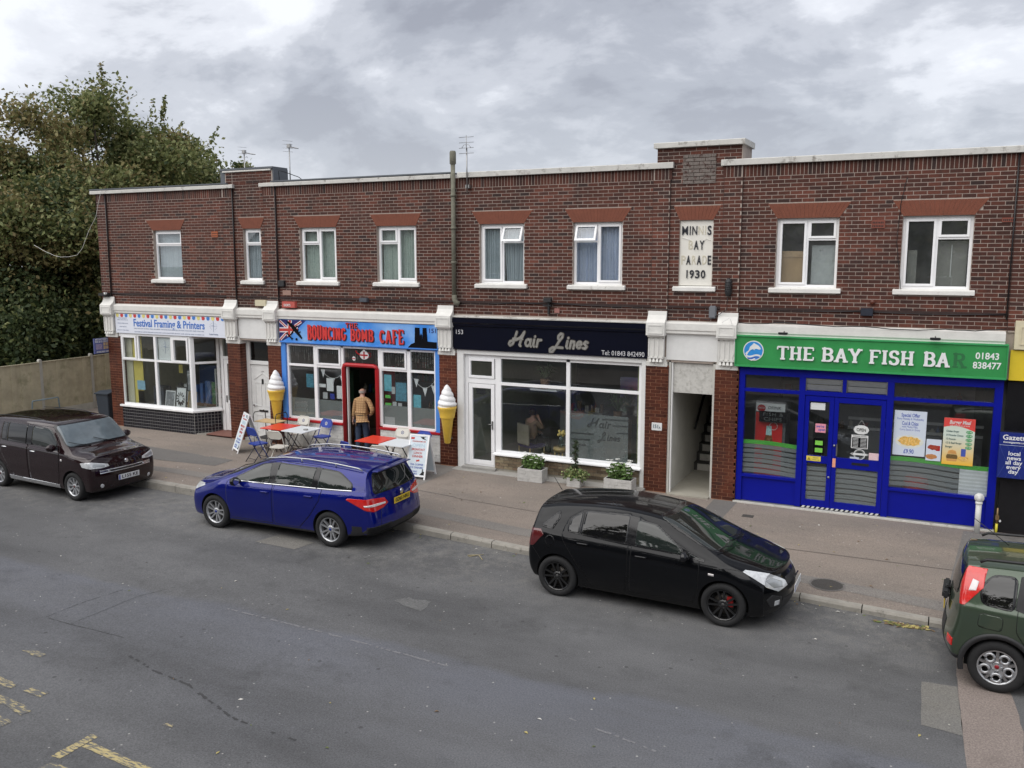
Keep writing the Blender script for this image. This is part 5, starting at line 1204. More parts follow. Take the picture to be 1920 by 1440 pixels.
def food(cx, cz, r, parent, y=.065, plate=True, col=M_chip, seed=1):
    s = MB(); rr = random.Random(seed)
    if plate: s.disc((cx, cz), r * .52, y, mi=0, sx=2.0)
    s2 = MB(); n = 22; s2.prism([(cx + r * (.75 + .15 * rr.random()) * cos(2 * pi * k / n), cz + r * .42 * (.8 + .3 * rr.random()) * sin(2 * pi * k / n) + .02 * r) for k in range(n)], y - .0016, y - .0008)
    if plate: s.build('plate', M_plate, parent)
    s2.build('food_picture', col, parent)
food(-.28, 1.58, .24, P); poster_s = poster(.02, .28, 1.24, 1.66, M_pp)
food(.14, 1.50, .12, poster_s, plate=False, col=mat('ribs_print', (.35, .05, .03), .5, namt=.5, nscale=40), seed=2); food(.12, 1.32, .12, poster_s, plate=False, col=mat('pie_print', (.50, .22, .08), .5, namt=.4, nscale=30), seed=3)
MB().box(.19, .26, .064, .0645, 1.44, 1.54).build('cup_picture', M_red, poster_s)
P2 = poster(.30, .83, 1.20, 2.10, two_tone('menu_print', (.85, .50, .06), (.62, .70, .62), 1.22, 1.75), y=.064)
s = MB(); s.prism([(.30, 2.10), (.83, 2.10), (.83, 1.86)] + [(.83 - .53 * k / 8, 1.86 + .09 * sin(k / 8 * pi / 1.3)) for k in range(1, 9)], .0625, .0635); s.build('banner', mat('menu_red', (.70, .07, .06), .45), P2)
text('Burger Meal', .10, (.57, .0615, 2.02), M_paper, P2, ext=.0008, bold=.004, shear=.2, fit=.36); text('with chips & can of drink', .04, (.57, .0615, 1.96), M_paper, P2, ext=.0008, fit=.34)
M_dkt = mat('menu_text', (.05, .12, .12), .5)
for k, t_ in enumerate(('Chicken Burger', '1/4 Pounder Cheese', '1/2 Pounder', '1/2 lb Beef Burger', 'Burger')):
    text(t_, .05, (.345, .0615, 1.845 - k * .075), M_dkt, P2, ext=.0008, align='LEFT', fit=(.22, .29, .17, .27, .12)[k], bold=.001)
    s = MB(); s.disc((.74, 1.845 - k * .075), .032, .0622, mi=0, sx=1.8); s.build('price_badge', mat('badge_green', (.06, .33, .10), .5), P2); text('\u00a37.90', .045, (.74, .0612, 1.845 - k * .075), M_paper, P2, ext=.0006, fit=.09)
s = MB(); s.prism([(.39, 1.41), (.41, 1.47), (.47, 1.49), (.53, 1.47), (.55, 1.41)], .0618, .0628); s.prism([(.39, 1.27), (.55, 1.27), (.56, 1.31), (.38, 1.31)], .0618, .0628); s.build('food_picture', mat('bun_print', (.62, .32, .10), .5, namt=.2), P2)
s = MB(); s.prism([(.38, 1.315), (.56, 1.315), (.57, 1.36), (.55, 1.40), (.39, 1.40), (.37, 1.36)], .0618, .0628); s.build('food_picture', mat('patty_print', (.16, .10, .03), .5, namt=.6, nscale=50), P2)
s = MB(); s.box(.62, .70, .0612, .0618, 1.36, 1.52); s.build('can_picture', M_pb, P2); food(.66, 1.33, .11, P2, y=.0612, plate=False, seed=5)
poster(-2.13, -1.85, 2.08, 2.22, M_paper, dA, .040, 'notice'); q = poster(-2.02, -1.82, 1.62, 1.80, mat('pink_card', (.75, .30, .38), .5), dA, .040, 'open_card')
text("we're", .075, (-1.93, .0385, 1.745), M_pb, q, ext=.0006, bold=.002, shear=.2, fit=.15); text('open', .075, (-1.90, .0385, 1.68), M_pb, q, ext=.0006, bold=.002, shear=.2, fit=.13)
q = poster(-2.04, -1.84, 1.17, 1.50, M_blackgloss, dA, .040, 'hygiene_rating')
for z in (1.36, 1.21): MB().box(-2.01, -1.865, .0385, .0395, z, z + .09).build('label', mat('lime_label', (.22, .62, .08), .5), q)
q = poster(-2.16, -1.885, 1.03, 1.13, mat('caution_yellow', (.75, .62, .08), .5), dA, .010, 'caution_label')
MB().prism([(-2.145, 1.045), (-2.08, 1.045), (-2.112, 1.11)], .008, .0095).build('triangle', mat('amber', (.3, .22, .02), .5), q); text('Caution', .035, (-1.98, .0085, 1.10), M_dkt, q, ext=.0006, fit=.1); text('Mind the step', .03, (-1.98, .0085, 1.06), M_dkt, q, ext=.0006, fit=.14)
M_wl = mat('white_vinyl', (.70, .71, .71), .5)
s = MB(); s.prism([(-1.30, 1.74), (-1.27, 1.80), (-1.20, 1.83), (-1.11, 1.83), (-1.04, 1.80), (-1.01, 1.74), (-1.04, 1.68), (-1.11, 1.65), (-1.20, 1.65), (-1.27, 1.68)], .036, .041); q = s.build('open_sign', M_wl, dB)
text('OPEN', .085, (-1.155, .0345, 1.735), M_dark, q, ext=.0008, bold=.003, fit=.17); MB().tube([(-1.22, .038, 1.83), (-1.155, .038, 1.93), (-1.09, .038, 1.83)], .003, 4).build('string', M_wl, q)
q = MB().box(-1.33, -1.02, .038, .041, 1.36, 1.63).build('hours_sign', M_wl, dB); MB().box(-1.315, -1.035, .0365, .0378, 1.375, 1.58).build('panel', M_blackgloss, q)
text('BUSINESS HOURS', .03, (-1.175, .0365, 1.605), M_dark, q, ext=.0006, fit=.24)
s = MB()
for k in range(7): s.box(-1.30, -1.20, .0352, .0362, 1.555 - k * .027, 1.563 - k * .027); s.box(-1.16, -1.05, .0352, .0362, 1.555 - k * .027, 1.563 - k * .027)
s.build('hours_text', M_wl, q)
s = MB(); s.lathe([(.095, 0), (.108, 0)], (-1.165, .039, 1.24), 'y', 24); s.lathe([(.080, 0), (.084, 0)], (-1.165, .039, 1.24), 'y', 24); s.box(-1.31, -1.02, .0375, .0385, 1.225, 1.265); s.prism([(-1.345, 1.25), (-1.29, 1.23), (-1.29, 1.26)], .0375, .0385); s.prism([(-.985, 1.25), (-1.03, 1.23), (-1.03, 1.26)], .0375, .0385); s.build('round_sticker', M_wl, dB)
poster(-.99, -.78, 1.15, 1.29, mat('pink_notice', (.75, .55, .58), .5, namt=.1, nscale=40), dB, .040, 'notice'); poster(-1.34, -1.17, 1.145, 1.18, mat('blue_label', (.5, .55, .66), .5), dB, .040, 'label')
poster(-1.66, -1.60, .94, 1.12, mat('orange_label', (.80, .35, .22), .5, namt=.2, nscale=30), dB, .010, 'label')
fr_ = thing('drinks_fridge', 'red drinks fridge with bottle picture behind the left window of the fish bar', 'fridge', (-2.98, .75, .03))
MB().box(-3.29, -2.66, .45, 1.05, .03, 2.12).build('cabinet', mat('fridge_grey', (.12, .12, .13), .5), fr_); MB().box(-3.27, -2.72, .435, .449, .10, 1.88).build('front_panel', mat('fridge_red', (.62, .035, .035), .35, namt=.08), fr_)
h_ = MB().box(-3.27, -2.68, .432, .449, 1.90, 2.08).build('header', M_paper, fr_); MB().disc((-3.16, 1.97), .075, .4305, mi=0, sx=1.15).build('roundel', M_red, h_); text('Coca-Cola', .05, (-3.16, .4295, 1.975), M_paper, h_, ext=.0005, shear=.3, fit=.13); text('DRINK', .09, (-2.90, .4305, 1.985), M_dark, h_, ext=.0006, shear=.25, fit=.27)
s = MB(); s.prism([(-3.10, .75), (-2.89, .75), (-2.87, 1.15), (-2.92, 1.36), (-2.95, 1.48), (-2.95, 1.55), (-3.03, 1.55), (-3.03, 1.48), (-3.06, 1.36), (-3.12, 1.15)], .428, .434); s.build('bottle_picture', mat('bottle_print', (.22, .08, .03), .3, namt=.7, nscale=14, sep2=((.75, .55, .35), 9, .58)), fr_)
MB().prism([(-3.05, 1.40), (-2.93, 1.40), (-2.94, 1.60), (-3.04, 1.60)], .4265, .4278).build('ice_picture', mat('ice_print', (.45, .68, .68), .4, namt=.4, nscale=30), fr_)
s = MB(); s.lathe([(.075, 0), (.085, 0)], (-2.90, .4265, 1.60), 'y', 20); s.build('logo', M_paper, fr_)
led = MB().box(-3.18, -2.62, .30, .33, 1.70, 1.93).build('led_sign', M_blackgloss, None); tag(led, 'unlit black dot matrix sign in the left window of the fish bar', 'sign')
text('FISH &', .10, (-2.9, .298, 1.865), mat('unlit_led', (.10, .11, .11), .5), led, ext=.0006, spacing=1.2, fit=.40); text('CHIPS', .10, (-2.9, .298, 1.765), MATS['unlit_led'], led, ext=.0006, fit=.36)
MB().box(-3.5, 1.1, 2.6, 3.2, .03, 1.25).build('counter', mat('counter_steel', (.22, .23, .24), .35, .4), S6)
s = MB(); s.box(-1.6, 1.1, 2.55, 2.6, 1.28, 1.34); s.box(-1.6, 1.1, 2.55, 2.6, 1.50, 1.56); s.build('counter_rail', mat('rail_white', (.8, .8, .8), .4), S6)
MB().box(-2.35, -2.0, 1.8, 2.2, 2.05, 2.6).build('yellow_cabinet', M_yellow_w, S6); MB().box(-2.9, -2.2, 1.3, 2.2, 1.2, 1.6).build('range_hood', M_steel, S6); MB().box(.1, .7, 4.5, 5.0, 2.2, 2.6).build('menu_board', mat('dim_cream', (.2, .19, .15), .6), S6)
G6 = thing('fish_bar_sign', 'green fish bar fascia sign with white serif lettering, one letter missing, and dolphin roundel', 'sign', (-1.2, -.1, 2.9))
M_gr = mat('sign_green', (.035, .27, .075), .35, namt=.14, nscale=1.5, sep2=((.03, .17, .06), 5, .62)); M_grd = mat('sign_green_edge', (.045, .33, .11), .35)
MB().box(-3.62, 1.24, -.14, .0, 2.93, 3.52).build('board', M_gr, G6)
bars(G6, [(-3.64, 1.26, 3.515, 3.55), (-3.64, 1.26, 2.90, 2.935), (-3.64, -3.62, 2.935, 3.515), (1.24, 1.26, 2.935, 3.515)], M_grd, -.165, .0, 'trim')
s = MB(); s.disc((-3.27, 3.235), .205, -.150, 40, 0); s.lathe([(.205, .0), (.205, .012)], (-3.27, -.150, 3.235), 'y', 40, 0); RND = s.build('roundel', M_wl, G6)
MB().disc((-3.27, 3.235), .185, -.1515, 40).build('blue_disc', mat('roundel_blue', (.03, .26, .66), .4), RND)
s = MB(); s.prism([(-3.40, 3.14), (-3.43, 3.17), (-3.41, 3.20), (-3.36, 3.24), (-3.34, 3.31), (-3.28, 3.37), (-3.265, 3.395), (-3.235, 3.375), (-3.18, 3.35), (-3.14, 3.31), (-3.12, 3.275), (-3.15, 3.26), (-3.20, 3.275), (-3.24, 3.27), (-3.255, 3.245), (-3.275, 3.27), (-3.32, 3.25), (-3.37, 3.20), (-3.385, 3.16)], -.154, -.152); s.build('dolphin', M_wl, RND)
for k, (z, m_, h_) in enumerate(((3.13, M_wl, .035), (3.09, M_pb, .022), (3.055, M_wl, .03), (3.03, M_pb, .015))):
    s = MB(); hw_ = math.sqrt(max(0, .185 ** 2 - (z - 3.235) ** 2)) * .96; X_ = [(-3.27 - hw_ + 2 * hw_ * t / 12) for t in range(13)]
    for a, b_ in zip(X_[:-1], X_[1:]): fa = lambda x: z + .018 * sin((x + 3.27) * 22); s.quad((a, -.1535 - k * .0004, fa(a) - h_ / 2), (b_, -.1535 - k * .0004, fa(b_) - h_ / 2), (b_, -.1535 - k * .0004, fa(b_) + h_ / 2), (a, -.1535 - k * .0004, fa(a) + h_ / 2))
    s.build('wave', m_, RND)
M_lw = mat('letter_white', (.80, .81, .82), .3, namt=.02); M_lgs = mat('letter_side', (.32, .35, .34), .5)
def fishword(st, x0, x1, h=.27, z=3.085, m_=M_lw, y0=-.175, y1=-.15):
    asp = (x1 - x0) / slab_width(st, h); s = MB(); slab_text(s, st, x0, z, h, y0, y1, w=.215, asp=asp, hw=.115, serif=.175)
    s.build('lettering', m_, G6)
fishword('THE', -2.80, -2.07); fishword('BAY', -1.95, -1.20); fishword('FISH', -1.08, -.27); fishword('BA', -.13, .33)
fishword('R', .36, .60, m_=mat('letter_ghost', (.022, .15, .05), .5, namt=.2, nscale=20), y0=-.1425, y1=-.139)
text('01843', .17, (.93, -.142, 3.315), M_lw, G6, bold=.006, fit=.38); text('838477', .17, (.93, -.142, 3.14), M_lw, G6, bold=.006, fit=.46)
for x in (-2.68, .05):
    t = thing('flood_lamp', 'small black sign lamp above the %s of the fish bar sign' % ('left part' if x < -1 else 'right part'), 'lamp', (x, -.3, 3.62))
    MB().box(-.09, .09, -.04, .04, -.02, .02).build('housing', M_black, t, local=True, bevel=.005); MB().box(-.07, .07, -.03, .03, -.028, -.021).build('lens', M_steel, t, local=True); MB().tube([(0, .04, 0), (0, .3, .05)], .009, 6).build('arm', M_black, t, local=True)
# ------------------------------------------------------------------ 7. neighbouring shop at the right edge
S7 = thing('newsagent_shopfront', 'black shopfront with yellow fascia at the right edge beyond the fish bar', 'shopfront', (2.2, 0, 0))
MB().box(1.30, 4.9, .0, .1, -.05, 2.86).build('black_front', mat('glossy_black_front', (.008, .008, .010), .18, namt=.3), S7)
MB().box(1.30, 4.9, -.06, .1, 2.89, 3.44).build('fascia_board', mat('yellow_fascia', (.70, .52, .03), .4, namt=.05), S7)
MB().box(1.34, 1.8, -.12, -.0, 3.46, 3.98).build('console', M_cream, S7, bevel=.006); s = MB()
for q in ((1.42, 1.72, 3.55, 3.57), (1.42, 1.72, 3.86, 3.88), (1.42, 1.44, 3.57, 3.86), (1.70, 1.72, 3.57, 3.86)): s.box(q[0], q[1], -.135, -.12, q[2], q[3])
s.build('moulding', M_cream, S7)
MB().extr([(.0, 3.78), (-.1, 3.74), (-.1, 3.5), (0, 3.48)], 1.82, 4.9).build('cornice', M_cream, S7)
g_ = thing('newspaper_board', 'navy newspaper notice board with white lettering on the black shopfront at the right', 'notice board', (1.5, -.1, 1.05))
MB().box(1.23, 1.75, -.13, .0, 1.08, 1.92).build('board', mat('gazette_navy', (.012, .025, .19), .35), g_, bevel=.004)
text('Gazette', .13, (1.49, -.132, 1.84), M_lw, g_, bold=.006, fit=.42); text('thanetgazette.co.uk', .05, (1.49, -.132, 1.755), M_lw, g_, bold=.001, fit=.4); MB().box(1.235, 1.745, -.132, -.1305, 1.695, 1.70).build('rule', M_pp, g_)
for k, t_ in enumerate(('local', 'news', 'all day', 'every', 'day')): text(t_, .105, (1.485, -.132, 1.545 - k * .085), M_lw, g_, bold=.005, fit=(.19, .22, .27, .23, .16)[k])
s = MB()
for k in (-1, 0, 1):
    ribbon(s, [(1.24 + .25 * (k + 1) / 2, 1.68), (1.24 + .25 * (k + 1) / 2 + .25, 1.09)], .004, -.1315, -.1305, rnd=False); ribbon(s, [(1.74 - .25 * (k + 1) / 2, 1.68), (1.74 - .25 * (k + 1) / 2 - .25, 1.09)], .004, -.1322, -.1312, rnd=False)
s.build('lattice', mat('lattice_blue', (.06, .10, .36), .5), g_)

# ------------------------------------------------------------------ things standing inside the shops
CC = [mat('item_cream', (.62, .58, .48), .6), mat('item_red', (.45, .05, .04), .5), mat('item_blue', (.06, .14, .34), .5), mat('item_green', (.07, .22, .08), .5), mat('item_brown', (.22, .12, .06), .6), M_paper, M_steel]
def clutter(parent, nm, x0, x1, y, z, n, h=(.08, .28), w=(.05, .14), seed=1):
    r = random.Random(seed); x = x0
    for k in range(n):
        ww = r.uniform(*w); hh = r.uniform(*h); 
        if x + ww > x1: break
        if r.random() < .45: MB().lathe([(0, 0), (ww / 2, 0), (ww / 2, hh * .7), (ww / 5, hh * .8), (ww / 5, hh), (0, hh)], (x + ww / 2, y, z), 'z', 8).build('bottle', r.choice(CC), parent)
        else: MB().box(x, x + ww, y, y + .1, z, z + hh).build(nm, r.choice(CC), parent)
        x += ww + r.uniform(.01, .12)
clutter(S3, 'box', -15.2, -13.9, 3.1, 1.15, 9, seed=2); clutter(S3, 'box', -12.4, -11.0, 2.2, 1.0, 9, seed=3); MB().box(-12.5, -11.0, 2.0, 2.6, .1, 1.0).build('counter', mat('counter_front', (.28, .2, .12), .6), S3)
for z, sd_ in ((1.3, 4), (1.7, 5), (2.1, 6)): MB().box(-15.4, -10.9, 4.7, 5.0, z, z + .03).build('shelf', CC[4], S3); clutter(S3, 'box', -15.3, -11.0, 4.75, z + .03, 30, seed=sd_)
for x in (-14.9, -14.1, -12.1, -11.2): MB().box(x - .3, x + .3, .7, 1.3, .78, .82).tube([(x, 1.0, .1), (x, 1.0, .78)], .03).build('cafe_table', CC[4 if x < -13 else 5], S3)
MB().box(-15.35, -14.9, 2.2, 2.5, 1.0, 1.9).build('cabinet', mat('dark_green_coat', (.02, .06, .03), .8), S3)
MB().box(-8.9, -7.7, 3.2, 3.7, .1, 1.05).build('reception_desk', mat('desk_white', (.5, .5, .48), .5), S4); clutter(S4, 'box', -8.8, -7.7, 3.3, 1.05, 10, seed=7)
for z, sd_ in ((.9, 8), (1.3, 9), (1.7, 10)): MB().box(-6.9, -6.0, 3.9, 4.1, z, z + .03).build('shelf', CC[5], S4); clutter(S4, 'box', -6.85, -6.1, 3.95, z + .03, 12, (.1, .26), (.04, .08), seed=sd_)
for k, x in enumerate((-7.1, -6.5)):
    MB().box(x - .02, x + .5, 2.9, 2.95, .9, 2.1).build('mirror', M_chrome, S4)
def palm(x, y, z, r_, n, seed, lab):
    t = thing('potted_palm', lab, 'plant', (x, y, z)); rr = random.Random(seed); s = MB()
    for k in range(n):
        a = rr.random() * 6.3; u = rr.uniform(.3, 1.1); p0 = Vector((0, 0, .25)); p1 = Vector((r_ * .5 * cos(a), r_ * .5 * sin(a), .25 + r_ * u)); p2 = Vector((r_ * cos(a), r_ * sin(a), .25 + r_ * u * .7)); sd2 = Vector((-sin(a), cos(a), 0)) * .025
        s.add([tuple(p0 - sd2 * .3), tuple(p0 + sd2 * .3), tuple(p1 + sd2), tuple(p2), tuple(p1 - sd2)], [(0, 1, 2, 4), (4, 2, 3)])
    s.build('fronds', mat('palm_green', (.06, .13, .04), .5), t, local=True); MB().lathe([(0, 0), (.09, 0), (.12, .24), (0, .24)], seg=12).build('pot', CC[4], t, local=True)
palm(-8.35, .9, 1.98, .35, 34, 1, 'spiky potted palm high behind the upper left pane of the salon'); MB().box(-8.7, -8.0, .8, 1.1, 1.94, 1.98).build('plant_shelf', CC[5], S4)
palm(-7.0, 2.4, 1.05, .4, 30, 2, 'leafy potted plant deeper inside the salon behind the right window'); MB().box(-7.3, -6.7, 2.2, 2.6, .1, 1.05).build('plinth', CC[4], S4)
clutter(S6, 'box', -3.3, .9, 2.7, 1.25, 22, seed=11)
MB().box(-3.4, 1.0, 5.0, 5.5, .1, 2.1).build('frying_range', mat('range_steel', (.35, .36, .37), .3, .7), S6); clutter(S6, 'tub', -3.3, .9, 4.6, 1.7, 26, (.1, .3), (.08, .2), seed=12)
clutter(S1, 'box', -20.6, -19.0, 1.1, .8, 12, (.2, .7), (.1, .25), seed=13); MB().box(-20.7, -19.0, 1.0, 1.3, .12, .8).build('bench', CC[4], S1); MB().box(-21.5, -18.6, 4.2, 4.3, .9, 2.3).build('picture_wall', mat('hung_pictures', (.3, .28, .24), .7, namt=.7, nscale=4, sep2=((.05, .06, .09), 3, .55)), S1)
# ------------------------------------------------------------------ cars
def interp(x, pts): return float(np.interp(x, [p[0] for p in pts], [p[1] for p in pts]))
def paint(name, col, rough=.28, coat=1.0, metal=.25):
    if name in MATS: return MATS[name]
    m = bpy.data.materials.new(name); m.use_nodes = True; N, L = m.node_tree.nodes, m.node_tree.links; b = N['Principled BSDF']
    b.inputs['Metallic'].default_value = metal; b.inputs['Specular IOR Level'].default_value = .05; b.inputs['Coat Weight'].default_value = coat; b.inputs['Coat Roughness'].default_value = .03
    t = N.new('ShaderNodeTexCoord'); n = N.new('ShaderNodeTexNoise'); n.inputs['Scale'].default_value = 3.5; n.inputs['Detail'].default_value = 7; L.new(t.outputs['Object'], n.inputs['Vector'])
    v = N.new('ShaderNodeMapRange'); v.inputs[3].default_value = rough - .08; v.inputs[4].default_value = rough + .12; L.new(n.outputs[0], v.inputs[0]); L.new(v.outputs[0], b.inputs['Roughness'])
    s = N.new('ShaderNodeSeparateXYZ'); L.new(t.outputs['Object'], s.inputs[0])
    d = N.new('ShaderNodeMapRange'); d.inputs[1].default_value = .55; d.inputs[2].default_value = .18; d.inputs[3].default_value = 0; d.inputs[4].default_value = .16; L.new(s.outputs[2], d.inputs[0])
    mu = N.new('ShaderNodeMath'); mu.operation = 'MULTIPLY'; L.new(d.outputs[0], mu.inputs[0]); L.new(n.outputs[0], mu.inputs[1])
    mx = N.new('ShaderNodeMixRGB'); L.new(mu.outputs[0], mx.inputs[0]); mx.inputs[1].default_value = (*col, 1); mx.inputs[2].default_value = (.11, .10, .09, 1); L.new(mx.outputs[0], b.inputs['Base Color'])
    MATS[name] = m; return m
def carglass(name, col=(.012, .016, .016)):
    if name in MATS: return MATS[name]
    m = mat(name, col, .02, namt=.3, nscale=3, spec=.72); return m
M_cg = carglass('car_glass'); M_cgt = carglass('tinted_car_glass', (.006, .006, .007)); M_cgs = carglass('pale_car_glass', (.016, .021, .020))
M_seam = mat('panel_gap', (.004, .004, .004), .6)
M_lampw = mat('headlamp_glass', (.62, .64, .66), .12, .1, namt=.25, nscale=18, coat=1); M_lampr = mat('tail_lamp_red', (.62, .015, .012), .15, namt=.2, nscale=14, coat=1); M_lampd = mat('smoked_tail_lamp', (.10, .012, .014), .15, coat=1)
M_lampc = mat('lamp_clear', (.75, .70, .70), .15, coat=1); M_alloy = mat('alloy_silver', (.50, .51, .53), .3, .7, namt=.08); M_alloyk = mat('alloy_black', (.012, .012, .013), .22, .2, namt=.1, coat=.6)
M_well = mat('wheel_well', (.008, .008, .008), .9); M_caliper = mat('red_caliper', (.35, .01, .01), .4)

def make_body(P, root, mpaint):
    """lofted body shell; local frame: rear axle at x=0, forward +x, up z. Returns shell object and smooth bmesh for panels."""
    top, belt, wr, wmx, xr_, xf_, zs = P['top'], P['belt'], P['wr'], P['wm'], P['rear'], P['front'], P['sill']
    XR_, XF_ = min(v for _, v in xr_), max(v for _, v in xf_); W = P['W'] / 2
    roof0, cowl = P['roof0'], P['cowl']
    def rear_x(z): return float(np.interp(z, [p[0] for p in xr_], [p[1] for p in xr_]))
    def front_x(z): return float(np.interp(z, [p[0] for p in xf_], [p[1] for p in xf_]))
    sts = sorted(set(P['stations']))
    cols = [1.0, .86, .5, 0.0]
    def section(x, kind=None):
        zt = interp(x, top); w = W * interp(x, wmx); zsl = interp(x, zs)
        hood = x > cowl
        wr0 = interp(x, wr) * W
        zr = zt - (.045 if hood else P.get('crown', .075) * (1 if x < roof0 else max(.45, 1 - (x - roof0) / (cowl - roof0) * .55)))
        zb = min(interp(x, belt), zr - .05)
        wb = w - P.get('tuck', .055); 
        zm = zsl + (zb - zsl) * P.get('zm', .58)
        pts = [(0, zt), (.5 * wr0, zt - .012), (.86 * wr0, zt - .35 * (zt - zr)), (wr0, zr)]
        b = .018
        pts += [(wr0 + (wb - wr0) * .34 + b * .8, zr + (zb - zr) * .33), (wr0 + (wb - wr0) * .68 + b, zr + (zb - zr) * .68), (wb, zb), (wb + .028, zb - .03), (w, zb - .12 if zb - .12 > zm else (zb + zm) / 2), (w + .0, zm), (w - .012, (zm + zsl) / 2 - .02), (w - .03, zsl + .08), (w - .05, zsl)]
        ws = w - .05
        pts += [(ws * .86, zsl - .015), (ws * .5, zsl - .02), (0, zsl - .02)]
        return pts
    NS = 16; rings = []
    for x in sts:
        rings.append([(x, y, z) for y, z in section(x)])
    def endring(x, fx, sgn, curv):
        sec = section(x); r = []; wmax = max(p[0] for p in sec)
        for y, z in sec: r.append((fx(z) - sgn * curv * (y / wmax) ** 2.6, y, z))
        return r
    rr = endring(sts[0], rear_x, -1, P.get('rcurv', .10)); rf = endring(sts[-1], front_x, 1, P.get('fcurv', .22))
    rings = [rr] + rings + [rf]
    bm = bmesh.new(); grid = []
    for ring in rings:
        L_ = [bm.verts.new((x, y, z)) for x, y, z in ring]; R_ = [L_[0]] + [bm.verts.new((x, -y, z)) for x, y, z in ring[1:-1]] + [L_[-1]]
        grid.append((L_, R_))
    for (La, Ra), (Lb, Rb) in zip(grid[:-1], grid[1:]):
        for k in range(NS - 1):
            bm.faces.new((La[k], Lb[k], Lb[k + 1], La[k + 1])); bm.faces.new((Ra[k], Ra[k + 1], Rb[k + 1], Rb[k]))
    for gi, ring, fx, sgn, curv in ((0, rr, rear_x, -1, P.get('rcurv', .10)), (-1, rf, front_x, 1, P.get('fcurv', .22))):
        L_, R_ = grid[gi]; wmax = max(p[1] for p in ring); prev = None
        for k in range(3, 13):
            yk, zk = ring[k][1], ring[k][2]
            if k == 3: row = [L_[3], L_[2], L_[1], L_[0], R_[1], R_[2], R_[3]]
            elif k == 12: row = [L_[12], L_[13], L_[14], L_[15], R_[14], R_[13], R_[12]]
            else:
                row = []
                for c in cols + [-.5, -.86, -1.0]:
                    if c == 1.0: row.append(L_[k])
                    elif c == -1.0: row.append(R_[k])
                    else:
                        y = yk * c; t = (k - 3) / 9; zc_ = zk + (.06 * (1 - t) if k < 12 else 0) * (1 - c * c) * P.get('crown', .075) / .075
                        row.append(bm.verts.new((fx(zc_) - sgn * curv * (abs(y) / wmax) ** 2.6, y, zc_)))
            if prev:
                for i in range(6): bm.faces.new((prev[i], prev[i + 1], row[i + 1], row[i]) if sgn < 0 else (prev[i], row[i], row[i + 1], prev[i + 1]))
            prev = row
    bmesh.ops.recalc_face_normals(bm, faces=bm.faces)
    me = bpy.data.meshes.new('shell'); bm.to_mesh(me); bm.free()
    o = bpy.data.objects.new('tmp', me); COL.objects.link(o); md = o.modifiers.new('s', 'SUBSURF'); md.levels = 3; md.render_levels = 3
    bpy.context.view_layer.update(); dg = bpy.context.evaluated_depsgraph_get(); me2 = bpy.data.meshes.new_from_object(o.evaluated_get(dg)); bpy.data.objects.remove(o)
    ob = bpy.data.objects.new('body', me2); COL.objects.link(ob)
    for ax in (0, P['wb']):
        for sg in (1, -1):
            c = MB(); R_ = P['arch']; y0, y1 = sorted((sg * (W - .30), sg * (W + .2)))
            c.lathe([(0, y0), (R_, y0), (R_, y1), (0, y1)], (ax, 0, P['rw'] + .005), 'y', 40)
            co = c.build('cut', M_well); mo = ob.modifiers.new('b', 'BOOLEAN'); mo.operation = 'DIFFERENCE'; mo.object = co; mo.solver = 'EXACT'
            co['cut'] = 1
    me2.materials.clear(); me2.materials.append(mpaint); me2.materials.append(M_well)
    bpy.context.view_layer.update(); dg = bpy.context.evaluated_depsgraph_get(); me3 = bpy.data.meshes.new_from_object(ob.evaluated_get(dg)); ob.modifiers.clear(); ob.data = me3
    for co in [x for x in COL.objects if x.get('cut')]: bpy.data.objects.remove(co)
    me3.materials.clear(); me3.materials.append(mpaint); me3.materials.append(M_well)
    me3.polygons.foreach_set('use_smooth', [True] * len(me3.polygons))
    for p in me3.polygons:
        c = p.center; p.material_index = 0
        for ax in (0, P['wb']):
            d = math.hypot(c.x - ax, c.z - P['rw'] - .005)
            if abs(c.y) > W - .32 and (abs(d - P['arch']) < .01 and abs(p.normal.y) < .5 or (d < P['arch'] and abs(abs(c.y) - (W - .30)) < .004)): p.material_index = 1
        if c.z < interp(c.x, zs) + .005: p.material_index = 1
    me3.set_sharp_from_angle(angle=radians(38))
    ob.parent = root
    return ob, me3
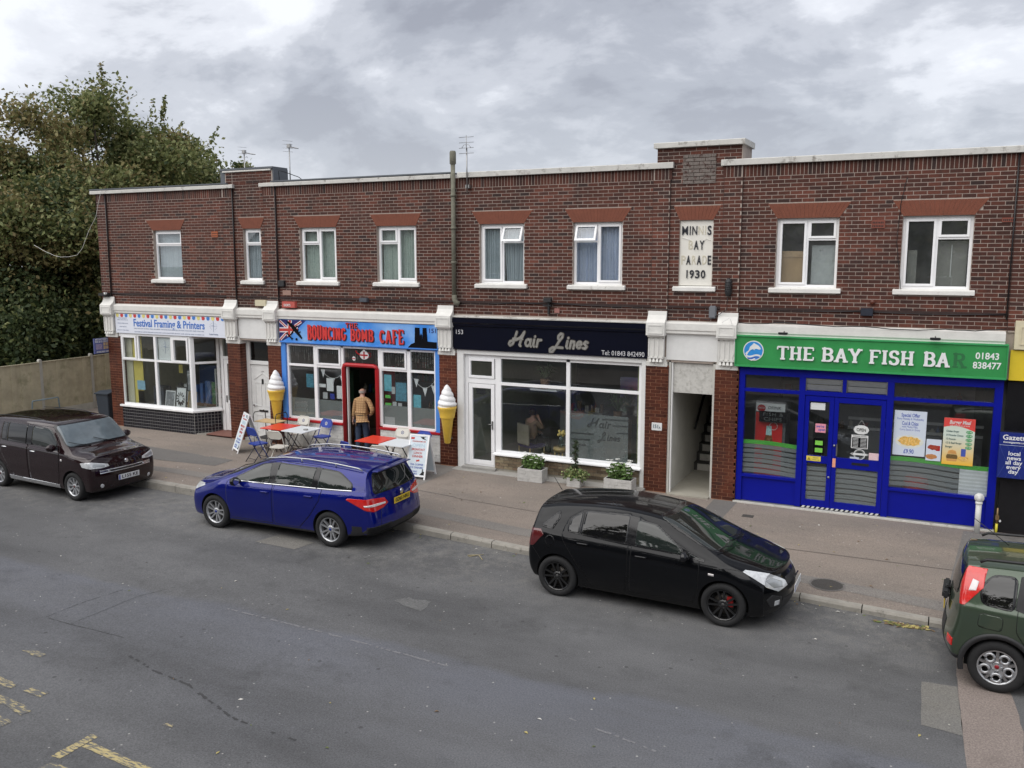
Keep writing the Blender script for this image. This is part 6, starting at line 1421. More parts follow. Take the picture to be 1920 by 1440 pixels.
def patch(body_me, root, name, poly, d, mat_, off=.003, nmin=.12, sign=None, zmin=None, rimd=.004, yclip=None, sub=None, bounds=None):
    """cut a panel out of the body surface: poly = 3D points (any order round the outline), viewed along d"""
    d = Vector(d).normalized(); pts = [Vector(p) for p in poly]; up = Vector((0, 0, 1)); u = d.cross(up).normalized(); v = u.cross(d).normalized()
    q = [(p.dot(u), p.dot(v)) for p in pts]; cu = sum(a for a, b in q) / len(q); cv = sum(b for a, b in q) / len(q)
    bm = bmesh.new(); bm.from_mesh(body_me)
    mu = [(min(a for a, b in q) - .1, max(a for a, b in q) + .1), (min(b for a, b in q) - .1, max(b for a, b in q) + .1)]
    kill = []
    for f in bm.faces:
        c = f.calc_center_median(); 
        if f.normal.dot(d) > -nmin or f.material_index == 1: kill.append(f); continue
        a, b = c.dot(u), c.dot(v)
        if not (mu[0][0] < a < mu[0][1] and mu[1][0] < b < mu[1][1]): kill.append(f); continue
        if sign and c.y * sign < 0: kill.append(f); continue
        if bounds and not (bounds[0] < c.x < bounds[1]): kill.append(f)
    bmesh.ops.delete(bm, geom=kill, context='FACES')
    n = len(q)
    for i in range(n):
        (a0, b0), (a1, b1) = q[i], q[(i + 1) % n]; e = Vector((a1 - a0, b1 - b0)); 
        if e.length < 1e-5: continue
        nn = Vector((e.y, -e.x)).normalized()
        if nn.x * (cu - a0) + nn.y * (cv - b0) > 0: nn = -nn
        co = u * a0 + v * b0; no = u * nn.x + v * nn.y
        bmesh.ops.bisect_plane(bm, geom=bm.verts[:] + bm.edges[:] + bm.faces[:], dist=1e-5, plane_co=co, plane_no=no, clear_outer=True)
    if not bm.faces: bm.free(); return None
    bm.normal_update()
    for f in bm.faces: f.smooth = True; f.material_index = 0
    nv = {vv: vv.normal.copy() for vv in bm.verts}
    for vv, nr in nv.items(): vv.co += nr * off
    be = [e for e in bm.edges if e.is_boundary]
    r = bmesh.ops.extrude_edge_only(bm, edges=be); nvs = [g for g in r['geom'] if isinstance(g, bmesh.types.BMVert)]
    for vv in nvs:
        vv.co -= Vector((0, vv.normal.y, 0)) * 0
    for vv in nvs:
        best = None
        for e in vv.link_edges:
            ov = e.other_vert(vv)
            if ov in nv: best = ov
        if best: vv.co = best.co - nv[best] * (off + rimd)
    for f in bm.faces:
        if any(vv in nvs for vv in f.verts): f.smooth = False
    me = bpy.data.meshes.new(name); bm.to_mesh(me); bm.free(); me.materials.append(mat_)
    o = bpy.data.objects.new(name, me); COL.objects.link(o); o.parent = sub or root
    return o
def rnd_poly(pts, r=.04, n=3):
    """round the corners of a 2D outline"""
    out = []; N_ = len(pts)
    for i in range(N_):
        p0, p, p1 = Vector(pts[i - 1]), Vector(pts[i]), Vector(pts[(i + 1) % N_]); a = (p0 - p); b = (p1 - p); rr = min(r, a.length * .45, b.length * .45)
        A = p + a.normalized() * rr; Bq = p + b.normalized() * rr
        for k in range(n + 1):
            t = k / n; out.append(tuple((A * (1 - t) ** 2 + p * 2 * t * (1 - t) + Bq * t * t)))
    return out
def shrink(pts, e):
    c = Vector((sum(p[0] for p in pts) / len(pts), sum(p[1] for p in pts) / len(pts))); out = []; n = len(pts)
    area = sum(pts[i][0] * pts[(i + 1) % n][1] - pts[(i + 1) % n][0] * pts[i][1] for i in range(n)); s = 1 if area > 0 else -1
    for i in range(n):
        a = Vector(pts[i]) - Vector(pts[i - 1]); b = Vector(pts[(i + 1) % n]) - Vector(pts[i])
        na = Vector((-a.y, a.x)).normalized() * s if a.length > 1e-9 else Vector((0, 0)); nb = Vector((-b.y, b.x)).normalized() * s if b.length > 1e-9 else Vector((0, 0))
        m = na + nb; m = m / max(.5, m.length ** 2 / 2) if m.length > 0 else m
        out.append((pts[i][0] + m.x * e, pts[i][1] + m.y * e))
    return out
def wheel(root, x, y, r, sg, style, w=.20, rimr=.66, steer=0.0):
    wr_ = bpy.data.objects.new('wheel', None); COL.objects.link(wr_); wr_.parent = root; wr_.location = (x, y, r); wr_.empty_display_size = .1
    wr_.rotation_euler = (0, 0, steer)
    h = w / 2; R = r * rimr; o_ = -sg   # outer side is +sg y
    t = MB(); t.lathe([(R, sg * h * .8), (R + .01, sg * h * .97), ((R + r) / 2, sg * h * 1.04), (r - .02, sg * h * .95), (r - .004, sg * h * .75), (r, sg * h * .4), (r, 0), (r, -sg * h * .4), (r - .004, -sg * h * .75), (r - .02, -sg * h * .95), ((R + r) / 2, -sg * h), (R, -sg * h * .8)], axis='y', seg=48)
    for q in (.5, -.0, -.45):   # tread grooves as raised bands
        pass
    t.build('tyre', M_tyre, wr_, local=True)
    ma = M_alloyk if style in ('corsa',) else M_alloy
    b = MB(); b.lathe([(R + .002, sg * h * .92), (R - .012, sg * h * .90), (R - .022, sg * h * .5), (R - .03, -sg * h * .8)], axis='y', seg=40); b.build('rim', ma, wr_, local=True)
    MB().lathe([(0, -sg * h * .1), (R - .02, -sg * h * .1)], axis='y', seg=30).build('brake_backing', M_well, wr_, local=True)
    MB().lathe([(.05, sg * h * .12), (R * .66, sg * h * .12), (R * .66, sg * h * .05)], axis='y', seg=30).build('brake_disc', mat('brake_disc', (.12, .11, .10), .5, .7), wr_, local=True)
    s = MB(); yo = sg * h
    def spoke(a, r0, r1, w0, w1, y0=.58, y1=.80, th=.04):
        ca, sa = cos(a), sin(a); V = []
        for rr, ww, yy in ((r0, w0, y0), (r1, w1, y1)):
            for e in (-1, 1):
                for dz in (0, -th): V.append((rr * ca - e * ww * sa, yo * yy + sg * dz, rr * sa + e * ww * ca))
        s.add(V, [(0, 2, 6, 4), (1, 5, 7, 3), (0, 4, 5, 1), (2, 3, 7, 6), (0, 1, 3, 2), (4, 6, 7, 5)])
    if style in ('focus', 'corsa'):
        for k in range(5):
            a = 2 * pi * k / 5 + pi / 2 + (.3 if style == 'focus' else .15)
            for e in (-1, 1): spoke(a + e * .075, .035, R - .012, .013, .017) if False else None
            for e in (-1, 1):
                A0 = a + e * .30; A1 = a + e * .235
                p0 = (.06 * cos(A0 * 1) , .06 * sin(A0)); p1 = ((R - .012) * cos(A1), (R - .012) * sin(A1))
                dx, dz = p1[0] - p0[0], p1[1] - p0[1]; L_ = math.hypot(dx, dz); nx, nz = -dz / L_ * .0145, dx / L_ * .0145
                V = []
                for (px, pz_), yy in ((p0, .60), (p1, .84)):
                    for e2 in (-1, 1):
                        for dd in (0, -.035): V.append((px + e2 * nx, yo * yy + sg * dd, pz_ + e2 * nz))
                s.add(V, [(0, 2, 6, 4), (1, 5, 7, 3), (0, 4, 5, 1), (2, 3, 7, 6), (0, 1, 3, 2), (4, 6, 7, 5)])
    elif style == 'materia':
        for k in range(9): spoke(2 * pi * k / 9 + .2, .04, R - .012, .016, .024)
    else:
        for k in range(5):
            a = 2 * pi * k / 5 + .32; spoke(a, .05, R - .06, .022, .018, .62, .82)
            for e in (-1, 1): spoke(a + e * 0, R - .09, R - .01, .016, .016, .80, .86)
            am = a + pi / 5; cx_, cz_ = (R * .60) * cos(am), (R * .60) * sin(am); pts = []
            for j in range(16):
                t_ = 2 * pi * j / 16; pr = R * .235 * (1 + .12 * cos(t_)); pts.append((cx_ + pr * cos(am + t_) * 1.0, yo * .78, cz_ + pr * sin(am + t_)))
            s.tube(pts, .017, 6, closed=True)
            s.add([(R * .80 * cos(am - .25), yo * .84, R * .80 * sin(am - .25)), ((R - .008) * cos(am - .3), yo * .88, (R - .008) * sin(am - .3)), ((R - .008) * cos(am + .3), yo * .88, (R - .008) * sin(am + .3)), (R * .80 * cos(am + .25), yo * .84, R * .80 * sin(am + .25))], [(0, 1, 2, 3)])
    s.build('spokes', ma, wr_, local=True)
    hb = MB(); hb.lathe([(.075 if style != 'materia' else .05, sg * h * .50), (.062 if style != 'materia' else .05, sg * h * .66), (.035, sg * h * .70), (0, sg * h * .70)], axis='y', seg=20)
    for k in range(5): a = 2 * pi * k / 5; hb.lathe([(0, sg * h * .70), (.009, sg * h * .70), (.009, sg * h * .6)], (.047 * cos(a), 0, .047 * sin(a)), 'y', 8)
    hb.build('hub', ma, wr_, local=True)
    cc = {'focus': (.02, .04, .25), 'corsa': (.04, .04, .04), 'panda': (.3, .01, .02), 'materia': (.1, .02, .02)}[style]
    MB().lathe([(0, sg * h * .74), (.025, sg * h * .73), (.026, sg * h * .68)], axis='y', seg=16).build('centre_cap', mat('cap_' + style, cc, .3), wr_, local=True)
    if style == 'corsa' and x > 1: MB().box(R * .22, R * .60, *(sorted((sg * h * .15, sg * h * .45))), -.02, .12).build('brake_caliper', M_caliper, wr_, local=True)
    return wr_
M_plate_w = mat('plate_white', (.72, .73, .74), .4, namt=.03); M_plate_y = mat('plate_yellow', (.72, .52, .03), .4, namt=.03)
def car(P, name, label, loc, rotz, mpaint, style, scale=1.03):
    root = thing(name, label, 'car', loc, rotz, scale=scale); root['category'] = 'car'
    ob, me = make_body(P, root, mpaint); W = P['W'] / 2
    side = {1: (0, -1, 0), -1: (0, 1, 0)}    # view direction towards +y side is -y
    for sg in (1, -1):
        D = side[sg]; P3 = lambda pl: [(x, sg * W, z) for x, z in pl]
        for j, pl in enumerate(P['doors']):
            pl = rnd_poly(pl, .05)
            patch(me, root, 'door_gap', P3(pl), D, M_seam, .0012, sign=sg, rimd=.001); dd = patch(me, root, 'door', P3(shrink(pl, .007)), D, mpaint, .0035, sign=sg, rimd=.003)
            hx, hz = P['handles'][j]
            if dd: 
                h = MB(); y = sg * (W + .012); h.tube([(hx - .09, sg * (W - .008), hz), (hx - .07, y, hz + .003), (hx + .07, y, hz + .003), (hx + .09, sg * (W - .008), hz)], .013, 6); h.build('handle', P.get('handlemat', mpaint), dd, local=True)
        for g in P['glass']:
            pl = rnd_poly(g[0], g[1] if len(g) > 1 else .05); gm = g[2] if len(g) > 2 else M_cg
            patch(me, root, 'window_seal', P3(shrink(pl, -.018)), D, M_blackgloss, .0045, sign=sg, rimd=.002); patch(me, root, 'side_window', P3(pl), D, gm, .007, sign=sg, rimd=.002)
        for pl in P.get('pillars', []): patch(me, root, 'pillar_trim', P3(pl), D, M_blackgloss, .0055, sign=sg, rimd=.003)
        for nm, pl, m_, o_ in P.get('sidepatch', []): patch(me, root, nm, P3(pl), D, m_, o_, sign=sg)
        for nm, pl, d, m_, o_ in P.get('cornerpatch', []):
            patch(me, root, nm, [(x, sg * y, z) for x, y, z in pl], (d[0], d[1] * sg, d[2]), m_, o_, sign=sg)
        for ax in (0, P['wb']): wheel(root, ax, sg * (W - P.get('inset', .125)), P['rw'], sg, style, rimr=P.get('rimr', .66))
        if P.get('cladding'):
            for ax in (0, P['wb']):
                s = MB(); n = 22; R0, R1 = P['arch'] - .004, P['arch'] + .055; vs = []
                for k in range(n + 1):
                    a = radians(-14) + radians(208) * k / n
                    for rr, yy in ((R0, W - .06), (R0, W + .014), (R1, W + .008), (R1, W - .03)): vs.append((ax + rr * cos(a), sg * yy, P['rw'] + rr * sin(a)))
                s.add(vs, [(k * 4 + j, k * 4 + (j + 1) % 4, (k + 1) * 4 + (j + 1) % 4, (k + 1) * 4 + j) for k in range(n) for j in range(4)], 0, True); s.build('arch_cladding', M_plastic, root, local=True)
        mx_, mz_ = P['mirror']; s = MB(); 
        s.lathe([(0, -.045), (.05, -.04), (.085, -.01), (.09, .03), (.08, .045), (0, .046)], (0, 0, 0), 'x', 14)
        s.v = [(-v[0] * 1.1, v[1] * 1.25, v[2] * .88) for v in s.v]; s.v = [(mx_ + v[0], sg * (W + .085) + v[1], mz_ + v[2]) for v in s.v]
        mr_ = s.build('mirror', P.get('mirrormat', mpaint), root, local=True)
        MB().box(mx_ - .02, mx_ + .03, *sorted((sg * (W - .07), sg * (W + .06))), mz_ - .05, mz_ - .01).build('mirror_arm', M_plastic, mr_, local=True)
        MB().lathe([(0, 0), (.07, 0)], (0, 0, 0), 'x', 14).build('mirror_glass', M_chrome, mr_, local=True).location = (mx_ - .054, sg * (W + .085), mz_)
    ws = P['screen']; pl = rnd_poly([(-ws[0], ws[2]), (ws[0], ws[2]), (ws[1], ws[3]), (-ws[1], ws[3])], .07)
    patch(me, root, 'windscreen_seal', [(2, y, z) for y, z in shrink(pl, -.02)], (-1, 0, 0), M_blackgloss, .0035, nmin=.15, rimd=.002, bounds=(P['roof0'] - .25, P['cowl'] + .15)); 
    patch(me, root, 'windscreen', [(2, y, z) for y, z in pl], (-1, 0, 0), P.get('screenmat', M_cgs), .006, nmin=.15, rimd=.002, bounds=(P['roof0'] - .25, P['cowl'] + .15))
    rs = P['rearglass']; pl = rnd_poly([(-rs[0], rs[2]), (rs[0], rs[2]), (rs[1], rs[3]), (-rs[1], rs[3])], .06)
    patch(me, root, 'rear_window_seal', [(-1, y, z) for y, z in shrink(pl, -.02)], (1, 0, 0), M_blackgloss, .0035, rimd=.002, bounds=(-2, .1)); patch(me, root, 'rear_window', [(-1, y, z) for y, z in pl], (1, 0, 0), M_cg, .006, rimd=.002, bounds=(-2, .1))
    for nm, pl, m_, o_ in P.get('frontpatch', []): patch(me, root, nm, [(4, y, z) for y, z in pl], (-1, 0, 0), m_, o_, bounds=(P['cowl'], 9))
    for nm, pl, m_, o_ in P.get('rearpatch', []): patch(me, root, nm, [(-2, y, z) for y, z in pl], (1, 0, 0), m_, o_, bounds=(-9, .2))
    cw = P['cowl']; zt = interp(cw, P['top'])
    for y0 in (-.25, .35):
        s = MB(); k = (interp(cw - .30, P['top']) - zt) / -.30
        s.tube([(cw + .0, y0, zt + .01), (cw - .06, y0 - .28, zt + .03 + .05), (cw - .12, y0 - .45, zt + .012 - .12 * k + .012)], .008, 5); s.build('wiper', M_black, root, local=True)
    MB().box(-.35, P['wb'] + .35, -W + .32, W - .32, .16, .32).build('underbody', M_well, root, local=True)
    return root, me
def seam(me, root, pts, d, w=.006, sign=None, bounds=None, nm='panel_gap', m_=None, off=.002):
    d = Vector(d); u = d.normalized().cross(Vector((0, 0, 1))).normalized()
    for p, q in zip(pts[:-1], pts[1:]):
        p, q = Vector(p), Vector(q); e = (q - p); e -= d * e.dot(d) / d.length_squared; n = e.cross(d).normalized() * w / 2
        patch(me, root, nm, [p - n, q - n, q + n, p + n], d, m_ or M_seam, off, sign=sign, rimd=.001, bounds=bounds)
def plate(root, me, txt, x, z, d, yellow, tilt=0.0):
    s = MB(); s.box(-.26, .26, -.006, .004, -.056, .056); p = s.build('number_plate', M_plate_y if yellow else M_plate_w, root, local=True, bevel=.003)
    p.location = (x, 0, z); p.rotation_euler = (tilt, 0, pi / 2 if d > 0 else -pi / 2)
    if txt: text(txt, .095, (0.0 if yellow else .02, -.008, 0), M_dark, p, ext=.001, bold=.003, fit=.44 if yellow else .40, local=True)
    if not yellow: MB().box(-.255, -.22, -.0075, -.006, -.05, .05).build('blue_band', M_pb, p, local=True)
    return p

GZB = rz(-5)
# --- black five-door hatchback
PC = dict(W=1.737, wb=2.511, rw=.312, arch=.352, sill=[(-.62, .30), (-.3, .22), (0, .19), (2.5, .17), (2.9, .18), (3.3, .22)],
  top=[(-.62, 1.22), (-.47, 1.32), (-.3, 1.36), (.0, 1.41), (.4, 1.447), (.8, 1.46), (1.2, 1.445), (1.5, 1.405), (1.7, 1.365), (2.0, 1.225), (2.3, 1.07), (2.5, .985), (2.62, .95), (2.9, .885), (3.1, .815), (3.22, .75), (3.3, .69)],
  belt=[(-.6, 1.03), (0, 1.0), (1.0, .955), (2.0, .905), (2.5, .88), (3.3, .6)], wr=[(-.6, .64), (-.3, .67), (.5, .695), (1.4, .69), (1.7, .70), (2.3, .79), (2.55, .82), (2.9, .74), (3.2, .66)],
  wm=[(-.62, .86), (-.45, .92), (-.2, .975), (.2, 1.0), (1, .985), (1.8, .985), (2.5, 1.0), (2.8, .975), (3.0, .93), (3.15, .87), (3.25, .80)],
  rear=[(.2, -.50), (.35, -.61), (.5, -.64), (.66, -.635), (.8, -.61), (.95, -.575), (1.1, -.52), (1.25, -.455), (1.36, -.40)],
  front=[(.2, 3.26), (.3, 3.33), (.45, 3.36), (.58, 3.35), (.66, 3.31), (.72, 3.25)], rcurv=.14, fcurv=.34,
  stations=[-.36, -.25, -.05, .2, .5, .8, 1.1, 1.4, 1.6, 1.75, 1.95, 2.15, 2.35, 2.5, 2.62, 2.8, 2.95, 3.08], roof0=1.5, cowl=2.52, crown=.085, tuck=.06, inset=.112, rimr=.70,
  doors=[[(1.14, .27), (1.16, .95), (1.20, 1.36), (1.50, 1.31), (1.95, 1.02), (2.17, .92), (2.16, .50), (2.10, .27)], [(.33, .55), (.12, .80), (.06, 1.0), (.14, 1.22), (.34, 1.345), (1.10, 1.375), (1.12, .95), (1.10, .27), (.52, .27)]],
  handles=[(1.32, .83), (.42, .89)],
  glass=[([(1.21, .975), (1.21, 1.30), (1.50, 1.255), (1.90, .985), (1.92, .93)], .03, M_cgs), ([(.38, 1.02), (.40, 1.315), (1.08, 1.34), (1.08, .98)], .03, M_cgt), ([(.16, 1.04), (.19, 1.20), (.35, 1.30), (.345, 1.022)], .03, M_cgt), ([(1.98, .93), (1.98, .955), (2.01, .96), (2.22, .895)], .012, M_cg), ([(-.27, 1.05), (-.10, 1.04), (-.02, 1.19), (-.04, 1.26)], .01, M_blackgloss)],
  pillars=[[(1.04, .965), (1.05, 1.355), (1.24, 1.325), (1.24, .955)]],
  mirror=(2.0, .965), screen=(.69, .56, 1.01, 1.36), rearglass=(.60, .52, 1.04, 1.30), screenmat=M_cgs,
  cornerpatch=[('headlamp', [(3.36, .42, .60), (3.25, .60, .55), (3.1, .74, .63), (2.78, .80, .82), (2.80, .76, .84), (3.1, .56, .77), (3.3, .40, .66)], (-.62, -.72, -.25), M_lampw, .006), ('headlamp_core', [(3.3, .52, .60), (3.2, .66, .61), (3.06, .70, .70), (3.12, .6, .73), (3.28, .5, .67)], (-.62, -.72, -.25), mat('lamp_reflector', (.45, .47, .48), .2, .4), .008),
     ('tail_lamp', [(-.5, .66, .70), (-.38, .80, .74), (-.26, .85, .93), (-.30, .8, 1.0), (-.48, .66, .99), (-.56, .6, .85)], (.75, -.66, 0), M_lampd, .006), ('fog_lamp_recess', [(3.3, .50, .30), (3.2, .72, .32), (3.12, .76, .44), (3.2, .7, .50), (3.32, .55, .44)], (-.7, -.7, 0), M_plastic, .003), ('fog_lamp', [(3.3, .58, .33), (3.24, .66, .33), (3.24, .66, .40), (3.3, .58, .40)], (-.7, -.7, 0), M_lampw, .006)],
  frontpatch=[('grille', [(-.36, .575), (.36, .575), (.30, .67), (-.30, .67)], M_plastic, .004), ('lower_grille', [(-.48, .25), (.48, .25), (.42, .40), (-.42, .40)], M_plastic, .004)],
  sidepatch=[('fuel_flap_gap', [(-.12 + .082 * cos(a * pi / 8), .86 + .082 * sin(a * pi / 8)) for a in range(16)], M_seam, .0012), ('fuel_flap', [(-.12 + .076 * cos(a * pi / 8), .86 + .076 * sin(a * pi / 8)) for a in range(16)], paint('black_car_paint', (.004, .0045, .006), coat=.55), .003)], handlemat=M_blackgloss, mirrormat=M_blackgloss)
M_pk = MATS['black_car_paint']
c1, me1 = car(PC, 'black_hatchback', 'black five-door hatchback with black alloy wheels parked facing right outside the salon', (-5.04, -6.22 + .815 + .09, rz(-4)), radians(-1.0), M_pk, 'corsa')
plate(c1, me1, '', 3.375, .50, 1, False); 
MB().tube([(-.28, 0, 1.42), (-.42, .0, 1.62)], .005, 5).build('aerial', M_black, c1, local=True)
for sg in (1, -1):
    seam(me1, c1, [(2.50, sg * .8, .80), (2.78, sg * .8, .86), (3.1, sg * .6, .81)], (-.25, -sg * .6, -.75), sign=sg)
    seam(me1, c1, [(-.42, sg * .8, .72), (-.27, sg * .86, .52), (-.24, sg * .86, .46)], (.2, -sg, 0), sign=sg)
    patch(me1, c1, 'indicator', [(2.30, sg * .9, .72), (2.38, sg * .9, .715), (2.38, sg * .9, .745), (2.30, sg * .9, .75)], (0, -sg, 0), M_lampc, .008, sign=sg)
s = MB(); s.tube([(3.345, -.14, .625), (3.352, .14, .625)], .012, 6); s.build('grille_bar', M_blackgloss, c1, local=True)
# --- blue estate
M_pb_car = paint('deep_blue_paint', (.002, .008, .17), .3, metal=.3)
PF = dict(W=1.823, wb=2.648, rw=.32, arch=.362, sill=[(-.95, .34), (-.5, .24), (0, .2), (2.6, .18), (3.2, .19), (3.5, .22)],
  top=[(-.95, 1.30), (-.80, 1.39), (-.6, 1.43), (-.2, 1.465), (.4, 1.49), (.9, 1.49), (1.3, 1.46), (1.6, 1.40), (1.8, 1.335), (2.1, 1.21), (2.4, 1.08), (2.62, .99), (2.75, .955), (3.0, .90), (3.25, .83), (3.4, .76), (3.5, .70)],
  belt=[(-.9, 1.045), (-.3, 1.025), (.6, .985), (1.6, .955), (2.5, .93), (3.4, .62)], wr=[(-.9, .66), (-.5, .70), (.5, .73), (1.5, .725), (1.8, .73), (2.3, .79), (2.65, .82), (3.0, .76), (3.4, .68)],
  wm=[(-.95, .83), (-.8, .90), (-.5, .965), (-.1, 1.0), (.5, .99), (1.8, .985), (2.6, 1.0), (2.9, .98), (3.2, .92), (3.35, .85), (3.45, .78)],
  rear=[(.2, -.85), (.3, -.96), (.45, -1.0), (.58, -.99), (.66, -.95), (.8, -.93), (.95, -.90), (1.1, -.83), (1.25, -.74), (1.38, -.655)],
  front=[(.2, 3.44), (.32, 3.52), (.48, 3.54), (.62, 3.52), (.7, 3.47), (.78, 3.40)], rcurv=.15, fcurv=.34,
  stations=[-.66, -.52, -.3, 0, .3, .6, .9, 1.2, 1.45, 1.65, 1.85, 2.1, 2.3, 2.5, 2.65, 2.8, 3.0, 3.15, 3.26], roof0=1.6, cowl=2.65, crown=.085, tuck=.06, inset=.115, rimr=.68,
  doors=[[(1.27, .27), (1.27, .98), (1.33, 1.375), (1.62, 1.33), (2.1, 1.10), (2.36, .94), (2.34, .55), (2.26, .27)], [(.42, .52), (.24, .70), (.16, 1.0), (.30, 1.385), (1.24, 1.40), (1.24, .98), (1.24, .27), (.60, .27)]],
  handles=[(1.43, .85), (.44, .88)],
  glass=[([(1.36, 1.005), (1.40, 1.33), (1.62, 1.29), (2.16, 1.02), (2.18, .985)], .03, M_cgs), ([(.42, 1.035), (.37, 1.345), (1.22, 1.35), (1.24, 1.01)], .03, M_cgs), ([(-.44, 1.075), (-.42, 1.16), (-.12, 1.32), (.28, 1.35), (.28, 1.045)], .06, M_cgs)],
  pillars=[[(1.20, .99), (1.20, 1.37), (1.42, 1.345), (1.38, .985)], [(.26, 1.03), (.26, 1.365), (.40, 1.365), (.45, 1.02)]],
  mirror=(2.05, 1.0), screen=(.72, .56, 1.03, 1.375), rearglass=(.66, .50, 1.01, 1.31), screenmat=M_cgs,
  cornerpatch=[('headlamp', [(3.45, .50, .66), (3.35, .66, .64), (3.2, .78, .68), (2.95, .84, .80), (3.0, .8, .83), (3.3, .62, .80), (3.42, .5, .74)], (-.62, -.72, -.25), M_lampw, .006),
     ('tail_lamp', [(-.95, .42, .80), (-.93, .55, .74), (-.86, .74, .70), (-.72, .84, .745), (-.38, .90, .905), (-.42, .90, .93), (-.85, .80, .935), (-.93, .5, .90)], (.72, -.69, 0), M_lampr, .006), ('tail_lamp_core', [(-.95, .50, .80), (-.88, .72, .79), (-.72, .84, .80), (-.70, .84, .83), (-.9, .68, .835), (-.95, .5, .83)], (.72, -.69, 0), M_lampc, .009)],
  rearpatch=[('rear_bumper', [(-.95, .2), (.95, .2), (.95, .44), (-.95, .44)], M_plastic, .004)],
  frontpatch=[('lower_grille', [(-.6, .25), (.6, .25), (.55, .45), (-.55, .45)], M_plastic, .004), ('grille', [(-.4, .60), (.4, .60), (.36, .66), (-.36, .66)], M_plastic, .004)],
  sidepatch=[('rear_bumper', [(-1.0, .2), (-.34, .2), (-.33, .30), (-.62, .31), (-.80, .44), (-1.0, .46)], M_plastic, .004), ('sill_trim', [(.33, .18), (2.28, .16), (2.28, .235), (.33, .25)], M_plastic, .004), ('chrome_trim', [(-.45, 1.045), (.3, 1.015), (.3, 1.033), (-.45, 1.063)], M_chrome, .009), ('chrome_trim', [(.3, 1.015), (1.3, .982), (1.3, 1.0), (.3, 1.033)], M_chrome, .0092), ('chrome_trim', [(1.3, .982), (2.3, .958), (2.3, .975), (1.3, 1.0)], M_chrome, .009)],
  mirrormat=M_blackgloss)
c2, me2_ = car(PF, 'blue_estate_car', 'dark blue estate car with silver roof rails parked facing left outside the cafe', (-9.69, -5.87 + .86 + .09, rz(-10)), radians(180.6), M_pb_car, 'focus')
plate(c2, me2_, 'GD65 NRU', -.955, .80, -1, True, tilt=0)
for sg in (1, -1):
    s = MB(); pts = [(-.55, sg * .625, 1.385), (-.48, sg * .64, 1.42), (.0, sg * .645, 1.462), (.6, sg * .645, 1.487), (1.1, sg * .64, 1.472), (1.5, sg * .625, 1.42), (1.58, sg * .62, 1.385)]; s.tube(pts, .014, 8)
    for x_ in (0, .75): s.tube([(x_, sg * .64, 1.40), (x_, sg * .645, 1.462 if x_ == 0 else 1.482)], .012, 6)
    s.build('roof_rail', M_alloy, c2, local=True)
    seam(me2_, c2, [(-.90, sg * .62, .42), (-.93, sg * .60, .72), (-.92, sg * .66, .95), (-.80, sg * .66, 1.06), (-.66, sg * .60, 1.33), (-.55, sg * .58, 1.385)], (.8, -sg * .6, 0), sign=sg)
    seam(me2_, c2, [(2.7, sg * .8, .86), (3.0, sg * .8, .84), (3.3, sg * .6, .83)], (-.25, -sg * .6, -.75), sign=sg)
    patch(me2_, c2, 'fuel_flap_gap', [(-.20 + .08 * cos(a * pi / 8), sg, .84 + .08 * sin(a * pi / 8)) for a in range(16)], (0, -sg, 0), M_seam, .0012, sign=sg) if sg < 0 else None
    patch(me2_, c2, 'reflector', [(-.95, sg * .52, .27), (-.85, sg * .72, .27), (-.85, sg * .72, .31), (-.95, sg * .52, .31)], (.8, -sg * .6, 0), M_lampr, .008, sign=sg)
s = MB(); s.prism([(-.56, 0), (.56, 0), (.52, .02), (-.52, .02)], -.10, .03); o = s.build('spoiler', M_pb_car, c2, local=True, bevel=.008); o.location = (-.72, 0, 1.365); o.rotation_euler = (0, 0, -pi / 2)
MB().lathe([(0, 0), (.05, 0), (.055, -.006), (0, -.008)], axis='x', seg=18).build('badge', M_chrome, c2, local=True).location = (-.945, 0, .925)
MB().tube([(-.86, .05, 1.06), (-.80, -.25, 1.10), (-.78, -.35, 1.12)], .009, 5).build('rear_wiper', M_black, c2, local=True)
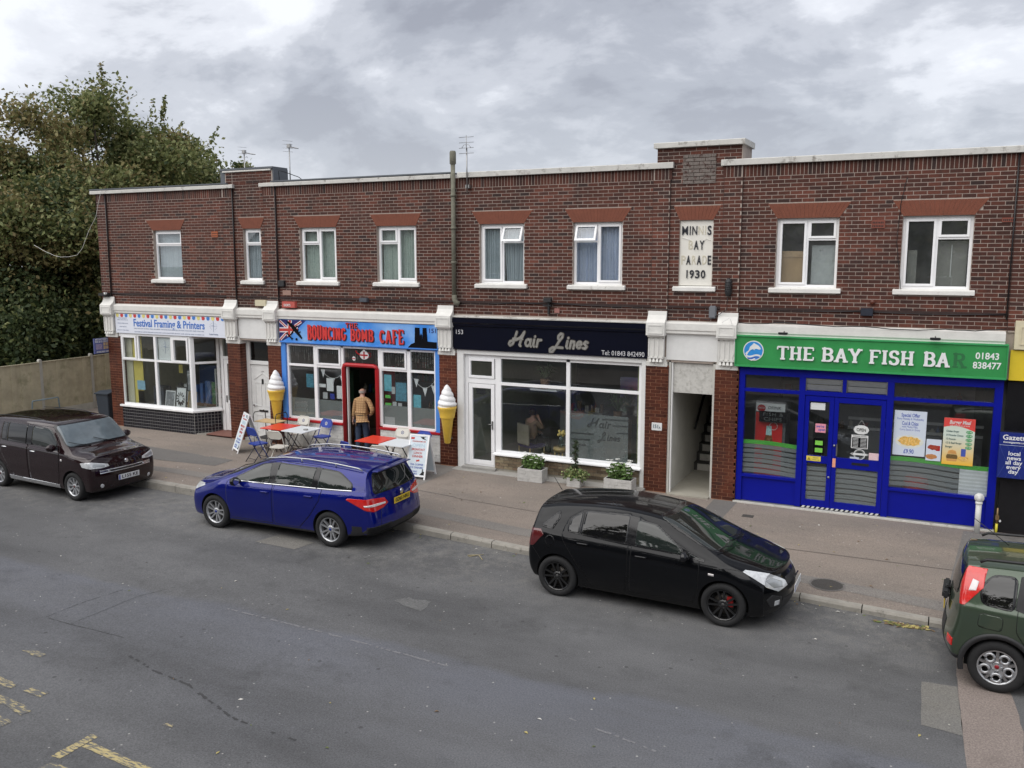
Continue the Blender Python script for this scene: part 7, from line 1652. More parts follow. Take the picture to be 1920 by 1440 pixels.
# --- dark brown boxy hatchback
M_pm = paint('aubergine_paint', (.017, .006, .008), .25, metal=.3)
PM = dict(W=1.69, wb=2.54, rw=.302, arch=.342, sill=[(-.55, .30), (-.3, .24), (0, .2), (2.5, .19), (2.9, .20), (3.2, .24)],
  top=[(-.52, 1.50), (-.4, 1.565), (-.1, 1.60), (.5, 1.625), (1.1, 1.63), (1.6, 1.615), (1.85, 1.585), (1.98, 1.53), (2.12, 1.38), (2.28, 1.19), (2.38, 1.08), (2.46, 1.055), (2.7, 1.035), (2.9, 1.0), (3.03, .96), (3.12, .90)],
  belt=[(-.6, 1.06), (1, 1.05), (2.3, 1.01), (2.6, .97), (3.1, .82)], wr=[(-.5, .78), (-.2, .81), (1, .825), (1.6, .82), (1.9, .82), (2.2, .83), (2.4, .86), (2.6, .82), (2.9, .76), (3.1, .70)],
  wm=[(-.52, .92), (-.42, .96), (-.2, .99), (.2, 1.0), (2.2, 1.0), (2.6, 1.0), (2.85, .985), (2.98, .955), (3.08, .92)],
  rear=[(.2, -.44), (.35, -.54), (.5, -.57), (.8, -.555), (1.0, -.54), (1.3, -.50), (1.5, -.45)], front=[(.2, 3.14), (.32, 3.21), (.5, 3.23), (.65, 3.22), (.8, 3.195), (.92, 3.13)], rcurv=.08, fcurv=.14,
  stations=[-.42, -.3, -.1, .2, .6, 1.0, 1.4, 1.65, 1.8, 1.92, 2.08, 2.22, 2.36, 2.48, 2.65, 2.8, 2.92], roof0=1.95, cowl=2.42, crown=.08, tuck=.04, inset=.11, rimr=.66, zm=.6,
  doors=[[(1.12, .27), (1.12, 1.05), (1.14, 1.51), (1.86, 1.49), (2.08, 1.26), (2.16, 1.0), (2.12, .50), (2.06, .27)], [(.32, .55), (.16, .72), (.10, 1.05), (.14, 1.49), (1.09, 1.51), (1.09, 1.05), (1.09, .27), (.50, .27)]],
  handles=[(1.27, .94), (.28, .95)], handlemat=M_chrome,
  glass=[([(1.21, 1.09), (1.21, 1.46), (1.80, 1.44), (2.0, 1.24), (2.06, 1.08)], .08, M_cgs), ([(.36, 1.10), (.36, 1.455), (1.03, 1.455), (1.03, 1.09)], .03, M_cgt), ([(.16, 1.11), (.17, 1.44), (.31, 1.45), (.31, 1.10)], .03, M_cgt)],
  pillars=[[(1.0, 1.07), (1.0, 1.475), (1.24, 1.47), (1.24, 1.07)], [(.28, 1.09), (.28, 1.475), (.39, 1.475), (.39, 1.08)]],
  mirror=(2.06, 1.10), screen=(.72, .67, 1.11, 1.51), rearglass=(.62, .58, 1.10, 1.45), screenmat=carglass('sky_toned_screen_glass', (.12, .15, .17)),  # windscreen base colour paled to stand in for reflected sky
  cornerpatch=[('headlamp', [(3.16, .40, .73), (3.1, .56, .70), (3.0, .72, .70), (2.84, .80, .74), (2.78, .80, .82), (2.98, .66, .83), (3.14, .42, .78)], (-.68, -.68, -.25), M_lampw, .007), ('headlamp_core', [(3.14, .50, .73), (3.0, .66, .73), (3.0, .66, .80), (3.14, .5, .78)], (-.68, -.68, -.25), mat('lamp_reflector', (.45, .47, .48), .2, .4), .009),
    ('fog_lamp', [(3.16 + .0, .60 + .045 * cos(a * pi / 5), .34 + .045 * sin(a * pi / 5)) for a in range(10)], (-.75, -.6, 0), M_lampw, .008), ('tail_lamp', [(-.5, .66, .75), (-.4, .8, .75), (-.4, .8, 1.0), (-.5, .66, 1.0)], (.75, -.66, 0), M_lampr, .006)],
  frontpatch=[('grille', [(-.62, .60), (.62, .60), (.62, .655), (-.62, .655)], M_plastic, .004), ('chrome_bar', [(-.62, .655), (.62, .655), (.62, .672), (-.62, .672)], M_chrome, .008), ('chrome_bar', [(-.62, .60), (.62, .60), (.62, .617), (-.62, .617)], M_chrome, .008), ('chrome_bar', [(-.62, .62), (-.40, .62), (-.40, .652), (-.62, .652)], M_chrome, .0075), ('chrome_bar', [(.40, .62), (.62, .62), (.62, .652), (.40, .652)], M_chrome, .0075)],
  sidepatch=[('sill_trim', [(.38, .24), (2.1, .22), (2.1, .30), (.38, .33)], M_chrome, .012), ('waist_line', [(-.4, 1.0), (2.1, .945), (2.1, .955), (-.4, 1.01)], M_seam, .005)])
c3, me3_ = car(PM, 'brown_boxy_car', 'dark brown boxy hatchback with plate L155 KE parked facing right at the left edge', (-19.16, -5.66 + .80 + .06, rz(-17)), radians(-2.2), M_pm, 'materia')
plate(c3, me3_, 'L155 KE', 3.245, .46, 1, False)
MB().lathe([(0, .012), (.04, .010), (.05, 0), (0, 0)], axis='x', seg=18).build('badge', M_chrome, c3, local=True).location = (3.19, 0, .78)
for sg in (1, -1):
    seam(me3_, c3, [(2.35, sg * .8, .93), (2.7, sg * .8, .90), (3.02, sg * .66, .86), (3.12, sg * .4, .83)], (-.35, -sg * .55, -.7), sign=sg)
    MB().lathe([(0, sg * .012), (.025, sg * .008), (.028, 0)], axis='y', seg=12).build('side_repeater', M_lampc, c3, local=True).location = (2.22, sg * .845, .84)
    s = MB(); s.tube([(-.3, sg * .56, 1.575), (.4, sg * .575, 1.61), (1.1, sg * .575, 1.61), (1.7, sg * .56, 1.55)], .008, 5); s.build('roof_gutter', M_black, c3, local=True)
# --- green small four-wheel-drive
M_pg = paint('olive_green_paint', (.060, .085, .058), .3, metal=.4)
PP = dict(W=1.672, wb=2.3, rw=.315, arch=.362, sill=[(-.6, .34), (-.35, .30), (0, .26), (2.4, .26), (3.0, .28)],
  top=[(-.56, 1.42), (-.45, 1.485), (-.2, 1.51), (.4, 1.53), (1.0, 1.525), (1.3, 1.50), (1.5, 1.45), (1.8, 1.28), (2.05, 1.10), (2.2, 1.05), (2.5, 1.0), (2.8, .92), (2.95, .82)],
  belt=[(-.6, 1.03), (.6, 1.01), (2.1, .96), (2.9, .72)], wr=[(-.5, .70), (-.2, .72), (1, .73), (1.5, .73), (2.0, .82), (2.3, .82), (2.9, .70)],
  wm=[(-.56, .92), (-.42, .97), (-.2, 1.0), (2.2, 1.0), (2.6, .97), (2.8, .9), (2.95, .83)],
  rear=[(.2, -.46), (.32, -.60), (.45, -.64), (.62, -.635), (.70, -.585), (.9, -.57), (1.1, -.54), (1.3, -.49), (1.46, -.42)], front=[(.2, 2.95), (.35, 3.03), (.5, 3.04), (.7, 3.0), (.85, 2.9)], rcurv=.15, fcurv=.26,
  stations=[-.38, -.26, -.05, .2, .5, .8, 1.1, 1.35, 1.55, 1.75, 1.95, 2.1, 2.3, 2.55, 2.75], roof0=1.4, cowl=2.1, crown=.085, tuck=.035, inset=.105, rimr=.66, cladding=True,
  doors=[[(1.02, .32), (1.02, 1.0), (1.05, 1.44), (1.45, 1.40), (1.85, 1.12), (1.98, .96), (1.98, .4), (1.9, .32)], [(.32, .55), (.16, .78), (.16, 1.0), (.22, 1.36), (.34, 1.45), (.98, 1.47), (.98, 1.0), (.98, .32), (.5, .32)]],
  handles=[(1.12, .90), (.34, .90)],
  glass=[([(-.20, 1.06), (-.22, 1.22), (-.10, 1.36), (.14, 1.37), (.12, 1.03)], .06, M_cgt), ([(.30, 1.05), (.36, 1.38), (.95, 1.40), (.95, 1.02)], .08, M_cgt), ([(1.06, 1.02), (1.08, 1.39), (1.42, 1.35), (1.80, 1.04), (1.84, .99)], .06, M_cg)],
  mirror=(1.85, 1.05), screen=(.69, .60, 1.12, 1.45), rearglass=(.60, .55, 1.08, 1.40),
  cornerpatch=[('tail_lamp', [(-.40, .70, 1.00), (-.22, .82, 1.03), (-.24, .78, 1.22), (-.12, .74, 1.37), (-.22, .68, 1.42), (-.40, .62, 1.42), (-.44, .64, 1.2)], (.55, -.83, 0), M_lampr, .008), ('reversing_lamp', [(-.36, .74, 1.17), (-.30, .77, 1.18), (-.30, .76, 1.28), (-.35, .72, 1.30)], (.55, -.83, 0), M_lampc, .011),
    ('rear_reflector', [(-.55, .62, .47), (-.45, .74, .47), (-.45, .74, .56), (-.55, .62, .56)], (.75, -.66, 0), M_lampr, .008)],
  rearpatch=[('bumper_trim', [(-.9, .24), (.9, .24), (.9, .37), (-.9, .37)], M_plastic, .006), ('bumper_trim', [(-.45, .37), (.45, .37), (.4, .66), (-.4, .66)], M_plastic, .006)],
  sidepatch=[('bumper_trim', [(-.64, .22), (-.32, .24), (-.30, .34), (-.40, .33), (-.64, .40)], M_plastic, .006), ('door_trim', [(.14, 1.04), (.30, 1.0), (.26, 1.43), (.18, 1.39)], M_plastic, .005)])
c4, me4_ = car(PP, 'green_small_car', 'olive green compact car with silver wheels, only its rear half in view', (.99, -6.78 + .78 + .11, rz(1)), radians(-3.0), M_pg, 'panda')
pl4 = plate(c4, me4_, '', -.61, .78, -1, True)
for sg in (1, -1):
    seam(me4_, c4, [(-.36, sg * .8, .72), (.1, sg * .83, .80)], (0, -sg, 0), sign=sg, w=.004) if 0 else None
    fl = rnd_poly([(-.24, .78), (.02, .76), (.03, .94), (-.22, .955)], .05)
    if sg < 0: patch(me4_, c4, 'fuel_flap_gap', [(x, sg, z) for x, z in fl], (0, -sg, 0), M_seam, .0012, sign=sg); patch(me4_, c4, 'fuel_flap', [(x, sg, z) for x, z in shrink(fl, .006)], (0, -sg, 0), M_pg, .003, sign=sg)
    s = MB(); s.tube([(-.25, sg * .575, 1.49), (-.18, sg * .58, 1.53), (.5, sg * .59, 1.56), (1.2, sg * .58, 1.545), (1.3, sg * .57, 1.49)], .018, 6); s.build('roof_rail', M_plastic, c4, local=True)
seam(me4_, c4, [(-.20, -.7, 1.50), (-.20, .7, 1.50)], (0, .001, -1), w=.01) if 0 else None
MB().box(-.645, -.56, -.28, .28, .86, .95).box(-.62, -.56, -.15, .15, .95, .99).build('tailgate_handle', M_plastic, c4, local=True, bevel=.02)
MB().tube([(.05, 0, 1.57), (-.35, .0, 1.86)], .005, 5).build('aerial', M_black, c4, local=True)
# ------------------------------------------------------------------ wall-mounted things
def wallbox(nm, label, cat, x0, x1, z0, z1, m, d=.08, bev=.006):
    o = MB().box(x0, x1, -d - .03, .0, z0, z1).build(nm, m, None, bevel=bev); tag(o, label, cat); return o
ar = wallbox('alarm_box', 'red alarm box on the brick wall above the left end of the cafe sign', 'alarm box', -15.44, -15.02, 3.82, 3.98, mat('faded_red_plastic', (.50, .10, .08), .5, namt=.2))
text('SHORTS', .09, (-15.27, -.113, 3.885), M_white, ar, ext=.001, bold=.004, fit=.22)
wallbox('junction_box', 'plain cream box on the brick wall above the white entrance door', 'junction box', -16.36, -15.99, 3.84, 4.0, M_cream)
wallbox('wall_box', 'small dark box low on the wall between the cafe windows', 'junction box', -12.99, -12.76, 4.02, 4.12, mat('slate_plastic', (.07, .08, .10), .5))
wallbox('wall_box', 'square black box on the wall above the fish bar sign', 'junction box', -1.28, -1.06, 4.0, 4.14, mat('navy_box', (.015, .02, .035), .5))
wallbox('cable_cover', 'grey rounded cover on the wall beside the right console of the stair passage', 'cable cover', -4.22, -4.07, 3.86, 4.12, mat('cable_grey', (.17, .18, .20), .5), .06, .02)
wallbox('patch_plate', 'pale pink brick sized plate on the wall above the red alarm box', 'plate', -15.47, -15.2, 4.14, 4.27, mat('pink_brick', (.32, .20, .16), .8), .001, 0)
wallbox('vent_box', 'little black vent box beside the downpipe above the cafe sign', 'vent', -15.58, -15.38, 4.37, 4.53, M_plastic, .05)
o = MB().lathe([(0, -.05), (.045, -.05), (.05, 0)], (-1.08, -.01, 4.26), 'y', 14).build('wall_plug', M_brick_p); set_tone(o.data, [.5] * len(o.data.polygons)); tag(o, 'round brown plug on the wall above the square black box', 'plug')
t = thing('wall_lantern', 'black ribbed lantern hanging on the brick pilaster right of the name panel', 'lamp', (-3.83, -.09, 4.5))
MB().lathe([(0, .20), (.03, .19), (.065, .15), (.07, -.1), (.05, -.17), (0, -.18)], seg=10).build('body', M_plastic, t, local=True)
q = MB()
for k in range(5): q.lathe([(.075, -.08 + k * .045), (.08, -.07 + k * .045), (.075, -.06 + k * .045)], seg=10)
q.build('rib', M_black, t, local=True); MB().box(-.02, .02, .02, .09, .1, .14).build('bracket', M_black, t, local=True)
t = thing('flood_lamp', 'dark bracket lamp on the brick wall above the salon sign', 'lamp', (-7.84, -.1, 4.15))
MB().box(-.09, .09, -.08, .02, -.02, .06).build('housing', M_plastic, t, local=True); MB().box(-.02, .02, .0, .06, -.30, -.02).box(-.14, .06, .01, .05, -.12, -.09).build('bracket', M_plastic, t, local=True)
wallbox('wall_plate', 'small pink plate beside the bracket lamp above the salon sign', 'plate', -7.72, -7.60, 3.88, 3.98, mat('pink_plate', (.36, .16, .14), .7), .005, 0)
t = thing('security_camera', 'black camera housing at the left corner above the first console', 'camera', (-22.05, -.12, 4.03))
MB().box(-.2, .18, -.07, .07, -.03, .06).build('housing', M_plastic, t, local=True, bevel=.02); MB().box(.12, .17, -.12, -.05, .03, .09).build('lens', M_white, t, local=True); MB().box(-.03, .03, .06, .12, -.05, .05).build('bracket', M_plastic, t, local=True)
s = MB().box(-5.40, -5.17, -.045, -.03, 1.39, 1.56).build('number_sign', M_wl, None, bevel=.004); tag(s, 'white house number plate 151A on the brick pillar right of the salon', 'sign'); text('151', .11, (-5.31, -.047, 1.475), mat('teal_text', (.05, .12, .16), .5), s, bold=.003, fit=.11); text('A', .06, (-5.22, -.047, 1.455), MATS['teal_text'], s, bold=.002)
M_pipe = mat('mossy_pipe', (.16, .155, .12), .85, namt=.3, nscale=12, bump=.5, sep2=((.30, .29, .24), 8, .58))
t = thing('vent_pipe', 'old mossy soil pipe rising past the parapet between the cafe and the salon', 'pipe', (-10.27, -.09, 4.1))
MB().tube([(0, 0, .12), (0, 0, 3.20)], .052, 12).build('pipe', M_pipe, t, local=True); MB().tube([(0, 0, .14), (.01, 0, .03), (.05, .0, -.04), (.12, .03, -.07)], .06, 12).build('shoe', M_pipe, t, local=True)
for z in (.9, 1.7, 2.45): MB().lathe([(.053, -.03), (.066, -.03), (.066, .03), (.053, .03)], (0, 0, z), 'z', 12).build('collar', M_pipe, t, local=True)
MB().lathe([(.055, 3.15), (.075, 3.17), (.075, 3.42), (.06, 3.46), (.0, 3.46)], seg=12).build('cowl', M_pipe, t, local=True)
for x, lab in ((-21.86, 'left corner'), (-15.60, 'left of the cafe windows'), (-17.05, 'left of the door bay'), (1.19, 'far right above the fish bar')):
    o = MB().tube([(x, -.05, 3.99), (x, -.045, 6.93)], .013, 6).build('downpipe', M_black); tag(o, 'thin dark pipe running up the brick wall at the %s' % lab, 'pipe')
def cable(pts, r, lab, m=M_black, nm='cable'):
    P_ = []
    for p, q in zip(pts[:-1], pts[1:]):
        for k in range(6): t_ = k / 6; P_.append(tuple(p[i] + (q[i] - p[i]) * t_ + (random.uniform(-.006, .006) if i != 1 else 0) - (.03 * sin(pi * t_) if i == 2 and abs(q[0] - p[0]) > .5 else 0) for i in range(3)))
    P_.append(pts[-1]); o = MB().tube(P_, r, 5).build(nm, m); tag(o, lab, 'cable'); return o
cable([(-22.2, -.04, 4.10), (-19, -.035, 4.05), (-17.2, -.05, 4.08), (-15.6, -.05, 4.06), (-13, -.04, 4.02), (-10.4, -.04, 4.04)], .007, 'thin black cable along the brick ledge above the framing shop and cafe')
cable([(-10.2, -.04, 4.05), (-8.6, -.04, 4.1), (-7.9, -.04, 4.12), (-6, -.04, 4.06), (-4, -.05, 4.04)], .007, 'thin black cable along the ledge above the salon')
cable([(-3.6, -.13, 3.80), (-2.7, -.13, 3.83), (-1.2, -.13, 3.79), (.2, -.13, 3.79), (1.2, -.13, 3.83)], .010, 'loose black cables drooping along the white band above the fish bar sign')
cable([(-3.6, -.045, 4.07), (-1.3, -.045, 4.08), (1.2, -.04, 4.09)], .007, 'thin black cable along the ledge above the fish bar')
cable([(-5.1, -.05, 3.83), (-4.6, -.05, 3.86), (-4.2, -.05, 3.83), (-4.0, -.1, 3.95), (-3.85, -.1, 4.05), (-3.84, -.1, 4.3)], .008, 'tangled cable running from the black lantern to the passage console')
cable([(-3.9, -.23, 3.80), (-3.75, -.24, 3.9), (-3.66, -.2, 3.6), (-3.65, -.17, 3.2), (-3.75, -.05, 2.82), (-4.0, -.05, 2.80)], .006, 'white cable hanging over the console left of the fish bar', M_white)
cable([(-21.9, -.12, 7.05), (-22.0, -.14, 6.75), (-22.15, -.15, 6.3), (-22.45, -.18, 5.9), (-22.75, -.2, 5.4), (-23.0, -.2, 5.2), (-23.7, -.3, 5.15), (-24.6, -.4, 5.5)], .005, 'pale wire looping from the parapet corner towards the trees', M_stone_w)
cable([(-15.5, .05, 7.07), (-15.45, -.04, 7.35), (-15.1, .3, 7.2), (-15.0, .5, 7.05)], .01, 'dark wire arching over the lead covered tower')
cable([(-.60, -.05, 4.52), (-.72, -.02, 5.4), (-.68, -.02, 6.2), (-.6, -.02, 6.6)], .006, 'thin dark wire running up between the two fish bar flat windows')
def aerial(x, y, z0, h, lab, n=5, boom=.62, rot=0.0, flat_=False, s_=1.0):
    t = thing('tv_aerial', lab, 'aerial', (x, y, z0)); MB().tube([(0, 0, 0), (0, 0, h)], .016, 8).build('mast', M_steel, t, local=True)
    b = MB()
    if flat_:
        b.tube([(0, -.02, h - .05), (0, -.02, h + .28)], .008, 5)
        for k in range(4): b.tube([(-.19, -.02, h - .12 + k * .12), (.19, -.02, h - .12 + k * .12)], .006, 5)
        b.tube([(-.12, -.02, h + .0), (-.06, -.02, h + .07), (.06, -.02, h + .07), (.12, -.02, h + .0)], .006, 5)
    else:
        dx, dy = cos(rot), sin(rot); b.tube([(-.1 * dx, -.1 * dy, h), (boom * dx, boom * dy, h - .12)], .009, 5)
        for k in range(n): q = .1 + k * (boom - .15) / n; w_ = .11 - .01 * k; b.tube([(q * dx + w_ * dy, q * dy - w_ * dx, h - .02 - .12 * q / boom), (q * dx - w_ * dy, q * dy + w_ * dx, h - .02 - .12 * q / boom)], .005, 4)
        for zz_ in (-.14, -.05, .05, .14): b.tube([(-.1 * dx + .14 * dy, -.1 * dy - .14 * dx, h + zz_), (-.1 * dx - .14 * dy, -.1 * dy + .14 * dx, h + zz_)], .004, 4)
        b.box(-.05, .05, -.04, .04, h - .05, h + .05)
    b.build('elements', M_steel, t, local=True); return t
aerial(-9.88, -.13, 6.60, 1.0, 'flat ladder shaped television aerial on a pole beside the old soil pipe', flat_=True)
MB().box(-9.93, -9.83, -.12, .0, 6.7, 6.78).build('bracket', M_steel, [o for o in COL.objects if o.name.startswith('tv_aerial')][0])
aerial(-15.85, .9, 6.7, 1.38, 'television aerial on a tall pole behind the lead clad left tower', rot=-.5)
aerial(-18.6, 2.2, 6.7, 1.5, 'television aerial among the leaves behind the left parapet', rot=-.3)

# ------------------------------------------------------------------ pavement furniture outside the cafe
M_cblue = mat('chair_blue', (.015, .05, .34), .4, namt=.06); M_cwhite = mat('chair_cream', (.68, .66, .60), .4, namt=.05); M_tred = mat('table_red', (.72, .055, .03), .3, namt=.04); M_twhite = mat('table_white', (.74, .77, .80), .3, namt=.03)
M_leg = mat('dark_tube', (.06, .06, .07), .4, .6)
def folding_chair(label, col, loc, rz_, roundel=True, first=None):
    t = thing('folding_chair', label, 'chair', loc, rz_, 'folding chairs at the cafe tables')
    fr = col if col is M_cwhite else M_leg; w_ = .20
    b = MB(); b.tube([(-w_, .20, 0), (-w_, -.06, .46), (-w_, -.19, .80), (-w_ + .06, -.205, .87), (w_ - .06, -.205, .87), (w_, -.19, .80), (w_, -.06, .46), (w_, .20, 0)], .012, 7)
    b.build('front_frame', col, t, local=True)
    b = MB(); b.tube([(-w_ + .03, -.26, 0), (-w_ + .03, .12, .45)], .011, 6); b.tube([(w_ - .03, -.26, 0), (w_ - .03, .12, .45)], .011, 6); b.tube([(-w_ + .03, -.2, .09), (w_ - .03, -.2, .09)], .008, 5); b.tube([(-w_, .14, .10), (w_, .14, .10)], .008, 5)
    b.build('rear_frame', fr, t, local=True)
    s_ = MB(); s_.add([(x, y, z) for z in (.435, .462) for x, y in rnd_poly([(-.185, -.18), (.185, -.18), (.19, .19), (-.19, .19)], .07)], [tuple(range(15, -1, -1)), tuple(range(16, 32))] + [(i, (i + 1) % 16, (i + 1) % 16 + 16, i + 16) for i in range(16)])
    s_.build('seat', col, t, local=True, bevel=.005)
    k = MB(); pl = rnd_poly([(-.185, .66), (.185, .66), (.18, .86), (-.18, .86)], .09, 4); n = len(pl)
    yb = lambda z: -.13 - (z - .62) * .29
    V = [(x, yb(z) - .006, z) for x, z in pl] + [(x, yb(z) + .008, z) for x, z in pl]
    k.add(V, [tuple(range(n)), tuple(range(2 * n - 1, n - 1, -1))] + [(i, i + n, (i + 1) % n + n, (i + 1) % n) for i in range(n)]); bk = k.build('backrest', col, t, local=True)
    if roundel:
        for sgn in (1,):
            r_ = MB(); cz_ = .765; yy = yb(cz_) + .0092
            for (ra, rb, e) in ((0, .042, 0), (0, .028, .0008), (0, .012, .0016)):
                r_.add([(rb * cos(a * pi / 8), yy + e - (rb * sin(a * pi / 8)) * .29, cz_ + rb * sin(a * pi / 8)) for a in range(16)], [tuple(range(16))], 0 if e == 0 else (1 if e < .001 else 2))
            r_.build('roundel', [M_flagb if col is M_cwhite else M_paper, M_paper if col is M_cwhite else M_flagb, M_flagr if False else (M_flagb if col is M_cwhite else M_paper)], bk, local=True)
    return t
cz = lambda x: pz(x, -1)
chairs = [('blue folding chair with its back to the road left of the first table', M_cblue, (-15.0, -1.72), -.25), ('cream folding chair with its back to the road at the first red and white table', M_cwhite, (-14.28, -1.78), .12),
          ('cream folding chair with dark roundel against the wall behind the first table', M_cwhite, (-14.86, -.30), pi - .1), ('blue folding chair with pale roundel against the wall right of the first table', M_cblue, (-14.08, -.36), pi - .15),
          ('blue folding chair behind the estate car roof at the left end of the second table', M_cblue, (-11.95, -1.98), -.35), ('cream folding chair with its back to the road at the second red and white table', M_cwhite, (-11.15, -1.95), .15),
          ('cream folding chair with dark roundel against the wall behind the second table', M_cwhite, (-11.68, -.42), pi), ('blue folding chair partly hidden behind the right sandwich board', M_cblue, (-11.02, -.52), pi - .1)]
for lb, c_, (x, y), r_ in chairs: folding_chair(lb, c_, (x, y, pz(x, y)), r_, roundel=('roundel' in lb or y > -1))
def table(x, y, r_, col, lab, w_=.70, d_=.74):
    t = thing('folding_table', lab, 'table', (x, y, pz(x, y)), r_); 
    MB().box(-w_ / 2, w_ / 2, -d_ / 2, d_ / 2, .735, .757).build('tabletop', col, t, local=True, bevel=.006)
    for sx in (-1, 1):
        MB().tube([(sx * .26, -.30, 0), (sx * .26, .26, .735)], .013, 7).build('leg', M_leg if sx < 0 else M_steel, t, local=True); MB().tube([(sx * .235, .30, 0), (sx * .235, -.26, .735)], .013, 7).build('leg', M_leg, t, local=True)
    MB().tube([(-.26, -.10, .27), (.26, -.10, .27)], .009, 6).build('stretcher', M_leg, t, local=True); return t
table(-14.88, -1.01, .0, M_tred, 'red topped folding table left of the cafe door'); table(-14.17, -1.05, -.05, M_twhite, 'white topped folding table pushed against the red one left of the cafe door')
table(-11.85, -1.17, -.03, M_tred, 'red topped folding table in front of the cafe door'); table(-11.14, -1.22, -.04, M_twhite, 'white topped folding table right of the red one near the sandwich board')
a_ = MB().lathe([(0, .0), (.05, 0), (.06, .03), (.052, .03), (.045, .012), (0, .012)], (-14.0, -1.1, pz(-14, -1) + .757), 'z', 16).build('ashtray', M_steel); tag(a_, 'small round metal ashtray on the white topped cafe table', 'ashtray')
t = thing('hoop_trolley', 'wooden topped trolley with black hoop handles behind the left cafe table', 'trolley', (-15.6, -.55, pz(-15.6, -.5)))
MB().box(-.36, .36, -.22, .22, .74, .76).build('shelf', mat('birch_wood', (.55, .40, .22), .6, namt=.1), t, local=True); MB().box(-.34, .34, -.2, .2, .30, .32).build('shelf', mat('dark_tray', (.03, .03, .035), .5), t, local=True)
for sx in (-1, 1): MB().tube([(sx * .37, -.23, 0), (sx * .37, -.23, .92), (sx * .37, -.18, .99), (sx * .37, .18, .99), (sx * .37, .23, .92), (sx * .37, .23, 0)], .012, 7).build('frame', M_black, t, local=True)
def aboard(x, y, rz_, lab, spread=.30):
    t = thing('sandwich_board', lab, 'sign board', (x, y, pz(x, y)), rz_); 
    H_, w_ = 1.0, .255; pan = []
    for sg in (1, -1):
        s = MB(); f = lambda z: -sg * spread * (1 - z / H_)
        for (x0, x1, z0, z1) in ((-w_, -w_ + .035, .0, H_), (w_ - .035, w_, .0, H_), (-w_ + .035, w_ - .035, .06, .09), (-w_ + .035, w_ - .035, H_ - .035, H_)):
            s.add([(x0, f(z0) - .012, z0), (x1, f(z0) - .012, z0), (x1, f(z1) - .012, z1), (x0, f(z1) - .012, z1), (x0, f(z0) + .012, z0), (x1, f(z0) + .012, z0), (x1, f(z1) + .012, z1), (x0, f(z1) + .012, z1)], [(0, 1, 2, 3), (5, 4, 7, 6), (0, 4, 5, 1), (1, 5, 6, 2), (2, 6, 7, 3), (3, 7, 4, 0)])
        s.build('frame', M_upvc, t, local=True)
        s = MB(); z0, z1, x0, x1 = .09, H_ - .035, -w_ + .035, w_ - .035
        s.add([(x0, f(z0) - .004, z0), (x1, f(z0) - .004, z0), (x1, f(z1) - .004, z1), (x0, f(z1) - .004, z1), (x0, f(z0) + .004, z0), (x1, f(z0) + .004, z0), (x1, f(z1) + .004, z1), (x0, f(z1) + .004, z1)], [(0, 1, 2, 3), (5, 4, 7, 6), (0, 4, 5, 1), (1, 5, 6, 2), (2, 6, 7, 3), (3, 7, 4, 0)])
        p = s.build('panel', mat('board_paper', (.66, .74, .80), .4, namt=.06, nscale=4), t, local=True)
        ang = math.atan2(spread, H_)
        for st_, z, sz, m_, fw in ((q0, q1 * .9, q2 * .88, q3, q4 * .80) for q0, q1, q2, q3, q4 in (('BOUNCING BOMB CAFE', .93, .05, M_flagr, .42), ('OPEN', .83, .12, mat('open_pale', (.45, .58, .68), .5), .40), ('BREAKFAST', .73, .085, M_flagr, .43), ('LUNCH', .645, .085, M_flagr, .26), ('DINNER', .56, .085, M_flagr, .34), ('TEA COFFEE', .36, .065, M_pb, .42), ('ICE CREAMS', .285, .065, M_pb, .42), ('TAKE AWAY', .19, .055, M_pb, .26), ('AVAILABLE', .135, .055, M_pb, .26))):
            text(st_, sz, (-.07 if 'TAKE' in st_ or 'AVAIL' in st_ else 0, sg * (-spread * (1 - z / H_) - .0065), z), m_, p, ext=.0008, bold=.003, fit=fw, rot=(pi / 2 - sg * 0 - ang, 0, 0) if sg > 0 else (pi / 2 - ang, 0, pi), local=True)
        if sg > 0:
            s = MB(); e = lambda z: f(z * .9) - .0075; KX_ = .82
            for pts_, m_ in (([(.12, .11), (.27, .11), (.27, .2), (.22, .2), (.22, .26), (.19, .26), (.19, .18)], M_dark), ([(-.26, 1.03), (-.14, 1.03), (-.16, .98), (-.26, .98)], M_flagr), ([(.02, 1.05), (.10, 1.0), (.25, .97), (.13, 1.03), (.22, 1.06), (.10, 1.05)], M_dark), ([(-.03, .47), (.07, .49), (.08, .45), (-.02, .43)], M_flagr)):
                s = MB(); s.add([(x_ * .82, e(z_), z_ * .9) for x_, z_ in pts_], [tuple(range(len(pts_)))]); s.build('silhouette', m_, p, local=True)
    return t
aboard(-10.60, -1.18, .08, 'white sandwich board listing breakfast lunch dinner between the second table and the salon')
aboard(-16.02, -.95, -.56, 'white sandwich board seen side on in front of the white entrance door', spread=.36)
M_trough = mat('grey_trough', (.50, .49, .47), .8, namt=.18, nscale=7, bump=.8, bscale=18)
M_leaf1 = mat('planter_leaf', (.11, .19, .05), .6, namt=.4, nscale=20); M_leafv = mat('variegated_leaf', (.26, .29, .12), .6, namt=.45, nscale=30); M_petal = mat('white_petal', (.80, .80, .76), .6, namt=.05); M_soil = mat('potting_soil', (.03, .022, .016), .9, namt=.3)
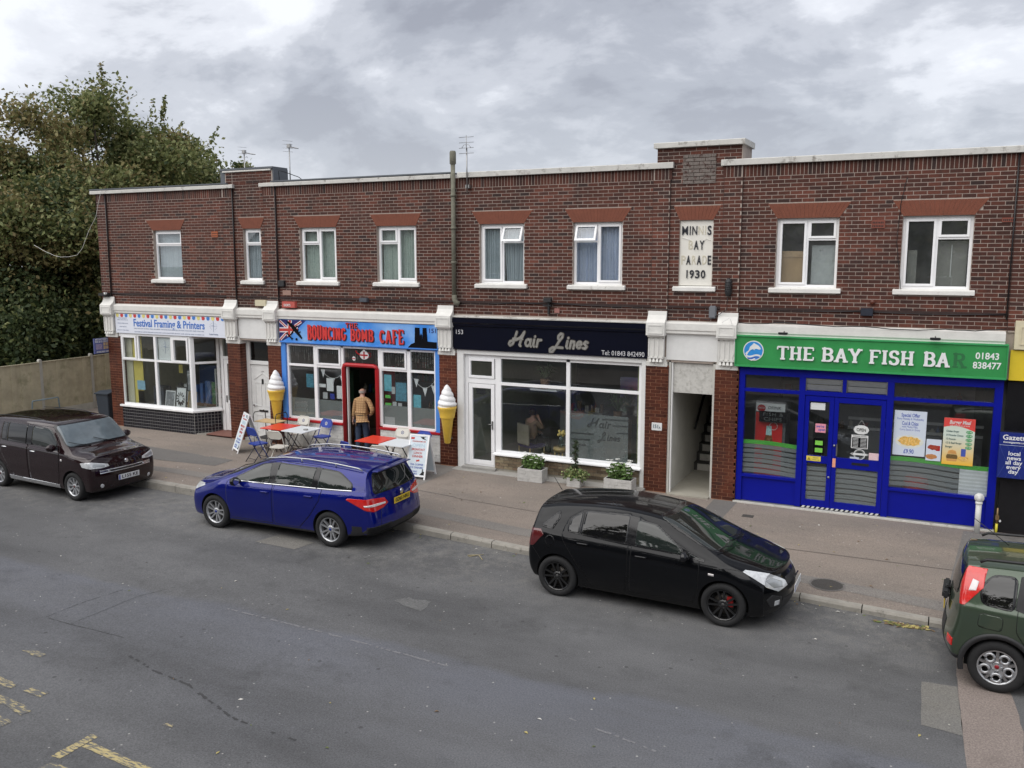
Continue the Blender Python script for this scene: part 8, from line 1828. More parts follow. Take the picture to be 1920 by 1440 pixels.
def trough(x, y, w_, d_, h_, lab, rows=5):
    t = thing('planter', lab, 'planter', (x, y, pz(x, y) + .0)); 
    s = MB(); s.box(-w_ / 2 + .008, w_ / 2 - .008, -d_ / 2 + .008, -d_ / 2 + .03, 0, h_); s.box(-w_ / 2 + .008, w_ / 2 - .008, d_ / 2 - .03, d_ / 2 - .008, 0, h_); s.box(-w_ / 2 + .008, -w_ / 2 + .03, -d_ / 2 + .03, d_ / 2 - .03, 0, h_); s.box(w_ / 2 - .03, w_ / 2 - .008, -d_ / 2 + .03, d_ / 2 - .03, 0, h_); s.box(-w_ / 2 + .03, w_ / 2 - .03, -d_ / 2 + .03, d_ / 2 - .03, .02, h_ - .03, 1)
    tr = s.build('trough', [M_trough, M_soil], t, local=True)
    s = MB(); rh = h_ / rows
    for r in range(rows):
        xx = -w_ / 2
        while xx < w_ / 2 - .01:
            q = min(xx + random.uniform(.1, .22), w_ / 2); s.box(xx + .003, q - .003, -d_ / 2 + random.uniform(0, .006), -d_ / 2 + .012, r * rh + .004, (r + 1) * rh - .003); xx = q
        yy = -d_ / 2 + .013
        while yy < d_ / 2 - .01:
            q = min(yy + random.uniform(.1, .2), d_ / 2); s.box(w_ / 2 - .012, w_ / 2 - random.uniform(0, .006), yy + .003, q - .003, r * rh + .004, (r + 1) * rh - .003); yy = q
    s.build('stone_facing', M_trough, t, local=True); return t
def leaves(n, c, rx, ry, rz_, size, seed=0, fn=None):
    r = np.random.RandomState(seed); P_ = r.normal(size=(n, 3)); P_ /= np.linalg.norm(P_, axis=1)[:, None]; P_ *= (r.rand(n, 1) ** .4); P_ *= (rx, ry, rz_); P_ += c
    return leafmesh(P_, size, r)
def leafmesh(P_, size, r, up=.35, elong=1.5):
    n = len(P_); d = r.normal(size=(n, 3)); d[:, 2] += up; d /= np.linalg.norm(d, axis=1)[:, None]; a = np.cross(d, r.normal(size=(n, 3))); a /= np.linalg.norm(a, axis=1)[:, None]; b = np.cross(d, a)
    s_ = size * r.uniform(.6, 1.35, (n, 1)); a = a * s_ * elong * .5; b = b * s_ * .5; fold = d * s_ * .18
    V = np.stack([P_ - a, P_ - b * .9 + fold - a * .1, P_ + a, P_ + b * .9 + fold + a * .1], 1).reshape(-1, 3)
    return V
def leafobj(nm, V, mats, parent, local=True, idx=None, **tags):
    n = len(V) // 4; me = bpy.data.meshes.new(nm); me.vertices.add(len(V)); me.vertices.foreach_set('co', V.astype(np.float32).ravel())
    me.loops.add(4 * n); me.loops.foreach_set('vertex_index', np.arange(4 * n, dtype=np.int32)); me.polygons.add(n); me.polygons.foreach_set('loop_start', np.arange(0, 4 * n, 4, dtype=np.int32))
    for m_ in (mats if isinstance(mats, list) else [mats]): me.materials.append(m_)
    if idx is not None: me.polygons.foreach_set('material_index', idx.astype(np.int32))
    me.update(calc_edges=True); return link(nm, me, parent, local, **tags)
def flowers(parent, n, rx, ry, z0, z1, seed, r_=.025):
    rr = random.Random(seed); s = MB()
    for k in range(n):
        x, y, z = rr.uniform(-rx, rx), rr.uniform(-ry, ry), rr.uniform(z0, z1)
        for j in range(5):
            a = 2 * pi * j / 5 + rr.random(); s.add([(x, y, z), (x + r_ * cos(a - .5), y + r_ * sin(a - .5), z + .008), (x + 1.3 * r_ * cos(a), y + 1.3 * r_ * sin(a), z + .004), (x + r_ * cos(a + .5), y + r_ * sin(a + .5), z + .008)], [(0, 1, 2, 3)])
    s.build('flowers', M_petal, parent, local=True)
t = trough(-8.10, -.36, .62, .34, .30, 'left grey stone trough of white geraniums under the salon window'); leafobj('foliage', leaves(620, (0, 0, .43), .29, .17, .19, .055, 1), M_leaf1, t); flowers(t, 40, .26, .15, .44, .64, 3, .034)
t = trough(-5.98, -.38 - .02, .64, .36, .32, 'right grey stone trough of white geraniums under the salon window'); leafobj('foliage', leaves(620, (0, 0, .46), .30, .17, .20, .055, 2), M_leaf1, t); flowers(t, 44, .28, .15, .46, .72, 4, .036)
t = trough(-7.05, -.35, .32, .28, .20, 'small grey square pot with a spiral topiary and trailing ivy outside the salon', 4); leafobj('ivy', leaves(620, (0, -.02, .26), .33, .18, .17, .042, 5), [M_leafv, M_leaf1], t, idx=np.random.RandomState(1).randint(0, 3, 620) // 2)
sp = []; rs = np.random.RandomState(9)
for k in range(900):
    tt = rs.rand(); a = tt * 4.5 * 2 * pi; rad = .085 * (1 - tt * .45); sp.append((rad * .55 * cos(a) + rs.normal() * .028, rad * .55 * sin(a) + rs.normal() * .028, .38 + .66 * tt + rs.normal() * .018))
MB().tube([(0, 0, .2), (0, 0, 1.0)], .012, 6).build('stem', mat('bark', (.09, .07, .05), .9, namt=.3, nscale=20), t, local=True); leafobj('spiral_topiary', leafmesh(np.array(sp), .024, rs), mat('box_leaf', (.035, .055, .022), .6, namt=.4, nscale=30), t)
t = thing('pipe_post', 'short white painted pipe post standing against the blue base of the fish bar', 'post', (.97, -.24, 0)); MB().tube([(0, 0, 0), (0, 0, .60)], .05, 14).build('pipe', mat('post_white', (.62, .62, .60), .5, namt=.08), t, local=True)
MB().lathe([(.051, .56), (.062, .57), (.062, .60), (.045, .61)], seg=14).tube([(0, 0, .6), (0, 0, .73)], .042, 12).lathe([(0, -.02), (.085, -.02), (.085, .02), (0, .02)], (0, .02, .68), 'y', 14).build('cap', MATS['post_white'], t, local=True)
t = thing('gas_pipe', 'thin yellow and brass gas pipe at the right corner of the fish bar', 'pipe', (1.29, -.14, 0)); MB().tube([(0, 0, 0), (0, 0, .20)], .022, 8).build('yellow_sleeve', mat('sleeve_yellow', (.70, .62, .05), .5), t, local=True); MB().tube([(0, 0, .2), (0, 0, .5)], .016, 8).box(-.03, .03, -.03, .03, .28, .36).build('pipe', mat('brass_pipe', (.25, .16, .08), .4, .5), t, local=True); MB().lathe([(0, -.03), (.025, 0), (0, .03)], (.05, -.02, .26), 'z', 8).build('valve', M_wl, t, local=True)
s = MB(); rr = random.Random(5)
def leafbit(s, x, y, z, r_, mi): 
    a = rr.random() * 6.3; s.add([(x + r_ * cos(a), y + r_ * sin(a), z + .004), (x + r_ * .5 * cos(a + 1.7), y + r_ * .5 * sin(a + 1.7), z + rr.uniform(.004, .02)), (x + r_ * cos(a + pi), y + r_ * sin(a + pi), z + .004), (x + r_ * .5 * cos(a - 1.5), y + r_ * .5 * sin(a - 1.5), z + rr.uniform(.004, .015))], [(0, 1, 2, 3)], mi)
for k in range(90): leafbit(s, rr.gauss(-.10, .16), -5.06 + rr.gauss(0, .035), rz(0) + .002, .05, rr.randrange(3))
for k in range(110): x = rr.uniform(-18, 2); y = rr.uniform(-4.2, -.3); leafbit(s, x, y, pz(x, y) + .003, rr.uniform(.015, .035), rr.randrange(4))
for k in range(60): x = rr.uniform(-14, 1); y = ky(x) - rr.uniform(.03, .18); leafbit(s, x, y, rz(x) + .002, rr.uniform(.015, .04), rr.randrange(4))
for k in range(45): x = rr.uniform(-14, 1); y = rr.uniform(-13, -6); leafbit(s, x, y, rz(x) + .002, rr.uniform(.012, .035), rr.randrange(4))
s.build('fallen_leaves', [mat('leaf_yellow', (.45, .38, .14), .7), mat('leaf_brown', (.20, .13, .07), .8), mat('leaf_green', (.14, .18, .05), .7), mat('litter_white', (.6, .58, .54), .7)], None, kind='stuff')
s = MB(); s.tube([(-7.2, -5.15, rz(-7) + .01), (-7.0, -5.1, rz(-7) + .03), (-6.85, -5.25, rz(-7) + .012)], .008, 5); s.tube([(-7.15, -5.2, rz(-7) + .01), (-6.95, -5.0, rz(-7) + .02)], .006, 5); o = s.build('twig', mat('straw', (.40, .34, .2), .8)); tag(o, 'pale dry twig lying on the road between the blue and black cars', 'twig')

# ------------------------------------------------------------------ people
def skin(name, joints, edges, mat_, parent=None, sub=2, local=True, post=None):
    """joints: {name: (x,y,z,rx,ry)}"""
    ks = list(joints); me = bpy.data.meshes.new(name); me.from_pydata([joints[k][:3] for k in ks], [(ks.index(a), ks.index(b)) for a, b in edges], [])
    o = bpy.data.objects.new(name, me); COL.objects.link(o); md = o.modifiers.new('k', 'SKIN'); md.use_smooth_shade = True
    for i, k in enumerate(ks):
        v = me.skin_vertices[0].data[i]; r = joints[k]; v.radius = (r[3], r[4] if len(r) > 4 else r[3]); v.use_root = (i == 0)
    m2 = o.modifiers.new('s', 'SUBSURF'); m2.levels = sub; m2.render_levels = sub
    bpy.context.view_layer.update(); dg = bpy.context.evaluated_depsgraph_get(); m3 = bpy.data.meshes.new_from_object(o.evaluated_get(dg)); bpy.data.objects.remove(o)
    m3.materials.clear(); m3.materials.append(mat_); m3.polygons.foreach_set('use_smooth', [True] * len(m3.polygons))
    if post: post(m3)
    return link(name, m3, parent, local)
M_skin = mat('skin', (.50, .29, .21), .55, namt=.08, nscale=12)
def hand_edges(p, j, e, wrist, dirv, side, s_=1.0, curl=.3):
    w = Vector(j[wrist][:3]); d = Vector(dirv).normalized(); sd = Vector(side).normalized(); nrm = d.cross(sd)
    j[p + 'palm'] = (*(w + d * .05 * s_), .022, .030); e.append((wrist, p + 'palm'))
    for k, (off, ln) in enumerate(((-.026, .062), (-.009, .072), (.009, .068), (.025, .052))):
        a = w + d * .075 * s_ + sd * off; b_ = w + d * (.075 + ln * .55) * s_ + sd * off * 1.15 + nrm * curl * .02; c = w + d * (.075 + ln) * s_ + sd * off * 1.2 + nrm * curl * .05
        for nm, q, r_ in (('a', a, .0095), ('b', b_, .0085), ('c', c, .007)): j['%sf%d%s' % (p, k, nm)] = (*q, r_, r_)
        e += [(p + 'palm', '%sf%da' % (p, k)), ('%sf%da' % (p, k), '%sf%db' % (p, k)), ('%sf%db' % (p, k), '%sf%dc' % (p, k))]
    a = w + d * .03 * s_ - sd * .035; b_ = w + d * .07 * s_ - sd * .055
    j[p + 't1'] = (*a, .012, .012); j[p + 't2'] = (*b_, .009, .009); e += [(p + 'palm', p + 't1'), (p + 't1', p + 't2')]
def head_parts(parent, c, face, m_, tilt=0, hair=None, r=.1):
    f = Vector(face).normalized(); sd = Vector((-f.y, f.x, 0)).normalized(); up = Vector((0, 0, 1))
    for s_ in (-1, 1):
        q = MB(); q.lathe([(0, -.012), (.02, -.008), (.028, 0), (.02, .01), (0, .006)], axis='x', seg=10); q.v = [tuple(Vector(c) + sd * s_ * (.077 + v[0] * .6) - f * (.0 + v[1] * .6) + up * v[2]) for v in q.v]; q.build('ear', m_, parent, local=True)
    q = MB(); q.add([tuple(Vector(c) + f * .098 + up * .02), tuple(Vector(c) + f * .125 - up * .025), tuple(Vector(c) + f * .095 - up * .03 + sd * .017), tuple(Vector(c) + f * .095 - up * .03 - sd * .017)], [(0, 1, 2), (0, 3, 1), (1, 3, 2)]); q.build('nose', m_, parent, local=True)
    for s_ in (-1, 1): MB().lathe([(0, -.009), (.007, -.006), (.009, 0), (.007, .006), (0, .009)], tuple(Vector(c) + f * .088 + sd * s_ * .032 + up * .012), 'z', 8).build('eye', M_dark, parent, local=True)
    q = MB(); q.tube([tuple(Vector(c) + f * .094 - up * .055 + sd * .022), tuple(Vector(c) + f * .1 - up * .057), tuple(Vector(c) + f * .094 - up * .055 - sd * .022)], .005, 5); q.build('mouth', mat('lip', (.35, .14, .12), .5), parent, local=True)
pf = thing('person', 'bald man in checked shirt and striped apron standing in the cafe doorway', 'person', (-13.13, .06, gz(-13) + .03), .10)
j = {'pel': (0, .02, .93, .150, .11), 'bel': (0, .04, 1.05, .145, .11), 'che': (0, .0 + .06, 1.24, .17, .115), 'sho': (0, .07, 1.38, .12, .085), 'nec': (-.005, .09, 1.47, .055, .055), 'chin': (-.015, .115, 1.53, .062, .07), 'head': (-.02, .12, 1.60, .083, .092), 'crown': (-.02, .115, 1.665, .06, .066)}
e = [('pel', 'bel'), ('bel', 'che'), ('che', 'sho'), ('sho', 'nec'), ('nec', 'chin'), ('chin', 'head'), ('head', 'crown')]
j.update({'lsh': (-.185, .07, 1.37, .058, .058), 'lel': (-.235, .06, 1.09, .045, .045), 'lwr': (-.27, .06, .86, .030, .026)}); e += [('sho', 'lsh'), ('lsh', 'lel'), ('lel', 'lwr')]
j.update({'rsh': (.185, .07, 1.37, .058, .058), 'rel': (.335, -.01, 1.14, .045, .045), 'rwr': (.22, .10, .98, .030, .026)}); e += [('sho', 'rsh'), ('rsh', 'rel'), ('rel', 'rwr')]
hand_edges('l', j, e, 'lwr', (-.08, .03, -1), (0, 1, 0)); hand_edges('r', j, e, 'rwr', (-.8, .5, -.3), (0, .4, -.8), .9)
for sx, nm, ya in ((-1, 'L', .0), (1, 'R', .06)):
    j[nm + 'hip'] = (sx * .095, .02, .84, .095, .09); j[nm + 'kn'] = (sx * .11, .02 + ya * .5, .47, .062, .062); j[nm + 'an'] = (sx * .12, .0 + ya, .10, .042, .042); j[nm + 'toe'] = (sx * .14, .14 + ya, .035, .038, .03)
    e += [('pel', nm + 'hip'), (nm + 'hip', nm + 'kn'), (nm + 'kn', nm + 'an'), (nm + 'an', nm + 'toe')]
skin('body', j, e, M_skin, pf)
def checks(name, base, line_, sc):
    m_ = bpy.data.materials.new(name); m_.use_nodes = True; N, L = m_.node_tree.nodes, m_.node_tree.links; b_ = N['Principled BSDF']; b_.inputs['Roughness'].default_value = .9
    t_ = N.new('ShaderNodeTexCoord'); last = None
    for dr in (('X', 'Z') if sc[1] else ('X',)):
        w = N.new('ShaderNodeTexWave'); w.bands_direction = dr; w.inputs['Scale'].default_value = sc[0]; L.new(t_.outputs['Object'], w.inputs['Vector']); r = N.new('ShaderNodeMapRange'); r.inputs[1].default_value = .80; r.inputs[2].default_value = .9; L.new(w.outputs['Fac'], r.inputs[0])
        if last is None: last = r.outputs[0]
        else:
            mx = N.new('ShaderNodeMath'); mx.operation = 'MAXIMUM'; L.new(last, mx.inputs[0]); L.new(r.outputs[0], mx.inputs[1]); last = mx.outputs[0]
    mm = N.new('ShaderNodeMixRGB'); L.new(last, mm.inputs[0]); mm.inputs[1].default_value = (*base, 1); mm.inputs[2].default_value = (*line_, 1); L.new(mm.outputs[0], b_.inputs['Base Color']); MATS[name] = m_; return m_
M_shirt = checks('checked_shirt', (.48, .30, .145), (.30, .165, .08), (5.2, 1)); M_apron = checks('striped_apron', (.03, .04, .10), (.35, .36, .42), (14, 0)); M_jean = mat('dark_jeans', (.028, .045, .085), .85, namt=.2, nscale=12)
g = 1.13
js = {'pel': (0, .02, .90, .172, .145), 'bel': (0, .035, 1.04, .158, .130), 'che': (0, .055, 1.24, .185, .135), 'sho': (0, .07, 1.385, .135, .095), 'col': (-.004, .085, 1.45, .066, .066),
      'lsh': (-.185, .07, 1.37, .070, .070), 'lel': (-.238, .06, 1.09, .060, .060), 'lw': (-.265, .06, .92, .050, .050), 'rsh': (.185, .07, 1.37, .070, .070), 'rel': (.34, -.01, 1.14, .062, .062), 'rw': (.255, .07, 1.01, .050, .050), 'tail': (.03, -.02, .82, .12, .11)}
skin('shirt', js, [('pel', 'bel'), ('bel', 'che'), ('che', 'sho'), ('sho', 'col'), ('sho', 'lsh'), ('lsh', 'lel'), ('lel', 'lw'), ('sho', 'rsh'), ('rsh', 'rel'), ('rel', 'rw'), ('pel', 'tail')], M_shirt, pf)
jt = {'pel': (0, .02, .90, .150, .118), 'Lh': (-.095, .02, .80, .100, .098), 'Lk': (-.11, .02, .47, .078, .078), 'La': (-.12, .0, .08, .064, .066), 'Rh': (.095, .02, .80, .100, .098), 'Rk': (.11, .05, .47, .078, .078), 'Ra': (.12, .06, .08, .064, .066)}
skin('trousers', jt, [('pel', 'Lh'), ('Lh', 'Lk'), ('Lk', 'La'), ('pel', 'Rh'), ('Rh', 'Rk'), ('Rk', 'Ra')], M_jean, pf)
for sx, ya in ((-1, 0), (1, .06)): MB().add([(sx * .13 + a, b_ + ya, c) for a, b_, c in ((-.045, -.09, 0), (.045, -.09, 0), (.055, .18, 0), (-.055, .18, 0), (-.04, -.085, .09), (.04, -.085, .09), (.045, .16, .05), (-.045, .16, .05))], [(0, 3, 2, 1), (4, 5, 6, 7), (0, 1, 5, 4), (1, 2, 6, 5), (2, 3, 7, 6), (3, 0, 4, 7)]).build('shoe', M_blackgloss, pf, local=True, bevel=.015)
s = MB(); pts = []   # apron wraps the left hip and front
for k in range(13):
    a = radians(200 + k * -17); pts.append((.185 * cos(a), .03 + .17 * sin(a)))
n = len(pts)
for z, f_ in ((1.0, .93), (.80, 1.03), (.45, 1.10)): s.v += [(x * f_, y * f_, z) for x, y in pts]
for r in (0, 1):
    for k in range(n - 1): s.f.append([r * n + k, r * n + k + 1, (r + 1) * n + k + 1, (r + 1) * n + k]); s.m.append(0); s.sm.append(True)
s.build('apron', M_apron, pf, local=True)
MB().tube([(.172 * cos(a * pi / 10), .03 + .148 * sin(a * pi / 10), 1.0) for a in range(20)], .012, 6, closed=True).build('apron_string', M_dark, pf, local=True)
head_parts(pf, (-.02, .12, 1.60), (-.35, .94, 0), M_skin)
q = MB(); 
for k in range(9):
    a = radians(-150 + k * 15)
q.lathe([(.088, -.045), (.092, -.01), (.089, .02)], seg=18); q.v = [(-.02 + v[0], .12 + v[1] * 1.08, 1.60 + v[2]) for v in q.v]; q.build('hair', mat('grey_stubble', (.36, .31, .28), .9, namt=.2, nscale=60), pf, local=True)
ps = thing('person', 'seated customer in brown top behind the salon window, hand raised to the chin', 'person', (-8.92 - .05, 1.55, .05), -.5)
j = {'pel': (0, 0, .52, .15, .13), 'bel': (0, -.02, .68, .14, .115), 'che': (0, -.02, .88, .16, .115), 'sho': (0, -.0, 1.0, .12, .08), 'nec': (0, .01, 1.08, .05, .05), 'chin': (0, .04, 1.14, .06, .065), 'head': (0, .03, 1.21, .08, .088), 'crown': (0, .02, 1.275, .06, .065),
     'lsh': (-.17, 0, .98, .055, .055), 'lel': (-.22, .10, .74, .044, .044), 'lwr': (-.10, .26, .66, .03, .03), 'rsh': (.17, 0, .98, .055, .055), 'rel': (.22, .16, .80, .044, .044), 'rwr': (.08, .15, 1.04, .03, .03)}
e = [('pel', 'bel'), ('bel', 'che'), ('che', 'sho'), ('sho', 'nec'), ('nec', 'chin'), ('chin', 'head'), ('head', 'crown'), ('sho', 'lsh'), ('lsh', 'lel'), ('lel', 'lwr'), ('sho', 'rsh'), ('rsh', 'rel'), ('rel', 'rwr')]
for sx, nm in ((-1, 'L'), (1, 'R')):
    j[nm + 'hip'] = (sx * .09, .06, .50, .09, .09); j[nm + 'kn'] = (sx * .11, .42, .50, .065, .065); j[nm + 'an'] = (sx * .11, .46, .10, .042, .042); j[nm + 'toe'] = (sx * .12, .60, .04, .036, .03); e += [('pel', nm + 'hip'), (nm + 'hip', nm + 'kn'), (nm + 'kn', nm + 'an'), (nm + 'an', nm + 'toe')]
hand_edges('l', j, e, 'lwr', (.8, .5, -.1), (0, 0, 1), .9); hand_edges('r', j, e, 'rwr', (-.3, -.3, .8), (.7, .5, 0), .9)
skin('body', j, e, M_skin, ps)
jj = {k: (*v[:3], v[3] * 1.15 + .008, v[4] * 1.15 + .008) for k, v in j.items() if k in ('pel', 'bel', 'che', 'sho', 'lsh', 'lel', 'rsh', 'rel')}
skin('top', jj, [('pel', 'bel'), ('bel', 'che'), ('che', 'sho'), ('sho', 'lsh'), ('lsh', 'lel'), ('sho', 'rsh'), ('rsh', 'rel')], mat('brown_top', (.30, .21, .14), .9), ps)
jj = {k: (*v[:3], v[3] * 1.12 + .006, v[4] * 1.12 + .006) for k, v in j.items() if k in ('pel', 'Lhip', 'Lkn', 'Lan', 'Rhip', 'Rkn', 'Ran')}
skin('trousers', jj, [('pel', 'Lhip'), ('Lhip', 'Lkn'), ('Lkn', 'Lan'), ('pel', 'Rhip'), ('Rhip', 'Rkn'), ('Rkn', 'Ran')], M_dark, ps)
head_parts(ps, (0, .03, 1.21), (0, 1, 0), M_skin); q = MB(); q.lathe([(0, .10), (.06, .09), (.095, .03), (.097, -.03), (.08, -.07)], (0, .005, 1.215), 'z', 16); q.build('hair', mat('dark_hair', (.04, .025, .018), .8, namt=.3), ps, local=True)
t = thing('salon_chair', 'gilt framed chair in the salon window holding the seated customer', 'chair', (-8.97, 1.5, .05), -.5)
MB().box(-.26, .26, -.24, .26, .34, .42).build('seat', mat('indigo_seat', (.03, .02, .12), .8), t, local=True, bevel=.02); MB().box(-.25, .25, -.28, -.24, .42, .95).build('backrest', mat('pale_upholstery', (.40, .36, .28), .8), t, local=True, bevel=.02)
for sx in (-.23, .23):
    for sy in (-.22, .22): MB().tube([(sx, sy, .36), (sx, sy, 0)], .018, 6).build('leg', MATS['gilt_wood'], t, local=True)

# ------------------------------------------------------------------ left side: fence, bin, trees
M_post = mat('concrete_post', (.42, .41, .37), .9, namt=.15, nscale=5, bump=.4); M_fence = mat('weathered_boards', (.42, .375, .265), .9, namt=.22, nscale=3, bump=.3, sep2=((.29, .275, .18), 2.2, .54))
FN = thing('garden_fence', 'tall weathered timber panel fence with concrete posts running back beside the parade', 'fence', (-25.35, 1, .1))
fy = [1.82 + 1.9 * k for k in range(-4, 5)]; fx = lambda y: -25.27 - .03 * (y - 1.82)
for k, y in enumerate(fy):
    MB().extr([(y - .055, -.1), (y - .055, 1.93), (y - .03, 1.97), (y + .03, 1.97), (y + .055, 1.93), (y + .055, -.1)], fx(y) - .05, fx(y) + .05).build('post', M_post, FN, bevel=.006)
    if k == len(fy) - 1: break
    MB().box(fx(y) - .025, fx(y) + .025, y + .06, y + 1.84, .05, .34).build('gravel_board', M_post, FN)
    n = 11; w_ = 1.78 / n
    for q in range(n):
        ya = y + .06 + q * w_; b = MB(); dx_ = random.uniform(-.007, .007)
        b.box(fx(y) - .012 + dx_, fx(y) + (.022 if q % 2 else .008) + dx_, ya - .004, ya + w_ - .004, .34, 1.86 + random.uniform(-.01, .01)); b.build('board', M_fence, FN)
    b = MB()
    MB().box(fx(y) - .03, fx(y) + .035, y + .06, y + 1.84, 1.862, 1.89).build('capping_rail', M_fence, FN)
t = thing('metal_frame', 'blue grey metal hoop frame leaning by the timber fence', 'frame', (-24.9, -.2, .1)); MB().tube([(0, -.50, 0), (.0, -.45, .60), (0, -.44, .64), (0, .44, .64), (0, .45, .60), (0, .50, 0)], .022, 6).tube([(0, -.5, .3), (0, .5, .3)], .02, 6).build('hoop', mat('blue_grey_paint', (.17, .23, .26), .6, namt=.2), t, local=True)
t = thing('wheelie_bin', 'dark grey wheeled bin beside the left corner pillar', 'bin', (-22.72, .35, gz(-22)), .1); t.scale = (.85, .85, .90)
s = MB(); s.add([(x * w_, y * w_, z) for z, w_ in ((.06, .82), (.98, 1.0)) for x, y in ((-.29, -.34), (.29, -.34), (.29, .34), (-.29, .34))], [(0, 3, 2, 1), (4, 5, 6, 7), (0, 1, 5, 4), (1, 2, 6, 5), (2, 3, 7, 6), (3, 0, 4, 7)]); s.build('body', mat('bin_grey', (.035, .045, .06), .5, namt=.1), t, local=True, bevel=.02)
MB().extr([(-.38, .975), (-.38, 1.01), (-.1, 1.07), (.36, 1.05), (.36, .975)], -.32, .32).build('lid', MATS['bin_grey'], t, local=True, bevel=.01)
for sx in (-.27, .27): MB().lathe([(0, -.03), (.1, -.03), (.1, .03), (0, .03)], (sx, .3, .1), 'x', 16).build('wheel', M_tyre, t, local=True)
M_bark = mat('tree_bark', (.075, .062, .048), .95, namt=.3, nscale=6, bump=.8, bscale=25)
def leafmat(name, cols):
    m_ = bpy.data.materials.new(name); m_.use_nodes = True; N, L = m_.node_tree.nodes, m_.node_tree.links; b_ = N['Principled BSDF']; b_.inputs['Roughness'].default_value = .55; b_.inputs['Specular IOR Level'].default_value = .3
    g = N.new('ShaderNodeNewGeometry'); r = N.new('ShaderNodeValToRGB'); L.new(g.outputs['Random Per Island'], r.inputs[0]); q = r.color_ramp
    q.elements[0].position = 0; q.elements[0].color = (*cols[0], 1); q.elements[1].position = 1; q.elements[1].color = (*cols[-1], 1)
    for i, c in enumerate(cols[1:-1]): e_ = q.elements.new((i + 1) / (len(cols) - 1)); e_.color = (*c, 1)
    L.new(r.outputs[0], b_.inputs['Base Color'])
    tr = N.new('ShaderNodeBsdfTranslucent'); L.new(r.outputs[0], tr.inputs['Color']); mx = N.new('ShaderNodeMixShader'); mx.inputs[0].default_value = .28; o_ = N['Material Output']; L.new(b_.outputs[0], mx.inputs[1]); L.new(tr.outputs[0], mx.inputs[2]); L.new(mx.outputs[0], o_.inputs[0]); MATS[name] = m_; return m_
LG = leafmat('leaf_olive', [(.11, .135, .05), (.155, .18, .065), (.20, .22, .085), (.30, .31, .14)]); LR = leafmat('leaf_autumn', [(.21, .165, .075), (.26, .21, .095), (.22, .21, .085), (.34, .30, .14)]); LD = leafmat('leaf_dark', [(.04, .062, .026), (.06, .085, .034), (.085, .11, .045)])
def tree(label, x, y, h, rad, zc, seed, mix=(.7, .2, .1), n_cl=70, per=330, size=.11, trunk_r=.28, flat_=1.0, twigs=26, nm='broadleaf_tree', z0=.05, sx=1.0, cl_r=.85):
    t = thing(nm, label, 'tree', (x, y, z0)); r = np.random.RandomState(seed); R_ = random.Random(seed)
    hz = (h - zc); cl = []
    for k in range(n_cl):
        v = r.normal(size=3); v /= np.linalg.norm(v); q = r.rand() ** (.38); lo = v[2] < 0
        cl.append(np.array([v[0] * rad * sx, v[1] * rad, zc + v[2] * (hz if not lo else (zc - z0) * .75)]) * np.array([q, q, 1]) + np.array([0, 0, (q - 1) * v[2] * hz]))
    P_ = []; idx = []
    for c in cl:
        m_ = int(per * r.uniform(.5, 1.4)); s_ = cl_r * r.uniform(.6, 1.25); q = r.normal(size=(m_, 3)) * (s_ * .55, s_ * .55, s_ * .42); q[:, 2] += .12 * s_; P_.append(q + c)
        kind = r.choice(3, p=mix); w_ = r.rand(m_); idx.append(np.where(w_ < .72, kind, r.randint(0, 3, m_)))
    for k in range(twigs):   # wispy shoots at the outline
        c = cl[r.randint(len(cl))]; d = c - np.array([0, 0, zc - hz * .3]); d /= np.linalg.norm(d); d[2] = abs(d[2]) + .3; L_ = r.uniform(.7, 1.5); m_ = 70
        tt = r.rand(m_, 1); P_.append(c + d * (s_ * .5 + tt * L_) + r.normal(size=(m_, 3)) * .13 * (1.2 - tt)); idx.append(r.choice(3, m_, p=mix))
    P_ = np.concatenate(P_); idx = np.concatenate(idx); leafobj('crown', leafmesh(P_, size, r, up=.5), [LG, LR, LD], t, idx=idx)
    s = MB(); tp = [(0, 0, 0)]; 
    for k in range(1, 6): tp.append((R_.uniform(-.12, .12) * k * .5, R_.uniform(-.12, .12) * k * .5, (h * .75) * k / 5))
    s.tube(tp, trunk_r, 10, r1=trunk_r * .25)
    s.build('trunk', M_bark, t, local=True); s = MB()
    for k in range(min(22, n_cl)):
        c = cl[k]; zb = max(1.2, min(c[2] * .55, h * .6)); a = np.array([tp[2][0] * zb / (h * .3) * .6, tp[2][1] * zb / (h * .3) * .6, zb]); mid = (a + c) / 2 + np.array([0, 0, .35]); s.tube([tuple(a), tuple(mid), tuple(c)], trunk_r * .32, 6, r1=.02)
    s.build('limbs', M_bark, t, local=True); return t
tree('tall broadleaf tree with browning leaves rising highest behind the timber fence', -30.2, 6.8, 11.4, 4.3, 7.0, 21, (.60, .34, .06), 82, 800, .115)
tree('leafy green tree behind the left parapet of the parade', -29.7, 8.6, 10.4, 3.1, 7.2, 2, (.78, .12, .10), 84, 720, .11, cl_r=.8)
tree('tree with olive and orange leaves cut off by the left edge of the picture', -34.8, 1.5, 9.0, 3.8, 5.8, 3, (.56, .36, .08), 84, 700, .115)
tree('lower bushy green tree just behind the fence in front of the tall trees', -28.7, 3.2, 7.6, 2.7, 5.0, 4, (.55, .28, .17), 80, 700, .11, .2)
tree('slim green tree beyond the roof right of the other trees', -32.4, 12.5, 10.0, 1.9, 8.0, 5, (.85, .05, .10), 44, 500, .11, .15)
tree('thin wispy sapling top showing beside the lead covered tower', -29.6, 14.0, 9.3, .8, 8.6, 6, (.9, 0, .1), 8, 200, .11, .07, twigs=3, cl_r=.45)
tree('broad tree filling the gap behind the fence at the left edge', -32.5, -2.5, 7.5, 3.0, 4.6, 8, (.45, .40, .15), 80, 700, .11, .2)
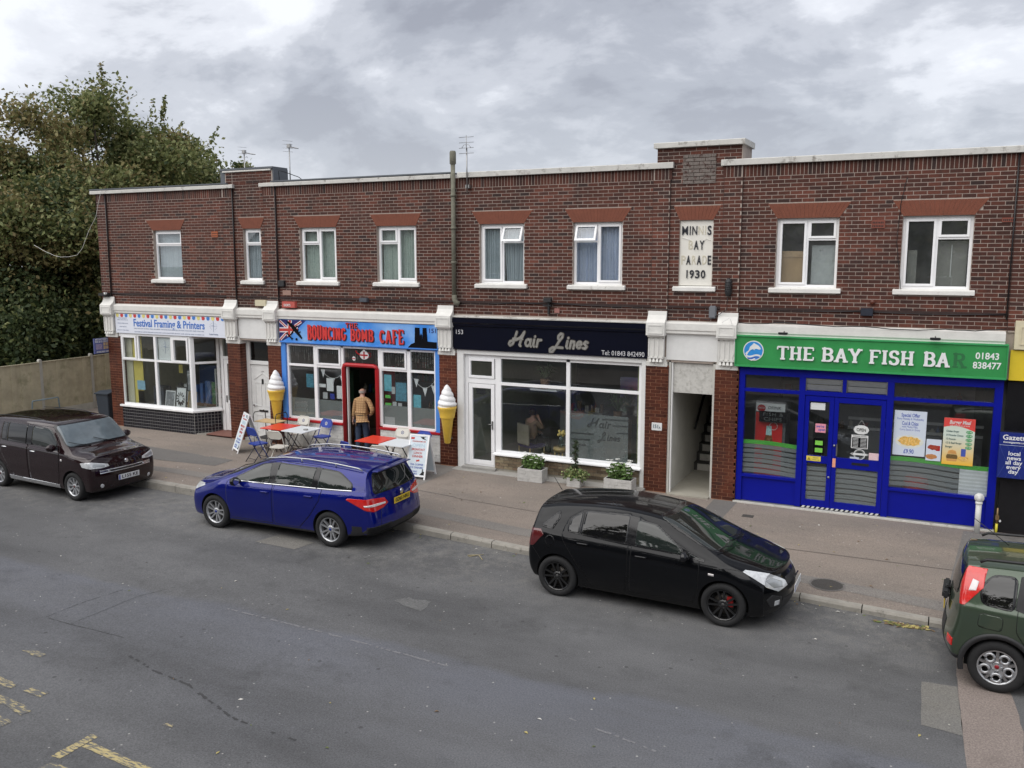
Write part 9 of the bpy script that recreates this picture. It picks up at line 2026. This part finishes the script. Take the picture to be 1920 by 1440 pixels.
for k, (x, y) in enumerate(((-27.2, 1.0), (-27.6, 3.8), (-27.3, 6.6), (-29.2, -1.2), (-30.5, 1.6), (-27.0, 9.6), (-24.6, 10.5), (-33.5, 8.0))):
    t = thing('shrub', ('dark shrub behind the timber fence near its front end', 'dark shrub behind the fence level with the bin', 'dark shrub behind the fence beside the far end of the parade wall', 'dark shrub at the front of the hedge by the left edge', 'dark shrub in the second row under the tall trees', 'dark shrub at the far back end of the fence', 'dark shrub close behind the left corner of the parade', 'dark shrub under the tree cut off by the left edge')[k], 'shrub', (x, y, .05), group='dark hedge shrubs behind the fence'); r = np.random.RandomState(40 + k); n_ = 9000
    v = r.normal(size=(n_, 3)); v /= np.linalg.norm(v, axis=1)[:, None]; v *= (r.rand(n_, 1) ** .35) * (1.7, 1.7, 2.1); v[:, 2] += 2.0; v += np.sin(v * 3.1) * .22; v = v[v[:, 2] > .1]
    leafobj('foliage', leafmesh(v, .12, r), [LD, LG], t, idx=(r.rand(len(v)) < .16).astype(int)); MB().tube([(0, 0, 0), (.1, 0, 2.5)], .08, 7, r1=.03).build('stem', M_bark, t, local=True)

# ------------------------------------------------------------------ the houses across the road (behind the viewpoint; seen in reflections)
OB = thing('house_terrace', 'pale houses with dark tiled roofs across the road, seen only in reflections', 'building', (-8, -34, 0))
M_rend = mat('pale_render', (.22, .20, .18), .85, namt=.12, nscale=2); M_rt = mat('roof_tile', (.07, .055, .05), .85, namt=.3, nscale=8, bump=.6)
MB().box(-44, 18, -38, -29.6, -.1, 5.2).build('wall', M_rend, OB)
MB().extr([(-29.1, 5.05), (-33.8, 8.8), (-38.4, 5.05)], -44.5, 18.5).build('roof', M_rt, OB)
for k in range(15):
    x = -42 + k * 4.1
    for z0, z1 in ((.9, 2.3), (3.0, 4.2)):
        w_ = MB().box(x, x + 1.7, -29.62, -29.55, z0, z1).build('window', M_upvc, OB); MB().box(x + .08, x + .82, -29.56, -29.54, z0 + .08, z1 - .08).build('pane', M_cg, w_); MB().box(x + .9, x + 1.62, -29.56, -29.54, z0 + .08, z1 - .08).build('pane', M_cg, w_)
MB().box(-220, 220, -19.5, -15.0, -.3, .0).build('far_pavement', M_pave)['kind'] = 'structure'

for k, (x, y, h) in enumerate(((-31, -23.5, 11), (-23.5, -24, 13), (-16, -23, 11), (-9.3, -24, 13.2), (-2, -23.8, 12), (6, -23.5, 11))):
    tree(('reflected street tree opposite the garden fence', 'tall reflected street tree opposite the framing shop', 'shorter reflected street tree opposite the cafe', 'tall reflected street tree opposite the salon', 'reflected street tree opposite the stair passage', 'reflected street tree opposite the right end of the fish bar')[k], x, y, h, 3.0, h * .6, 60 + k, (.6, .1, .3), 44, 200, .26, .2, twigs=4)
